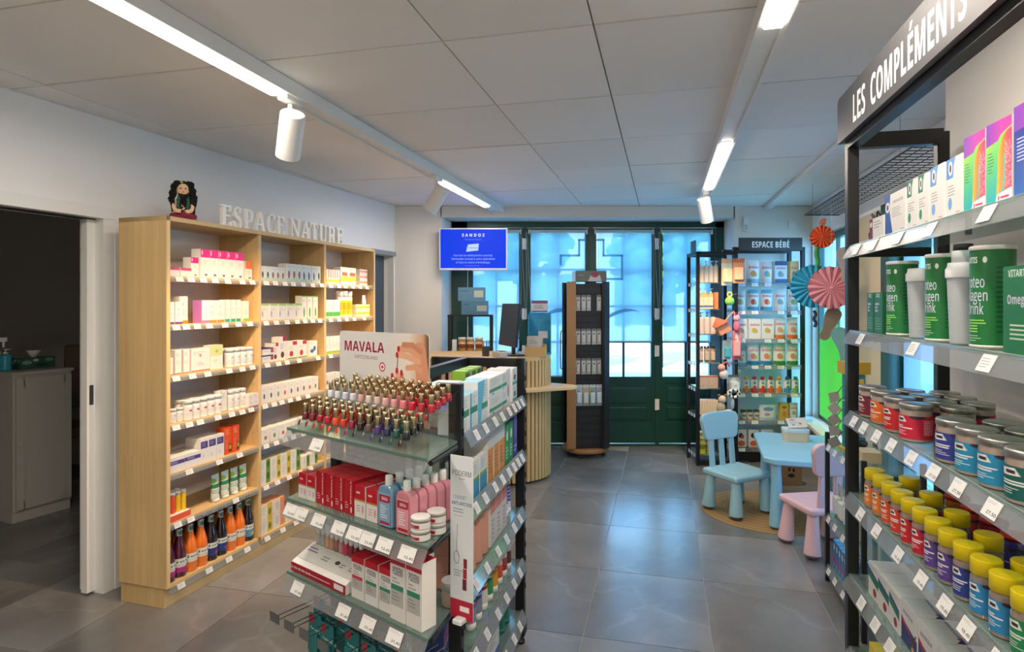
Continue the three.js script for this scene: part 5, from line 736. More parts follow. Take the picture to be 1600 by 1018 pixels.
  // tall leaning banner beside the shelf
  const bn = new THREE.MeshPhysicalMaterial({ roughness: 0.35, map: canvasTex(192, 1024, (x, W, H) => { const g = x.createLinearGradient(0, 0, 0, H); g.addColorStop(0, '#e2e4e8'); g.addColorStop(1, '#c4cdd6'); x.fillStyle = '#d2d8de'; x.fillRect(0, 0, W, H); txt(x, 'PODERM', 96, 110, 46, '#4a4c5c', 0.92, 'sans-serif', 'normal'); lines(x, 70, 142, 56, 1, '#9a9aa4', 8, 5); txt(x, "L'EXPERT", 78, 262, 32, '#4a6a94', 0.9, 'sans-serif', 'normal'); txt(x, 'ANTI-MYCOSE', 96, 300, 30, '#3a5a8a', 0.86); lines(x, 22, 332, 130, 2, '#8a9ab4', 18, 7); lines(x, 22, 376, 110, 1, '#8a9ab4', 18, 3); x.strokeStyle = '#6a6e7c'; x.lineWidth = 4; x.beginPath(); x.moveTo(60, 430); x.lineTo(54, 600); x.ellipse(54, 640, 22, 40, 0, 0, 7); x.stroke(); lines(x, 30, 720, 80, 3, '#7a8aa4', 16, 5); x.fillStyle = '#7a1630'; x.fillRect(112, 640, 30, 60); x.fillStyle = '#981a30'; x.fillRect(108, 704, 32, 60); x.fillStyle = '#5a0e20'; x.fillRect(104, 768, 34, 70); x.fillStyle = '#b01838'; x.fillRect(0, H - 120, W, 120); x.fillStyle = '#ecdfe4'; x.fillRect(80, H - 84, 80, 34); }) });
  const b = G('banner'); const bg = new THREE.BoxGeometry(0.075, 0.44, 0.002); M('card', bg, [mat(0xd8dce0, 0.4), mat(0xd8dce0, 0.4), mat(0xd8dce0, 0.4), mat(0xb01838, 0.4), bn, mat(0xd8dce0, 0.4)], b, 0, 0.225, 0); M('clip_foot', rbox(0.03, 0.014, 0.05, 0.004), mat(0xd0d4d6, 0.3), b, 0, 0.006, 0);
  place(b, EC, 0.652, ELEV[2] + 0.001, 0.115, 0.12); b.rotation.z = -0.0; tag(b, 'tall narrow pale blue banner with red foot beside nail shelves', 'banner');
  // hooks with plaster packs below
  const comp = art('#17787c', [['p', '#b8243c', [[8, 6], [42, 2], [42, 22], [8, 26]]], ['t', 'Compeed', 52, 38, 17, '#dff0ee', 0.95], ['o', 60, 66, 22, 20, '#b88a70'], ['o', 50, 60, 14, 14, '#7ac04a'], [56, 84, 96, 94, '#e8e8e4']], 256);
  const hookM = mat(0xa8acb0, 0.25, { metalness: 1 });
  const hk = [0.03, 0.11, 0.19, 0.28, 0.37, 0.46, 0.54];
  hk.forEach((u, i) => {
    const h = M('display_hook', merged([bar([-0.012, 0, 0], [-0.012, 0, 0.21], 0.0017), bar([0.012, 0, 0], [0.012, 0, 0.21], 0.0017), bar([-0.012, 0, 0.21], [0.012, 0, 0.21], 0.0017), box(0.05, 0.03, 0.002).clone().translate(0, 0.005, 0.213)]), hookM); place(h, EC, u, 0.5, 0.15, 0); tag(h, `wire display hook with clear tag, ${ORD[i]} from left below nail shelves`, 'hook', 'wire hooks below the nail shelves');
    for (let k = 0; k < 2; k++) { if (i === 0 && k === 1) continue; const c = hangPack(0.066, 0.13, 0.012, comp, 0x1a6e72, 'plaster_pack')(); place(c, EC, u, 0.374, 0.1 - 0.06 * k - (i % 3) * 0.012, 0); tag(c, `teal plaster pack, ${k ? 'outer' : 'inner'} on ${ORD[i]} hook from left`, 'plaster pack', 'teal plaster packs on hooks'); }
  });
}
// ---------- baby corner racks at the back ----------
const BB = frame(2.055, 5.6, 0), BBL = 0.63, BLV = [1.655, 1.4, 1.14, 0.897, 0.64, 0.39, 0.14];
const BL = frame(1.685, 5.5, 0), BLL = 0.345, LLV = [1.66, 1.42, 1.19, 0.93, 0.7, 0.46, 0.1];
{
  const t = G('baby_rack'); place(t, BB, 0, 0, 0); const D = 0.29;
  for (const [x, z] of [[0, -0.018], [BBL, -0.018], [0, -D], [BBL, -D]]) M('post', rbox(0.034, 1.98, 0.034, 0.003), darkMetal, t, x, 1.0, z);
  for (const [x, z] of [[0, -0.018], [BBL, -0.018], [0, -D], [BBL, -D]]) M('foot', cyl(0.014, 0.017, 0.012, 10), black, t, x, 0, z);
  M('beam', box(BBL, 0.035, 0.03), darkMetal, t, BBL / 2, 1.97, -0.018); M('beam', box(BBL, 0.035, 0.03), darkMetal, t, BBL / 2, 1.97, -D); M('kick_panel', box(BBL, 0.1, 0.02), darkMetal, t, BBL / 2, 0.07, -0.03);
  const sign = new THREE.MeshPhysicalMaterial({ roughness: 0.5, map: canvasTex(1024, 192, (x, W, H) => { x.fillStyle = '#333436'; x.fillRect(0, 0, W, H); txt(x, 'ESPACE BÉBÉ', W / 2, H * 0.55, 128, '#ecebe6', 0.78); }) });
  M('sign', new THREE.BoxGeometry(0.58, 0.115, 0.018), [mat(0x333436, 0.5), mat(0x333436, 0.5), mat(0x333436, 0.5), mat(0x333436, 0.5), sign, mat(0x333436, 0.5)], t, BBL / 2 + 0.005, 2.015, 0.01).userData.label = 'dark sign board with white lettering';
  BLV.forEach((y, k) => { const s = M('shelf', box(BBL - 0.036, 0.01, D - 0.02), k < 6 ? mat(0x8f989c, 0.3, { metalness: 0.2 }) : darkMetal, t, BBL / 2, y - 0.005, -D / 2 + 0.008); edge(s, BBL - 0.04, [0.06, 0.18, 0.3, 0.42, 0.54].filter((_, i) => (i + k) % 4 !== 3).map(u => u - BBL / 2), { x0: -(BBL - 0.04) / 2, z: D / 2 - 0.008, h: 0.04, tw: 0.06, th: 0.03, tilt: 0.2, y: -0.006 }); });
  tag(t, 'black rack of baby food with a lettered sign on top', 'rack');
  const nm = ['top', 'second', 'third', 'fourth', 'fifth', 'sixth', 'lowest'], S = (k, o) => stock(BB, `${nm[k]} baby rack shelf`, BLV[k], { jig: 0.01, v: 0.06, ...o });
  const bag = (base, foot, blob, top = base) => art(base, [[0, 0, 100, 20, top], ['t', 'bimbosan', 50, 31, 17, '#d8304a', 0.95], ['o', 44, 58, 20, 13, blob], ['o', 62, 62, 10, 9, '#e0a050'], [0, 80, 100, 100, foot]], 128);
  const b1 = bag('#ecebe6', '#ecebe6', '#d8a090'), b2 = bag('#e8ecee', '#8ac0dc', '#c89a5a'), b3 = bag('#dfe6ea', '#cfdae0', '#7ab0c8'), b4 = bag('#d8e4ec', '#2f5f9a', '#6aa0c4', '#22407a'), b5 = bag('#e0b060', '#c89a4a', '#8a5a3a'), b6 = bag('#e4ecea', '#3f9ac4', '#c8584a', '#6ab8d8'), b7 = bag('#dfe4e0', '#a8c8d8', '#8a9a6a'), bd = bag('#ece8e0', '#ece8e0', '#e0b83a'), bo = bag('#e4e2dc', '#e0782a', '#e8a08a'), pig = bag('#dfeaf0', '#2f86c4', '#e88a7a'), pig2 = bag('#e6ece8', '#2f8a4a', '#e08a9a');
  S(0, { mk: [pouch(0.105, 0.22, 0.06, b1), pouch(0.118, 0.215, 0.06, b2), pouch(0.112, 0.21, 0.06, b3), carton(0.112, 0.205, 0.06, b4, 0xdde4e8), carton(0.08, 0.205, 0.06, b5, 0xd8b070)], u: 0.065, n: 5, step: 0.124, desc: ['white baby milk pouch', 'blue footed baby milk pouch', 'pale grey baby milk pouch', 'navy footed baby milk carton', 'ochre baby milk carton'], cat: 'pack' });
  S(1, { mk: [b7, b6, b6, b3, b7].map(b => pouch(0.108, 0.2, 0.06, b)), u: 0.065, n: 5, step: 0.124, desc: 'baby cereal pouch', cat: 'pack' });
  S(2, { mk: [carton(0.1, 0.19, 0.06, b1, 0xeceae4), carton(0.112, 0.19, 0.06, bd, 0xeceae4), carton(0.112, 0.19, 0.06, bd, 0xeceae4), pouch(0.112, 0.2, 0.06, bo), pouch(0.105, 0.2, 0.06, bo)], u: 0.073, n: 5, step: 0.121, desc: ['plain white milk carton', 'white milk carton with yellow duckling', 'white milk carton with yellow duckling', 'orange footed baby pouch', 'orange footed baby pouch'], cat: 'pack' });
  S(3, { mk: [carton(0.08, 0.13, 0.05, b2, 0xe4e8ea), pouch(0.11, 0.2, 0.06, pig), pouch(0.11, 0.2, 0.06, pig), pouch(0.115, 0.2, 0.06, pig2), pouch(0.11, 0.2, 0.06, pig2)], u: 0.068, n: 5, step: 0.122, desc: ['small white and blue carton', 'blue footed animal face pouch', 'blue footed animal face pouch', 'green footed animal face pouch', 'green footed animal face pouch'], cat: 'pack' });
  const sq = (c, cap) => make('squeeze' + c + cap, () => { const g = pouch(0.062, 0.125, 0.04, art('#e8e6e4', [[0, 66, 100, 100, c], ['o', 50, 28, 22, 11, '#6a8ac0'], ['o', 50, 60, 24, 14, c]], 128), 0xdde0e2, 'squeeze_pouch')(); M('cap', lathe([[0, 0.123], [0.018, 0.123], [0.018, 0.145], [0.01, 0.15], [0, 0.15]], 12), mat(cap, 0.4), g); return g; });
  S(4, { mk: [sq('#d8702a', 0xc0302c), sq('#e08a3a', 0xe0b01c), sq('#d8382c', 0xc01c3c), sq('#d8382c', 0xc01c3c), sq('#d8582c', 0xc01c3c), sq('#e08a3a', 0xe0b01c), sq('#4a8ac0', 0x24509a), sq('#7ab86a', 0x1f9a7a)], u: 0.045, n: 8, step: 0.077, desc: ['tangerine fruit puree pouch', 'amber fruit puree pouch', 'red fruit puree pouch', 'red fruit puree pouch', 'coral fruit puree pouch', 'amber fruit puree pouch', 'blue fruit puree pouch', 'green fruit puree pouch'], cat: 'pouch' });
  S(5, { mk: jar(0.026, 0.09, mat(0xd8a050, 0.15, { clearcoat: 1 }), mat(0x3a4a3a, 0.4), art('#e8e4da', [['o', 50, 40, 14, 22, '#5a7ac0'], [0, 76, 100, 100, '#e0b060']], 128), { lidH: 0.18, name: 'baby_food_jar' }), u: 0.1, n: 3, step: 0.06, desc: 'baby food jar with dark lid', cat: 'jar' });
  S(5, { mk: pouch(0.16, 0.14, 0.06, art('#dfe8ee', [['o', 50, 30, 30, 12, '#6a8ac8'], ['o', 42, 64, 16, 10, '#c890c0'], [0, 84, 100, 100, '#a8c8e0']], 128)), u: 0.325, desc: 'wide pale blue snack bag', cat: 'pack' });
  S(5, { mk: carton(0.075, 0.155, 0.05, art('#d8b45a', [['o', 50, 26, 28, 8, '#8a6a2a'], ['o', 48, 64, 28, 18, '#d88a3a']], 128), 0xcaa44a), u: 0.47, desc: 'tall golden biscuit carton', cat: 'carton' });
  S(5, { mk: pouch(0.08, 0.155, 0.05, b3), u: 0.565, desc: 'silver blue snack bag', cat: 'pack' });
  S(6, { mk: carton(0.095, 0.16, 0.06, art('#e4e0da', [['o', 44, 34, 22, 14, '#2a2424'], ['o', 60, 40, 14, 12, '#c83a2c'], ['o', 50, 78, 34, 16, '#e0662a']], 128), 0xdcd8d2), u: 0.07, n: 2, step: 0.115, desc: 'white carton with orange fruit', cat: 'carton' });
  S(6, { mk: carton(0.11, 0.16, 0.05, art('#d8dce6', [[10, 56, 90, 66, '#c87ab0'], ['l', 14, 30, 70, 2, '#8a7ab0', 9, 3]], 128), 0xd8dce4), u: 0.31, desc: 'pale lilac carton', cat: 'carton' });
  S(6, { mk: carton(0.1, 0.1, 0.06, art('#d8cc8a', [['l', 14, 30, 70, 3, '#8a9a4a', 12, 4]], 128), 0xcfc48a), u: 0.44, n: 2, step: 0.11, desc: 'straw coloured carton', cat: 'carton' });
}
{
  const t = G('baby_accessory_rack'); place(t, BL, 0, 0, 0); const D = 0.3;
  for (const [x, z] of [[0, -0.015], [BLL, -0.015], [0, -D], [BLL, -D]]) { M('post', rbox(0.03, 1.93, 0.03, 0.003), darkMetal, t, x, 0.975, z); M('foot', cyl(0.013, 0.016, 0.012, 10), black, t, x, 0, z); }
  M('beam', box(BLL, 0.03, 0.03), darkMetal, t, BLL / 2, 1.925, -0.015); M('beam', box(BLL, 0.03, 0.03), darkMetal, t, BLL / 2, 1.925, -D); M('beam', box(0.03, 0.03, D), darkMetal, t, 0, 1.925, -D / 2); M('beam', box(BLL, 0.04, 0.03), darkMetal, t, BLL / 2, 0.03, -0.015);
  M('top_card', box(0.004, 0.11, 0.16), mat(0x3a4248, 0.5), t, 0.0, 1.995, -0.15); M('pegboard', box(0.006, 1.75, 0.27), mat(0x2a2c2e, 0.6), t, 0.21, 1.0, -0.155);
  LLV.forEach((y) => { const s = M('shelf', box(0.19, 0.008, D - 0.03), shelfGlass, t, 0.105, y - 0.004, -D / 2); for (let i = 0; i < 3; i++) M('price_tag', box(0.0012, 0.03, 0.05), tagPlain, s, -0.108 - 0.012, -0.012, -0.08 + i * 0.08); });
  tag(t, 'narrow black rack of baby care goods with hanging toys', 'rack');
  const nm = ['top', 'second', 'third', 'fourth', 'fifth', 'sixth', 'lowest'], S = (k, o) => stock(BL, `${nm[k]} baby care shelf`, LLV[k], { jig: 0.01, v: 0.06, ...o });
  S(0, { mk: pumpBottle(0.021, 0.2, mat(0xdad4c8, 0.3), mat(0xe4e4e2, 0.4), 'lotion_bottle'), u: 0.045, n: 4, step: 0.045, desc: 'ivory lotion bottle', cat: 'bottle' });
  S(1, { mk: carton(0.04, 0.13, 0.05, art('#e4ddc8', [[0, 76, 100, 88, '#4a6ab0'], [0, 0, 100, 20, '#d8c078']], 128), 0xe0d8c4), u: 0.035, n: 3, step: 0.043, v: 0.045, desc: 'cream baby care carton', cat: 'carton' });
  S(1, { mk: pumpBottle(0.02, 0.19, mat(0xc8a860, 0.3), white, 'oil_bottle'), u: 0.05, n: 3, step: 0.05, v: 0.11, desc: 'amber baby oil bottle, rear row', cat: 'bottle' });
  S(1, { mk: carton(0.035, 0.15, 0.05, mat(0xc8784a, 0.5), 0xc07a4c), u: 0.172, v: 0.05, desc: 'narrow terracotta carton', cat: 'carton' });
  S(2, { mk: pumpBottle(0.026, 0.2, mat(0xd8c4b8, 0.4), mat(0x4a4440, 0.4), 'lotion_bottle'), u: 0.04, n: 3, step: 0.057, desc: 'blush lotion bottle with dark pump', cat: 'bottle' });
  S(3, { mk: hangPack(0.05, 0.15, 0.02, art('#b89a80', [['o', 50, 50, 30, 26, '#d8c0a8'], [0, 0, 100, 16, '#3a3034']], 128), 0xcdb49a, 'comforter_pack'), u: 0.04, n: 3, step: 0.055, desc: 'tan comforter blister pack', cat: 'pack', tilt: -0.06 });
  S(4, { mk: carton(0.085, 0.11, 0.05, art('#dcc0a8', [[0, 0, 100, 12, '#c8685a'], ['l', 16, 80, 60, 1, '#b08a70', 6, 4]], 128), 0xd8bca4), u: 0.06, n: 2, step: 0.088, desc: 'tan carton with red top edge', cat: 'carton' });
  S(5, { mk: carton(0.0225, 0.13, 0.09, mat(0xe0ccb4, 0.6), 0xdac6ae, 0xe4d4c0, 'picture_book'), u: 0.03, n: 7, step: 0.0245, v: 0.07, jig: 0, desc: 'slim cream box standing upright', cat: 'box' });
  S(6, { mk: jar(0.034, 0.2, mat(0xd8c83a, 0.35), mat(0xd0d0c0, 0.4), art('#d8c83a', [['o', 50, 60, 20, 18, '#7a8a3a'], [0, 0, 100, 16, '#5a9ab0']], 128), { name: 'shampoo_bottle', lidH: 0.15 }), u: 0.05, n: 2, step: 0.08, desc: 'yellow shampoo bottle', cat: 'bottle' });
  // toys and packs hanging from pegs in front
  const toy = (name, col, parts) => { const g = G(name); parts.forEach(([n, geo, c]) => M(n, geo, mat(c, 0.9), g)); return g; };
  const sp = (r, x, y, z, sx = 1, sy = 1, sz = 1) => new THREE.SphereGeometry(r, 14, 10).scale(sx, sy, sz).translate(x, y, z);
  const hang = (o, u, y, v, lab, cat, ry = 0) => { place(o, BL, u, y, v, ry); tag(o, lab, cat, 'toys hanging on the baby rack'); };
  const peg = (u, y, i) => { const h = M('peg_hook', merged([bar([0, 0, 0], [0, 0, 0.14], 0.003), bar([0, 0, 0.14], [0, 0.012, 0.146], 0.003)]), chrome); place(h, BL, u, y, 0.0); tag(h, `metal peg on the baby rack, ${ORD[i]} from the top`, 'hook', 'metal pegs on the baby rack'); };
  [1.86, 1.55, 1.38, 1.15, 0.94, 0.74].forEach((y, i) => peg(0.29, y, i));
  hang(hangPack(0.11, 0.24, 0.03, art('#d8c8a0', [[0, 0, 100, 18, '#e0a060'], ['o', 50, 60, 30, 22, '#e8dcc0']], 128), 0xe0d2a8, 'bib_pack')(), 0.235, 1.63, -0.06, 'cream bib pack hanging at the top of the baby rack', 'pack', 0.3);
  hang(hangPack(0.1, 0.22, 0.03, art('#d89a70', [[0, 0, 100, 18, '#c86a4a'], ['o', 50, 60, 30, 22, '#e8c8b0']], 128), 0xe0b090, 'bib_pack')(), 0.325, 1.65, -0.11, 'terracotta bib pack hanging at the top of the baby rack', 'pack', -0.3);
  hang(toy('rattle', 0, [['head', sp(0.04, 0, 0.06, 0), 0x7ac05a], ['handle', sp(0.022, 0, 0.01, 0, 1, 1.6, 1), 0x5a9ad0], ['ring', new THREE.TorusGeometry(0.02, 0.006, 8, 18).translate(0, 0.12, 0), 0xe0d060]]), 0.255, 1.43, -0.08, 'green and blue rattle hanging on the baby rack', 'toy');
  hang(toy('toy_house', 0, [['body', box(0.11, 0.09, 0.07).clone().rotateZ(0.5).translate(0, 0.05, 0), 0xd88a6a], ['roof', new THREE.ConeGeometry(0.085, 0.07, 4).rotateY(0.785).rotateZ(0.5).translate(-0.04, 0.115, 0), 0xb8604a], ['strap', tube([[0, 0.09, 0], [0.06, 0.16, 0], [0.1, 0.2, 0]], 0.006, 10, 6), 0xd0a080]]), 0.19, 1.2, -0.09, 'soft terracotta toy house hanging on the baby rack', 'toy');
  hang(toy('soft_toy', 0, [['body', sp(0.035, 0, 0.05, 0, 0.8, 1.5, 0.7), 0xd86a8a], ['head', sp(0.03, 0, 0.12, 0), 0xe09ab0], ['ears', merged([sp(0.012, -0.018, 0.155, 0, 0.7, 1.6, 0.6), sp(0.012, 0.018, 0.155, 0, 0.7, 1.6, 0.6)]), 0xd86a8a]]), 0.31, 1.22, -0.1, 'pink soft rabbit hanging on the baby rack', 'toy');
  hang(hangPack(0.08, 0.17, 0.03, art('#cfd8d4', [['o', 50, 66, 26, 18, '#3fa0b0'], [0, 0, 100, 20, '#e0dcd4']], 128), 0x4fb0c0, 'teether_pack')(), 0.235, 0.97, -0.06, 'pack with a turquoise teether on the baby rack', 'pack', 0.2);
  hang(hangPack(0.075, 0.26, 0.02, art('#dc8a90', [['o', 50, 40, 20, 30, '#e8dcd8'], [0, 88, 100, 100, '#c85a6a']], 128), 0xe0a8a8, 'spoon_pack')(), 0.315, 0.97, -0.09, 'coral spoon pack hanging on the baby rack', 'pack', -0.2);
  hang(toy('soft_toy', 0, [['body', sp(0.04, 0, 0.04, 0, 1, 1.1, 0.7), 0xd8cfc8], ['head', sp(0.032, -0.02, 0.1, 0), 0xe0a098], ['ribbon', tube([[-0.02, 0.12, 0], [0.02, 0.15, 0.01], [0.05, 0.11, 0]], 0.008, 12, 6), 0xc86a6a]]), 0.2, 0.8, -0.09, 'grey soft toy with coral ribbon on the baby rack', 'toy');
  hang(hangPack(0.1, 0.16, 0.05, art('#a8b0b4', [['o', 50, 50, 34, 30, '#d4dadc'], [0, 0, 100, 14, '#5a6468']], 128), 0xd0d6d8, 'bottle_pack')(), 0.305, 0.67, -0.04, 'clear grey pack hanging on the baby rack', 'pack');
  hang(toy('soft_toy', 0, [['body', sp(0.05, 0, 0.06, 0, 0.8, 1.2, 0.7), 0xa89a88], ['head', sp(0.036, 0.01, 0.14, 0), 0xcabfae], ['ears', merged([sp(0.014, -0.02, 0.175, 0), sp(0.014, 0.04, 0.175, 0)]), 0x6a5c50]]), 0.19, 0.47, -0.05, 'brown soft bear hanging on the baby rack', 'toy');
  const zeb = toy('soft_toy', 0, [['ring', new THREE.TorusGeometry(0.045, 0.016, 10, 22).scale(1, 0.7, 1).translate(0, 0.14, 0), 0xe4e0da], ['leg', sp(0.02, -0.01, 0.05, 0, 0.8, 2.6, 0.8), 0x9ab0bc]]); for (let i = 0; i < 7; i++) { const a = i / 7 * 6.283; M('stripe', sp(0.012, 0.045 * Math.cos(a), 0.14 + 0.031 * Math.sin(a), 0.01, 0.7, 1.2, 0.8), mat(0x1c1a1a, 0.9), zeb); } hang(zeb, 0.285, 0.53, -0.1, 'black and white ring toy hanging on the baby rack', 'toy');
  hang(toy('cuddle_cloth', 0, [['cloth', sp(0.06, 0, 0.06, 0, 0.9, 1, 0.35).rotateZ(0.4), 0xd6cec2], ['tag', box(0.05, 0.035, 0.003).clone().translate(0.03, 0.05, 0.024), 0xc8707a]]), 0.255, 0.42, -0.12, 'cream cuddle cloth with paper tag on the baby rack', 'toy');
}
// ---------- children's table and chairs on the rug ----------
function mammut(col, name) {
  const g = G(name), m = mat(col, 0.38), dk = mat(0x5f5a55, 0.6);
  M('seat', rbox(0.36, 0.045, 0.32, 0.018, 4), m, g, 0, 0.2625, 0);
  for (const [x, z] of [[-1, 1], [1, 1], [-1, -1], [1, -1]]) { const l = M('leg', lathe([[0, 0.012], [0.046, 0.012], [0.047, 0.02], [0.03, 0.245], [0, 0.245]], 20), m, g, x * 0.135, 0.0, z * 0.115); l.rotation.set(z * -0.06, 0, x * 0.06); l.position.x += x * 0.013; l.position.z += z * 0.013; M('glide', cyl(0.036, 0.036, 0.012, 16), dk, l, 0, 0.0005, 0); }
  for (const x of [-0.1, 0, 0.1]) { const b = M('back_slat', rbox(0.046, 0.24, 0.022, 0.008, 3), m, g, x, 0.385, -0.145); b.rotation.x = -0.1; }
  const s = new THREE.Shape(), a = 0.17, b = 0.085, r = 0.04; s.moveTo(-a * 0.9 + r, -b); s.lineTo(a * 0.9 - r, -b); s.quadraticCurveTo(a * 0.9, -b, a * 0.91, -b + r); s.lineTo(a, b - r); s.quadraticCurveTo(a, b, a - r, b + 0.006); s.quadraticCurveTo(0, b + 0.02, -a + r, b + 0.006); s.quadraticCurveTo(-a, b, -a, b - r); s.lineTo(-a * 0.91, -b + r); s.quadraticCurveTo(-a * 0.9, -b, -a * 0.9 + r, -b);
  const p = M('backrest', new THREE.ExtrudeGeometry(s, { depth: 0.018, bevelEnabled: true, bevelSize: 0.008, bevelThickness: 0.008, bevelSegments: 4, curveSegments: 10 }).translate(0, 0, -0.009), m, g, 0, 0.565, -0.165); p.rotation.x = -0.12; return g;
}
{
  const b = mammut(0x98c4d2, 'children_chair'); b.position.set(1.60, 0.0095, -4.32); b.rotation.y = 0.47; tag(b, 'pale blue plastic children chair by the round rug', 'chair');
  const p = mammut(0xdcb9c0, 'children_chair'); p.position.set(1.86, 0.0095, -3.66); p.rotation.y = 3.3; tag(p, 'pale pink plastic children chair nearest the camera', 'chair');
  const t = G('children_table'), m = mat(0x8ec8e2, 0.3); const s = new THREE.Shape(), w = 0.28, d = 0.42, c = 0.05;
  [[-w + c, -d], [w - c, -d], [w, -d + c], [w, d - c], [w - c, d], [-w + c, d], [-w, d - c], [-w, -d + c]].forEach(([x, y], i) => i ? s.lineTo(x, y) : s.moveTo(x, y));
  M('table_top', new THREE.ExtrudeGeometry(s, { depth: 0.02, bevelEnabled: true, bevelSize: 0.012, bevelThickness: 0.01, bevelSegments: 4 }).rotateX(-Math.PI / 2), m, t, 0, 0.44, 0);
  for (const [x, z] of [[-1, 1], [1, 1], [-1, -1], [1, -1]]) { const l = M('leg', lathe([[0, 0.012], [0.044, 0.012], [0.045, 0.02], [0.028, 0.432], [0, 0.432]], 20), m, t, x * 0.21, 0, z * 0.345); M('glide', cyl(0.034, 0.034, 0.012, 16), mat(0x5f5a55, 0.6), l, 0, 0.0005, 0); }
  t.position.set(2.03, 0.0058, -4.24); t.rotation.y = -0.3; tag(t, 'light blue plastic children table on the rug', 'table');
  // woven rug
  const rug = G('rug'); const rm = mat(0xa98a5c, 0.95), rm2 = mat(0x8f7248, 0.95), rn = mat(0xbb9d6c, 0.95); M('rug_base', cyl(0.46, 0.46, 0.003, 48), rm2, rug);
  for (let i = 0; i < 26; i++) M('braid', new THREE.TorusGeometry(0.012 + i * 0.0176, 0.0016, 4, 30 + i * 2).rotateX(Math.PI / 2), [rm, rn, rm2][i % 3], rug, 0, 0.0028, 0);
  rug.position.set(1.82, 0.0005, -4.32); tag(rug, 'round woven straw rug under the children table', 'rug');
  const tub = G('storage_tub'); const ts = new THREE.Shape(), a = 0.085, e = 0.055, r = 0.025; ts.moveTo(-a + r, -e); ts.lineTo(a - r, -e); ts.quadraticCurveTo(a, -e, a, -e + r); ts.lineTo(a, e - r); ts.quadraticCurveTo(a, e, a - r, e); ts.lineTo(-a + r, e); ts.quadraticCurveTo(-a, e, -a, e - r); ts.lineTo(-a, -e + r); ts.quadraticCurveTo(-a, -e, -a + r, -e);
  M('tub_body', new THREE.ExtrudeGeometry(ts, { depth: 0.065, bevelEnabled: false, curveSegments: 8 }).rotateX(-Math.PI / 2), mat(0xd8c4a0, 0.6), tub); M('rim', new THREE.ExtrudeGeometry(ts, { depth: 0.02, bevelEnabled: true, bevelSize: 0.004, bevelThickness: 0.002, bevelSegments: 2 }).rotateX(-Math.PI / 2), mat(0xcfd8da, 0.5), tub, 0, 0.067, 0);
  tub.position.set(2.06, 0.477, -4.42); tub.rotation.y = -0.2; tag(tub, 'beige storage tub with pale rim on the blue table', 'tub');
  const card = M('picture_card', box(0.13, 0.002, 0.1), art('#e6e8e6', [['o', 30, 20, 16, 6, '#c85a7a'], ['o', 66, 62, 8, 10, '#e0906a'], ['l', 14, 40, 60, 2, '#7a9a8a', 10, 3], ['o', 30, 70, 8, 8, '#6ab0c8']], 128)); card.position.set(2.07, 0.605, -4.42); card.rotation.set(0.55, -0.15, 0.22); tag(card, 'printed white card leaning on the storage tub', 'card');
  const bx = M('cardboard_box', [1].map(() => boxUp(0.19, 0.19, 0.16))[0], [mat(0xb08a62, 0.8), mat(0xb08a62, 0.8), mat(0xb89268, 0.8), mat(0xb08a62, 0.8), art('#b08a62', [['o', 48, 30, 5, 8, '#1f1a18'], ['o', 66, 34, 5, 8, '#1f1a18'], ['o', 56, 56, 14, 8, '#2a221e']], 128, 0.8), mat(0xb08a62, 0.8)]); bx.position.set(2.24, 0.001, -4.98); tag(bx, 'brown cardboard box with a black face drawn on it', 'box');
}
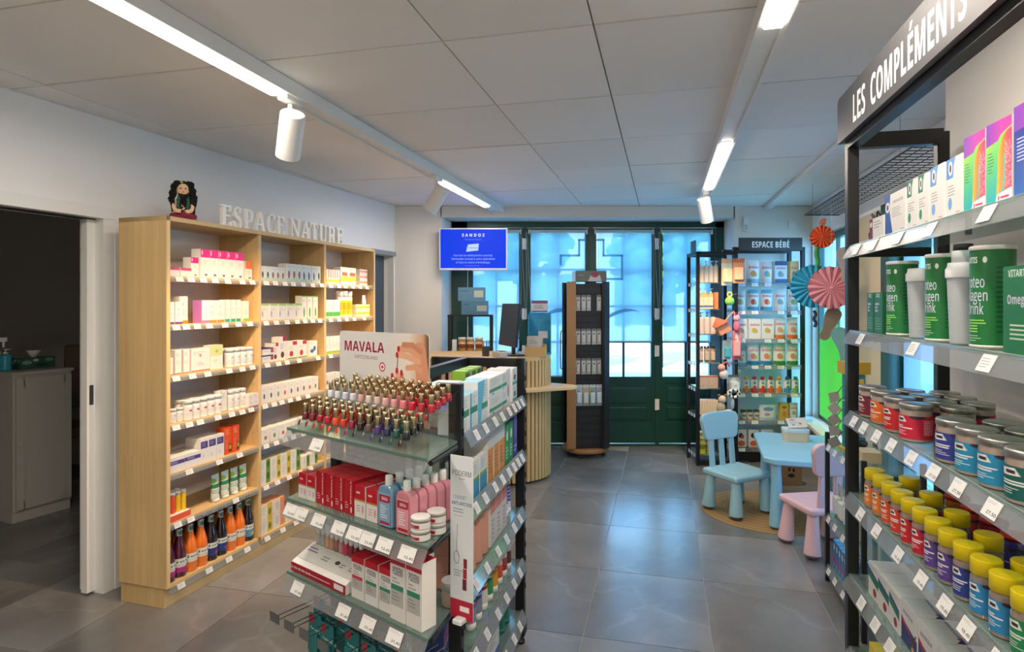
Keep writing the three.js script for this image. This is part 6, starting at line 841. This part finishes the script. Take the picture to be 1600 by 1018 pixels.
// ---------- card spinner, counter, back shelf, television ----------
{
  const t = G('card_spinner'); const th = 0.07;
  M('base', lathe([[0, 0.05], [0.215, 0.05], [0.225, 0.056], [0.225, 0.085], [0.215, 0.09], [0, 0.09]], 40), woodDark, t); for (let i = 0; i < 4; i++) { const a = i * 1.571 + 0.5; M('castor', merged([cyl(0.02, 0.02, 0.03, 12).clone().rotateX(Math.PI / 2).translate(0.17 * Math.cos(a), 0.022, 0.17 * Math.sin(a)), box(0.02, 0.03, 0.03).clone().translate(0.17 * Math.cos(a), 0.036, 0.17 * Math.sin(a))]), black, t); }
  M('core', box(0.3, 1.56, 0.3), mat(0x17191c, 0.55), t, 0, 0.875, 0);
  for (const [x, z] of [[-0.165, 0.165], [0.165, -0.165], [0.165, 0.165], [-0.165, -0.165]]) M('corner_upright', box(0.085, 1.58, 0.03), x < 0 && z > 0 ? woodDark : mat(0x1f2226, 0.5), t, x, 0.885, z).rotation.y = x < 0 && z > 0 ? -0.1 : 0.785;
  for (let i = 0; i < 22; i++) for (const [x, z, r] of [[0.0, 0.152, 0], [-0.152, 0, -1.571]]) M('slat', box(0.26, 0.05, 0.008), mat(0x1c1f23, 0.5), t, x, 0.16 + i * 0.068, z, r);
  M('topper', box(0.3, 0.1, 0.2), [mat(0x8a8f98, 0.5), mat(0xb8bcc4, 0.5), mat(0x6a6f74, 0.5), mat(0x6a6f74, 0.5), art('#6e746e', [['p', '#d8d0cc', [[40, 100], [50, 40], [62, 20], [78, 44], [84, 100]]], ['o', 62, 36, 12, 26, '#a83a50'], ['l', 12, 40, 26, 1, '#b8bcb8', 8, 4]], 128), mat(0x6a6f74, 0.5)], t, 0.03, 1.73, 0.03);
  M('side_handle', tube([[-0.2, 1.2, 0.05], [-0.245, 1.2, 0.05], [-0.25, 1.17, 0.05], [-0.25, 0.87, 0.05], [-0.245, 0.84, 0.05], [-0.2, 0.84, 0.05]], 0.005, 30, 6), darkMetal, t); M('side_handle', tube([[0.18, 1.2, 0.05], [0.215, 1.2, 0.05], [0.22, 1.17, 0.05], [0.22, 0.87, 0.05], [0.215, 0.84, 0.05], [0.18, 0.84, 0.05]], 0.005, 30, 6), darkMetal, t);
  t.position.set(0.715, 0, -5.93); t.rotation.y = th; tag(t, 'tall dark revolving card stand with a wooden upright on round base', 'display stand');
  const F = { x: 0.715, z: -5.93, t: th, c: Math.cos(th), s: Math.sin(th) };
  const pk = hangPack(0.042, 0.15, 0.012, art('#d0cec8', [[0, 0, 100, 16, '#8a8c8c'], [26, 30, 74, 80, '#5f6468'], ['l', 20, 86, 60, 1, '#9a9a9a']], 128), 0xb8b8b4);
  [1.4, 1.08, 0.8].forEach((y, r) => { for (let i = 0; i < 5; i++) { if (i === 3 && r === 0) continue; const o = pk(); place(o, F, -0.1 + i * 0.05, y, -0.162 - (i % 2) * 0.012, 0); tag(o, `grey blister pack, ${ORD[i]} from left, ${['upper', 'middle', 'lower'][r]} row of spinner`, 'pack', 'grey packs on the card spinner'); } });
  for (let i = 0; i < 4; i++) { const o = hangPack(0.06, 0.2, 0.018, art(['#b8c4cc', '#c8b49a', '#9ab4a4', '#b4bcd0'][i], [['o', 40, 50, 20, 24, ['#6a8ab0', '#d8b02c', '#4a9a6a', '#8a9ad0'][i]], [0, 0, 100, 14, '#dfe2e4']], 128), 0xc4ccd0)(); place(o, F, -0.09 + i * 0.064, 0.5, -0.165, 0); tag(o, `colourful hanging pack below the grey packs on spinner, ${ORD[i]} from left`, 'pack', 'bright packs on the card spinner'); }
}
{ // counter with slatted round end
  const t = G('counter'), cx = -0.22, cd = 5.25, R = 0.5; t.position.set(cx, 0, -cd);
  const outline = k => { const p = []; for (let i = 0; i <= 20; i++) { const a = -Math.PI / 2 + Math.PI * i / 20; p.push([0.06 + (R - 0.02 + k) * Math.cos(a), (0.36 + k) * Math.sin(a)]); } p.push([-0.5, 0.36 + k], [-0.5, -0.36 - k]); return p; };
  M('counter_body', prism(outline(-0.03), 0.02, 1.0), mat(0x2c2620, 0.7), t); M('counter_top', prism(outline(0.012), 1.0, 1.03), slatWood, t);
  const n = 34; for (let i = 0; i <= n; i++) { const a = -Math.PI / 2 + Math.PI * i / n, x = 0.06 + (R - 0.02) * Math.cos(a), z = 0.36 * Math.sin(a); M('slat', box(0.028, 0.98, 0.03), slatWood, t, x, 0.51, -z, Math.atan2(Math.cos(a) / (R - 0.02), -Math.sin(a) / 0.36)); }
  for (let i = 0; i < 9; i++) M('slat', box(0.028, 0.98, 0.03), slatWood, t, 0.0 - i * 0.055, 0.51, 0.36);
  const s = new THREE.Shape(); s.moveTo(0.3, -0.02); s.quadraticCurveTo(0.55, -0.06, 0.74, 0.12); s.quadraticCurveTo(0.79, 0.2, 0.7, 0.25); s.lineTo(0.34, 0.42); s.lineTo(0.2, 0.42); s.lineTo(0.3, -0.02);
  M('side_shelf', new THREE.ExtrudeGeometry(s, { depth: 0.018, bevelEnabled: true, bevelSize: 0.004, bevelThickness: 0.004, bevelSegments: 2 }).rotateX(Math.PI / 2), mat(0xd8b988, 0.4), t, 0.0, 0.782, 0.0);
  tag(t, 'light wood slatted counter with a rounded end and side shelf', 'counter');
  const put = (o, x, y, d, lab, cat, ry = 0) => { o.position.set(x, y, -d); o.rotation.y = ry; tag(o, lab, cat); };
  const mon = G('computer_monitor'); M('screen', rbox(0.4, 0.36, 0.022, 0.006), mat(0x1c2430, 0.35), mon, 0, 0.26, 0).rotation.x = -0.1; M('stand', rbox(0.05, 0.26, 0.02, 0.005), mat(0x23262a, 0.4), mon, 0, 0.13, -0.035); M('foot', rbox(0.2, 0.012, 0.14, 0.005), mat(0x23262a, 0.4), mon, 0, 0.0065, -0.03); M('cable', tube([[0.02, 0.2, -0.03], [0.1, 0.12, -0.06], [0.06, 0.03, -0.05]], 0.004, 16, 6), black, mon);
  put(mon, -0.02, 1.0302, 5.14, 'thin black computer monitor turned away on the counter', 'monitor', -1.2);
  const bin = G('leaflet_box'); M('tray', merged([box(0.17, 0.08, 0.005).clone().translate(0, 0.04, 0.05), box(0.17, 0.1, 0.005).clone().translate(0, 0.05, -0.05), box(0.005, 0.09, 0.1).clone().translate(-0.0825, 0.045, 0), box(0.005, 0.09, 0.1).clone().translate(0.0825, 0.045, 0), box(0.17, 0.005, 0.1).clone().translate(0, 0.0025, 0)]), slatWood, bin); put(bin, 0.2, 1.0302, 5.08, 'small wooden leaflet box on the counter', 'box', -0.15);
  for (let i = 0; i < 5; i++) { const l = M('leaflet', boxUp(0.12, 0.16, 0.002), art('#dcdcd8', [['o', 56, 70, 24, 14, '#d88a94'], ['l', 16, 20, 60, 3, '#a8a8a8', 8, 3]], 128)); put(l, 0.185 + i * 0.004, 1.0375, 5.06 + i * 0.013, `white leaflet in the wooden box, ${ORD[i]} from front`, 'leaflet', -0.15); l.rotation.x = -0.06; }
  const hd = G('leaflet_stand'); M('back', boxUp(0.19, 0.36, 0.008), mat(0x2f9ac4, 0.4), hd, 0, 0, -0.04); M('side', boxUp(0.008, 0.34, 0.08), mat(0x2f9ac4, 0.4), hd, -0.095, 0, 0); M('side', boxUp(0.008, 0.34, 0.08), mat(0x2f9ac4, 0.4), hd, 0.095, 0, 0); M('pocket', boxUp(0.18, 0.1, 0.004), acrylic, hd, 0, 0.2, 0.035); M('pocket', boxUp(0.18, 0.1, 0.004), acrylic, hd, 0, 0.02, 0.035); M('title_card', boxUp(0.14, 0.1, 0.004), art('#d8dadc', [[0, 0, 100, 26, '#8a5a78'], ['l', 14, 40, 66, 3, '#8a8aa0', 12, 5], [0, 88, 100, 100, '#6a4a70']], 128), hd, 0, 0.365, 0); M('pack', boxUp(0.08, 0.06, 0.03), mat(0xc8c4cc, 0.5), hd, 0.03, 0.14, 0.01); M('base', boxUp(0.2, 0.012, 0.1), mat(0x2f9ac4, 0.4), hd);
  put(hd, 0.24, 1.0302, 5.28, 'blue leaflet stand with clear pockets on the counter', 'leaflet stand', -0.1);
  const mug = G('pen_pot'); M('pot', lathe([[0, 0], [0.03, 0], [0.034, 0.08], [0.031, 0.08], [0.028, 0.006], [0, 0.006]], 18), mat(0x3a4048, 0.4), mug); for (let i = 0; i < 5; i++) M('pen', bar([0.01 * Math.cos(i), 0.01, 0.01 * Math.sin(i)], [0.03 * Math.cos(i * 1.3), 0.13, 0.03 * Math.sin(i * 1.3)], 0.004), mat([0x3fa05a, 0x3a5ac0, 0xd84a3a, 0xe0c030, 0xdcdcdc][i], 0.4), mug); put(mug, -0.22, 1.0302, 5.1, 'dark pen pot with coloured pens on the counter', 'pen pot');
  const ph = G('card_terminal'); M('body', rbox(0.08, 0.05, 0.15, 0.012), mat(0xb8b4b0, 0.5), ph, 0, 0.026, 0); M('keypad', box(0.06, 0.004, 0.07), mat(0x8a3a30, 0.5), ph, 0, 0.053, 0.03); put(ph, -0.1, 1.0302, 4.98, 'grey card terminal beside the monitor', 'terminal', 0.4);
}
{ // small shelf behind the counter
  const F = frame(-0.6, 5.65, 0), t = G('open_shelf'); place(t, F, 0, 0, 0); const L = 0.42, D = 0.26, H = 1.363;
  for (const [x, z] of [[0.015, -0.015], [L - 0.015, -0.015], [0.015, -D], [L - 0.015, -D]]) M('post', boxUp(0.026, H - 0.01, 0.026), darkMetal, t, x, 0, z);
  for (const y of [H, 1.02, 0.66, 0.3]) M('shelf', box(L, 0.016, D), y === H ? darkMetal : mat(0x5a6064, 0.4), t, L / 2, y - 0.008, -D / 2); tag(t, 'dark open shelf standing behind the counter', 'shelf');
  const S = (y, o) => stock(F, 'open shelf behind counter', y, { jig: 0.01, ...o });
  S(H, { mk: carton(0.25, 0.13, 0.16, art('#4f7f9c', [[58, 34, 94, 74, '#a8b8b4'], ['l', 10, 24, 26, 1, '#2a4a60', 8, 4]], 128), 0x47748f, 0x5a8aa6, 'gift_box'), u: 0.25, v: 0.12, desc: 'lower blue gift box', cat: 'box' });
  S(H + 0.131, { mk: carton(0.25, 0.125, 0.15, art('#5b8aa6', [[60, 24, 94, 74, '#b8c4bc'], ['l', 10, 24, 30, 1, '#2a4a60', 8, 4]], 128), 0x4f7c98, 0x6494b0, 'gift_box'), u: 0.22, v: 0.12, desc: 'upper blue gift box', cat: 'box' });
  S(1.02, { mk: jar(0.036, 0.13, mat(0xc08a2c, 0.3), white, art('#d8a03a', [['o', 50, 50, 20, 26, '#8a3a24'], [0, 0, 100, 18, '#e8e4d8']], 128), { name: 'vitamin_tub', lidH: 0.2 }), u: 0.13, n: 3, step: 0.08, v: 0.07, desc: 'amber vitamin tub with white lid', cat: 'tub' });
  S(1.02, { mk: carton(0.04, 0.11, 0.05, mat(0xdcdcd8), 0xd8d8d4), u: 0.06, v: 0.07, desc: 'plain white carton', cat: 'carton' });
  S(0.66, { mk: pouch(0.1, 0.2, 0.06, mat(0x2f8a78, 0.4)), u: 0.1, n: 3, step: 0.115, v: 0.1, desc: 'teal refill pouch', cat: 'pouch' });
}
{ // television on the pier
  const t = G('television'); const img = canvasTex(1024, 640, (x, W, H) => { x.fillStyle = '#0a3ce6'; x.fillRect(0, 0, W, H); txt(x, 'S A N D O Z', W / 2, 96, 68, '#e2ecff', 1); txt(x, 'The Swiss Generic', W / 2, 168, 34, '#7f9cf4', 1, 'sans-serif', 'normal'); x.fillStyle = '#bcd4ff'; x.beginPath(); x.moveTo(430, 250); x.lineTo(600, 235); x.lineTo(590, 350); x.lineTo(400, 370); x.fill(); x.fillStyle = '#7fa8f8'; x.fillRect(400, 300, 190, 14); txt(x, 'Ceci est un médicament autorisé.', W / 2, 430, 46, '#a9c0fa', 0.9, 'sans-serif', 'normal'); txt(x, 'Demandez conseil à votre spécialiste', W / 2, 488, 46, '#a9c0fa', 0.9, 'sans-serif', 'normal'); txt(x, "et lisez la notice d'emballage.", W / 2, 546, 46, '#a9c0fa', 0.9, 'sans-serif', 'normal'); lines(x, 380, 598, 260, 1, '#7f9cf4', 8, 5); });
  M('casing', rbox(0.66, 0.405, 0.035, 0.008), mat(0xd8dade, 0.35), t); M('screen', box(0.628, 0.372, 0.004), new THREE.MeshPhysicalMaterial({ color: 0x000000, roughness: 0.6, specularIntensity: 0.3, emissive: 0xffffff, emissiveMap: img, emissiveIntensity: 0.95 }), t, 0, 0.004, 0.0185); M('sensor', box(0.03, 0.006, 0.01), mat(0x9a9ca0, 0.4), t, 0, -0.205, 0.01);
  M('wall_arm', merged([box(0.04, 0.12, 0.06).clone().translate(-0.28, 0, -0.045), box(0.05, 0.16, 0.02).clone().translate(-0.295, 0, -0.075)]), darkMetal, t);
  const R = new THREE.RectAreaLight(0x2a5cf0, 1.2, 0.62, 0.37); R.position.z = 0.03; R.rotation.y = Math.PI; t.add(R);
  t.position.set(-0.372, 1.99, -5.855); tag(t, 'white framed television with a bright blue screen', 'television');
}
// ---------- low rack, sunglasses and window bay decorations ----------
{
  const F = frame(1.67, 3.25, -104.04), t = G('low_rack'); place(t, F, 0, 0, 0); const L = 0.62, D = 0.24, H = 0.79;
  for (const [x, z] of [[0.01, -0.012], [L, -0.012], [0.01, -D], [L, -D]]) M('post', boxUp(0.02, H, 0.02), black, t, x, 0, z);
  for (const y of [0.735, 0.36, 0.09]) { const s = M('shelf', box(L - 0.02, 0.008, D - 0.02), shelfGlass, t, L / 2, y - 0.004, -D / 2 - 0.002); edge(s, L - 0.03, [0.08, 0.2, 0.34, 0.48].map(u => u - L / 2), { x0: -(L - 0.03) / 2, z: D / 2 - 0.006, h: 0.04, tw: 0.05, th: 0.03, tilt: 0.4 }); }
  tag(t, 'low black rack with glass shelves behind the pink chair', 'rack');
  const S = (k, y, o) => stock(F, `${k} shelf of low rack`, y, { jig: 0.01, ...o });
  S('middle', 0.36, { mk: hangPack(0.08, 0.17, 0.03, art('#cfd4ce', [['o', 40, 50, 20, 26, '#8ab07a'], ['o', 66, 60, 14, 24, '#e0e4e4']], 128), 0xd4dad6, 'brush_pack'), u: 0.07, n: 4, step: 0.1, v: 0.06, desc: 'clear brush pack', cat: 'pack' });
  S('lowest', 0.09, { mk: carton(0.045, 0.14, 0.05, art('#3a86c8', [['o', 50, 24, 30, 12, '#dfe8f2'], [0, 60, 100, 76, '#c84a7a'], ['l', 18, 82, 60, 2, '#cfe0f0', 7, 3]], 128), 0x3474b4, 0x6ab4e0), u: 0.05, n: 6, step: 0.05, v: 0.06, rows: 2, rstep: 0.06, desc: 'blue toothpaste carton with pink band', cat: 'carton' });
  S('top', 0.735, { mk: carton(0.11, 0.05, 0.08, mat(0xc8b890, 0.6), 0xc0b088), u: 0.38, v: 0.1, desc: 'straw coloured flat box', cat: 'box' });
  // sunglasses tower
  const g = G('sunglasses_stand'); const teal = mat(0x2c8a94, 0.5);
  M('tower', boxUp(0.085, 0.38, 0.06), teal, g); M('header', boxUp(0.115, 0.06, 0.1), mat(0xc09a1c, 0.5), g, 0, 0.385, 0); M('foot', boxUp(0.11, 0.012, 0.1), mat(0xc8a428, 0.5), g); M('pattern', box(0.03, 0.05, 0.001), mat(0xd8b838, 0.5), g, 0.02, 0.335, 0.031);
  place(g, F, 0.17, 0.7365, 0.095, 1.75); tag(g, 'teal sunglasses tower with a yellow top', 'display stand');
  const lens = mat(0x121316, 0.12, { clearcoat: 1 }), fr = [0x17181b, 0xd8d8d6, 0x17181b, 0x1c1c1f, 0xcfd0d0, 0x202226];
  const P = g.position, ry = g.rotation.y;
  for (let i = 0; i < 6; i++) { const s = G('sunglasses'); for (const k of [-1, 1]) { M('lens', new THREE.SphereGeometry(0.021, 14, 10).scale(1, 0.78, 0.18), lens, s, k * 0.0235, 0, 0); M('rim', new THREE.TorusGeometry(0.0215, 0.0032, 6, 20).scale(1, 0.8, 1), mat(fr[i], 0.3), s, k * 0.0235, 0, 0); M('temple', bar([k * 0.045, 0.004, 0], [k * 0.046, 0.0, -0.06], 0.002), mat(fr[i], 0.3), s); } M('bridge', bar([-0.006, 0.004, 0.001], [0.006, 0.004, 0.001], 0.003), mat(fr[i], 0.3), s); s.position.set(P.x + Math.sin(ry) * 0.042, P.y + 0.3 - i * 0.052, P.z + Math.cos(ry) * 0.042); s.rotation.y = ry; tag(s, `${i === 1 || i === 4 ? 'white' : 'black'} rimmed child sunglasses, ${ORD[i]} from the top of the tower`, 'sunglasses', 'sunglasses on the tower'); }
  for (let i = 0; i < 5; i++) { const k = G('charm_tag'); M('card', rbox(0.05, 0.05, 0.002, 0.0008), mat([0xa8a49c, 0xb4b0a8, 0x9c9890, 0xa09c94, 0x8f8b84][i], 0.7), k, -0.02, -0.03, 0).rotation.z = [0.2, 0.7, 0.6, 0.1, 0.5][i]; M('loop', tube([[0.045, 0.02, 0], [0.02, 0.025, 0.005], [0, 0.0, 0], [-0.01, -0.012, 0]], 0.0022, 14, 5), mat(0x4a4844, 0.6), k); k.position.set(P.x - Math.cos(ry) * 0.09, P.y + 0.3 - i * 0.056, P.z + Math.sin(ry) * 0.09 + 0.03); k.rotation.y = ry; tag(k, `square grey charm tag beside the sunglasses, ${ORD[i]} from the top`, 'tag', 'grey charm tags by the sunglasses'); }
}
{ // wire grid hung in the bay, with its paper decorations
  const w = G('wire_grid'), m = mat(0x2c3236, 0.5), N = d => NW(d) - 0.3, gs = [];
  const d0 = 2.55, d1 = 4.95, y = 2.19; for (let d = d0; d <= d1 + 0.001; d += 0.06) gs.push(bar([N(d), y, -d], [NW(d) - 0.02, y, -d], 0.0025, 4)); for (let k = 0; k <= 5; k++) { const o = 0.3 - k * 0.056; gs.push(bar([NW(d0) - o, y, -d0], [NW(d1) - o, y, -d1], 0.003, 4)); }
  M('mesh', merged(gs), m, w); M('frame', merged([bar([N(d0), y, -d0], [N(d1), y, -d1], 0.005), bar([NW(d1) - 0.02, y, -d1], [N(d1), y, -d1], 0.005)]), m, w);
  for (const d of [3.0, 3.9, 4.8]) M('hanger_wire', merged([bar([N(d) + 0.03, y, -d], [N(d) + 0.03, CEIL, -d], 0.0015, 4)]), mat(0x8a8f92, 0.4), w); tag(w, 'black wire grid hung flat below the ceiling of the bay', 'wire grid');
  const fan = (r, col, n, lab, x, yy, d, tail) => { const g = G('paper_fan'), pos = [], idx = []; const N2 = n * 2; pos.push(0, 0, 0.01); for (let i = 0; i <= N2; i++) { const a = i / N2 * Math.PI * 2, k = i % 2; pos.push(Math.cos(a) * r * (k ? 1 : 0.955), Math.sin(a) * r * (k ? 1 : 0.955), k ? 0.016 : -0.01); } for (let i = 1; i <= N2; i++) idx.push(0, i, i + 1); const q = new THREE.BufferGeometry(); q.setAttribute('position', new THREE.Float32BufferAttribute(pos, 3)); q.setIndex(idx); const f = q.toNonIndexed(); f.computeVertexNormals(); f.setAttribute('uv', new THREE.Float32BufferAttribute(new Array(f.attributes.position.count * 2).fill(0), 2)); const back = f.clone().scale(1, 1, -1).translate(0, 0, -0.012);
    M('pleats', merged([f, back]), mat(col, 0.8, { transmission: 0.3, thickness: 0 }), g); M('hub', new THREE.SphereGeometry(r * 0.07, 10, 8).scale(1, 1, 0.4), mat(col, 0.6), g, 0, 0, 0.014); M('string', bar([0, r, 0], [0, Math.max(r + 0.02, 2.18 - yy), 0], 0.001, 4), mat(0xd8d8d8, 0.6), g); if (tail) M('tail', merged(tail), mat(tail.c, 0.8), g); g.position.set(x, yy, -d); g.rotation.y = -0.35; tag(g, lab, 'paper fan', 'paper fans hanging in the bay'); return g; };
  const knot = [tube([[-0.02, 0.1, 0], [0.0, 0.13, 0.005], [0.015, 0.1, 0], [-0.012, 0.085, 0.004], [0.02, 0.13, 0]], 0.009, 24, 6)]; knot.c = 0xc87a5a;
  fan(0.083, 0xf4642e, 16, 'small orange pleated paper fan hanging highest in the bay', 2.255, 1.955, 4.42, knot);
  fan(0.165, 0x34b8e0, 20, 'turquoise pleated paper fan behind the pink one', 2.26, 1.6, 4.55); fan(0.155, 0xf9a4ae, 17, 'pink pleated paper fan in front of the turquoise one', 2.29, 1.585, 4.36);
  const tie = M('paper_twist', merged([tube([[0, 0, 0], [0.008, 0.05, 0.005], [-0.004, 0.1, 0], [0.004, 0.15, 0]], 0.014, 18, 7)]), mat(0x2f8a4a, 0.8)); tie.position.set(2.205, 1.73, -4.4); tag(tie, 'green paper twist below the orange fan', 'decoration');
  const foot = (x, yy, d, rz, lab, col = 0x8f7d6c) => { const s = new THREE.Shape(); s.moveTo(-0.035, -0.1); s.bezierCurveTo(-0.05, -0.14, 0.035, -0.15, 0.035, -0.095); s.bezierCurveTo(0.03, -0.02, 0.055, 0.02, 0.055, 0.07); s.bezierCurveTo(0.055, 0.13, -0.05, 0.135, -0.052, 0.07); s.bezierCurveTo(-0.055, 0.02, -0.02, -0.03, -0.035, -0.1); const m2 = M('footprint_cutout', new THREE.ExtrudeGeometry(s, { depth: 0.006, bevelEnabled: false, curveSegments: 10 }), mat(col, 0.9)); m2.position.set(x, yy, -d); m2.rotation.set(0, -0.3, rz); tag(m2, lab, 'cut-out', 'footprint cut-outs in the bay'); };
  foot(2.31, 1.33, 4.42, -0.35, 'large brown cardboard footprint hanging below the pink fan'); foot(2.33, 1.75, 4.25, 0.1, 'grey footprint hanging beside the orange fan', 0xb0a8a4); foot(2.33, 1.19, 4.3, 0.25, 'pale teal footprint hanging beside the sunglasses tower', 0x7ab0ac);
  const cat = M('paper_twist', merged([tube([[0, 0, 0], [0.01, 0.03, 0], [-0.008, 0.06, 0.004], [0.008, 0.09, 0], [-0.004, 0.12, 0]], 0.011, 24, 6)]), mat(0x2a3252, 0.8)); cat.position.set(2.2, 1.3, -4.42); tag(cat, 'navy paper twist hanging below the turquoise fan', 'decoration');
  // green bottle-shaped film standing against the bay window
  const s = new THREE.Shape(); [[-0.42, 0], [0.42, 0], [0.42, 0.72]].forEach(([x, y2], i) => i ? s.lineTo(x, y2) : s.moveTo(x, y2)); s.bezierCurveTo(0.42, 0.85, 0.16, 0.83, 0.14, 0.9); s.lineTo(0.13, 1.04); s.lineTo(-0.13, 1.04); s.lineTo(-0.14, 0.9); s.bezierCurveTo(-0.16, 0.83, -0.42, 0.85, -0.42, 0.72); s.lineTo(-0.42, 0);
  const bt = M('bottle_film', new THREE.ExtrudeGeometry(s, { depth: 0.003, bevelEnabled: false }), mat(0x2ade3c, 0.9, { transmission: 0.6, thickness: 0 })); const dm = 5.32; bt.position.set(NW(dm) + 0.02, 0.425, -dm); bt.rotation.y = -Math.PI / 2 - Math.atan(0.255) + 0.0; tag(bt, 'bright green bottle-shaped film standing in the bay window', 'window film');
  const sw = G('wall_switch'); M('plate', rbox(0.08, 0.08, 0.01, 0.003), white, sw); M('rocker', rbox(0.05, 0.05, 0.008, 0.003), whiteGloss, sw, 0, 0, 0.005); sw.position.set(2.74, 2.24, -5.944); tag(sw, 'white square switch plate above the baby rack', 'switch');
  const jb = G('alarm_box'); M('case', rbox(0.05, 0.14, 0.035, 0.006), white, jb); M('lens', rbox(0.035, 0.05, 0.01, 0.004), mat(0xb8c4c8, 0.3), jb, 0, -0.03, 0.018); jb.position.set(2.28, 2.24, -5.93); tag(jb, 'small white sensor box high on the back wall', 'sensor');
}
// ---------- things in the little room ----------
{
  const c = G('white_cabinet'), F = { x: -3.32, z: -4.05, t: 1.14, c: Math.cos(1.14), s: Math.sin(1.14) }; place(c, F, 0, 0, 0); const m = mat(0xb9b6ae, 0.5);
  M('body', boxUp(0.36, 0.92, 0.4), m, c, 0.18, 0.07, -0.21); M('plinth', boxUp(0.36, 0.07, 0.36), m, c, 0.18, 0, -0.2); M('top', boxUp(0.38, 0.02, 0.42), m, c, 0.18, 0.99, -0.205);
  const d = M('door', rbox(0.34, 0.88, 0.018, 0.003), m, c, 0.18, 0.53, 0.0); M('door_panel', merged([box(0.05, 0.88, 0.008).clone().translate(-0.145, 0, 0.012), box(0.05, 0.88, 0.008).clone().translate(0.145, 0, 0.012), box(0.26, 0.06, 0.008).clone().translate(0, 0.41, 0.012), box(0.26, 0.06, 0.008).clone().translate(0, -0.41, 0.012)]), m, d); M('knob', new THREE.SphereGeometry(0.009, 10, 8), mat(0xcfcac0, 0.4), d, -0.15, 0.0, 0.024);
  tag(c, 'white panelled cabinet seen through the sliding door', 'cabinet');
  const tb = G('tissue_box'); M('box', boxUp(0.22, 0.08, 0.11), art('#3c6a58', [['o', 20, 40, 14, 18, '#8ab4a0'], ['o', 60, 66, 18, 16, '#1f4638'], ['o', 82, 26, 12, 14, '#7fae98'], ['o', 44, 24, 8, 12, '#d8e4dc']], 128), tb); M('tissue', lathe([[0.012, 0.08], [0.03, 0.1], [0.045, 0.13], [0.03, 0.125], [0.0, 0.1]], 9), mat(0xd8d6d2, 0.9), tb); place(tb, F, 0.22, 1.0105, 0.2); tag(tb, 'green patterned tissue box on the white cabinet', 'tissue box');
  const bb = pumpBottle(0.035, 0.15, mat(0x3a9ab0, 0.2), mat(0xd8d8d4, 0.4), 'soap_bottle')(); place(bb, F, 0.05, 1.0105, 0.2); tag(bb, 'turquoise soap bottle on the white cabinet', 'bottle');
  const sp = G('spray_bottle'); M('body', lathe([[0, 0], [0.035, 0], [0.038, 0.01], [0.038, 0.12], [0.014, 0.17], [0.013, 0.19], [0, 0.19]], 16), mat(0xcfd4d6, 0.2), sp); M('trigger', merged([box(0.03, 0.03, 0.1).clone().translate(0, 0.21, 0.02), box(0.015, 0.05, 0.012).clone().translate(0, 0.18, 0.05)]), mat(0xdcdcda, 0.4), sp); M('label', wrapLabel(0.0388, 0.06, 0.03, 16), mat(0x3f9ab0, 0.5), sp); place(sp, F, 0.04, 1.0105, 0.32, 1); tag(sp, 'white trigger spray bottle on the white cabinet', 'bottle');
  const ch = G('upholstered_chair'), um = mat(0x6a5a4a, 0.8), sm = mat(0x8f8d8a, 0.35, { metalness: 0.5 }); M('backrest', rbox(0.42, 0.52, 0.06, 0.025, 4), um, ch, 0, 0.87, -0.2).rotation.x = -0.1; M('seat', rbox(0.44, 0.08, 0.42, 0.03, 4), um, ch, 0, 0.47, 0); for (const [x, z] of [[-0.2, 0.18], [0.2, 0.18], [-0.2, -0.2], [0.2, -0.2]]) M('leg', cyl(0.013, 0.013, 0.44, 10), sm, ch, x, 0, z); M('armrest', tube([[-0.24, 0.44, 0.16], [-0.25, 0.62, 0.14], [-0.25, 0.64, -0.1], [-0.2, 0.66, -0.2]], 0.013, 20, 8), sm, ch);
  ch.position.set(-3.4, 0.001, -4.92); ch.rotation.y = 0.5; tag(ch, 'brown upholstered chair in the dark room behind sliding door', 'chair');
}
// ---------- hand over ----------
scene.traverse(o => { if (o.isMesh) { o.castShadow = true; o.receiveShadow = true; } });
renderer.render(scene, camera);
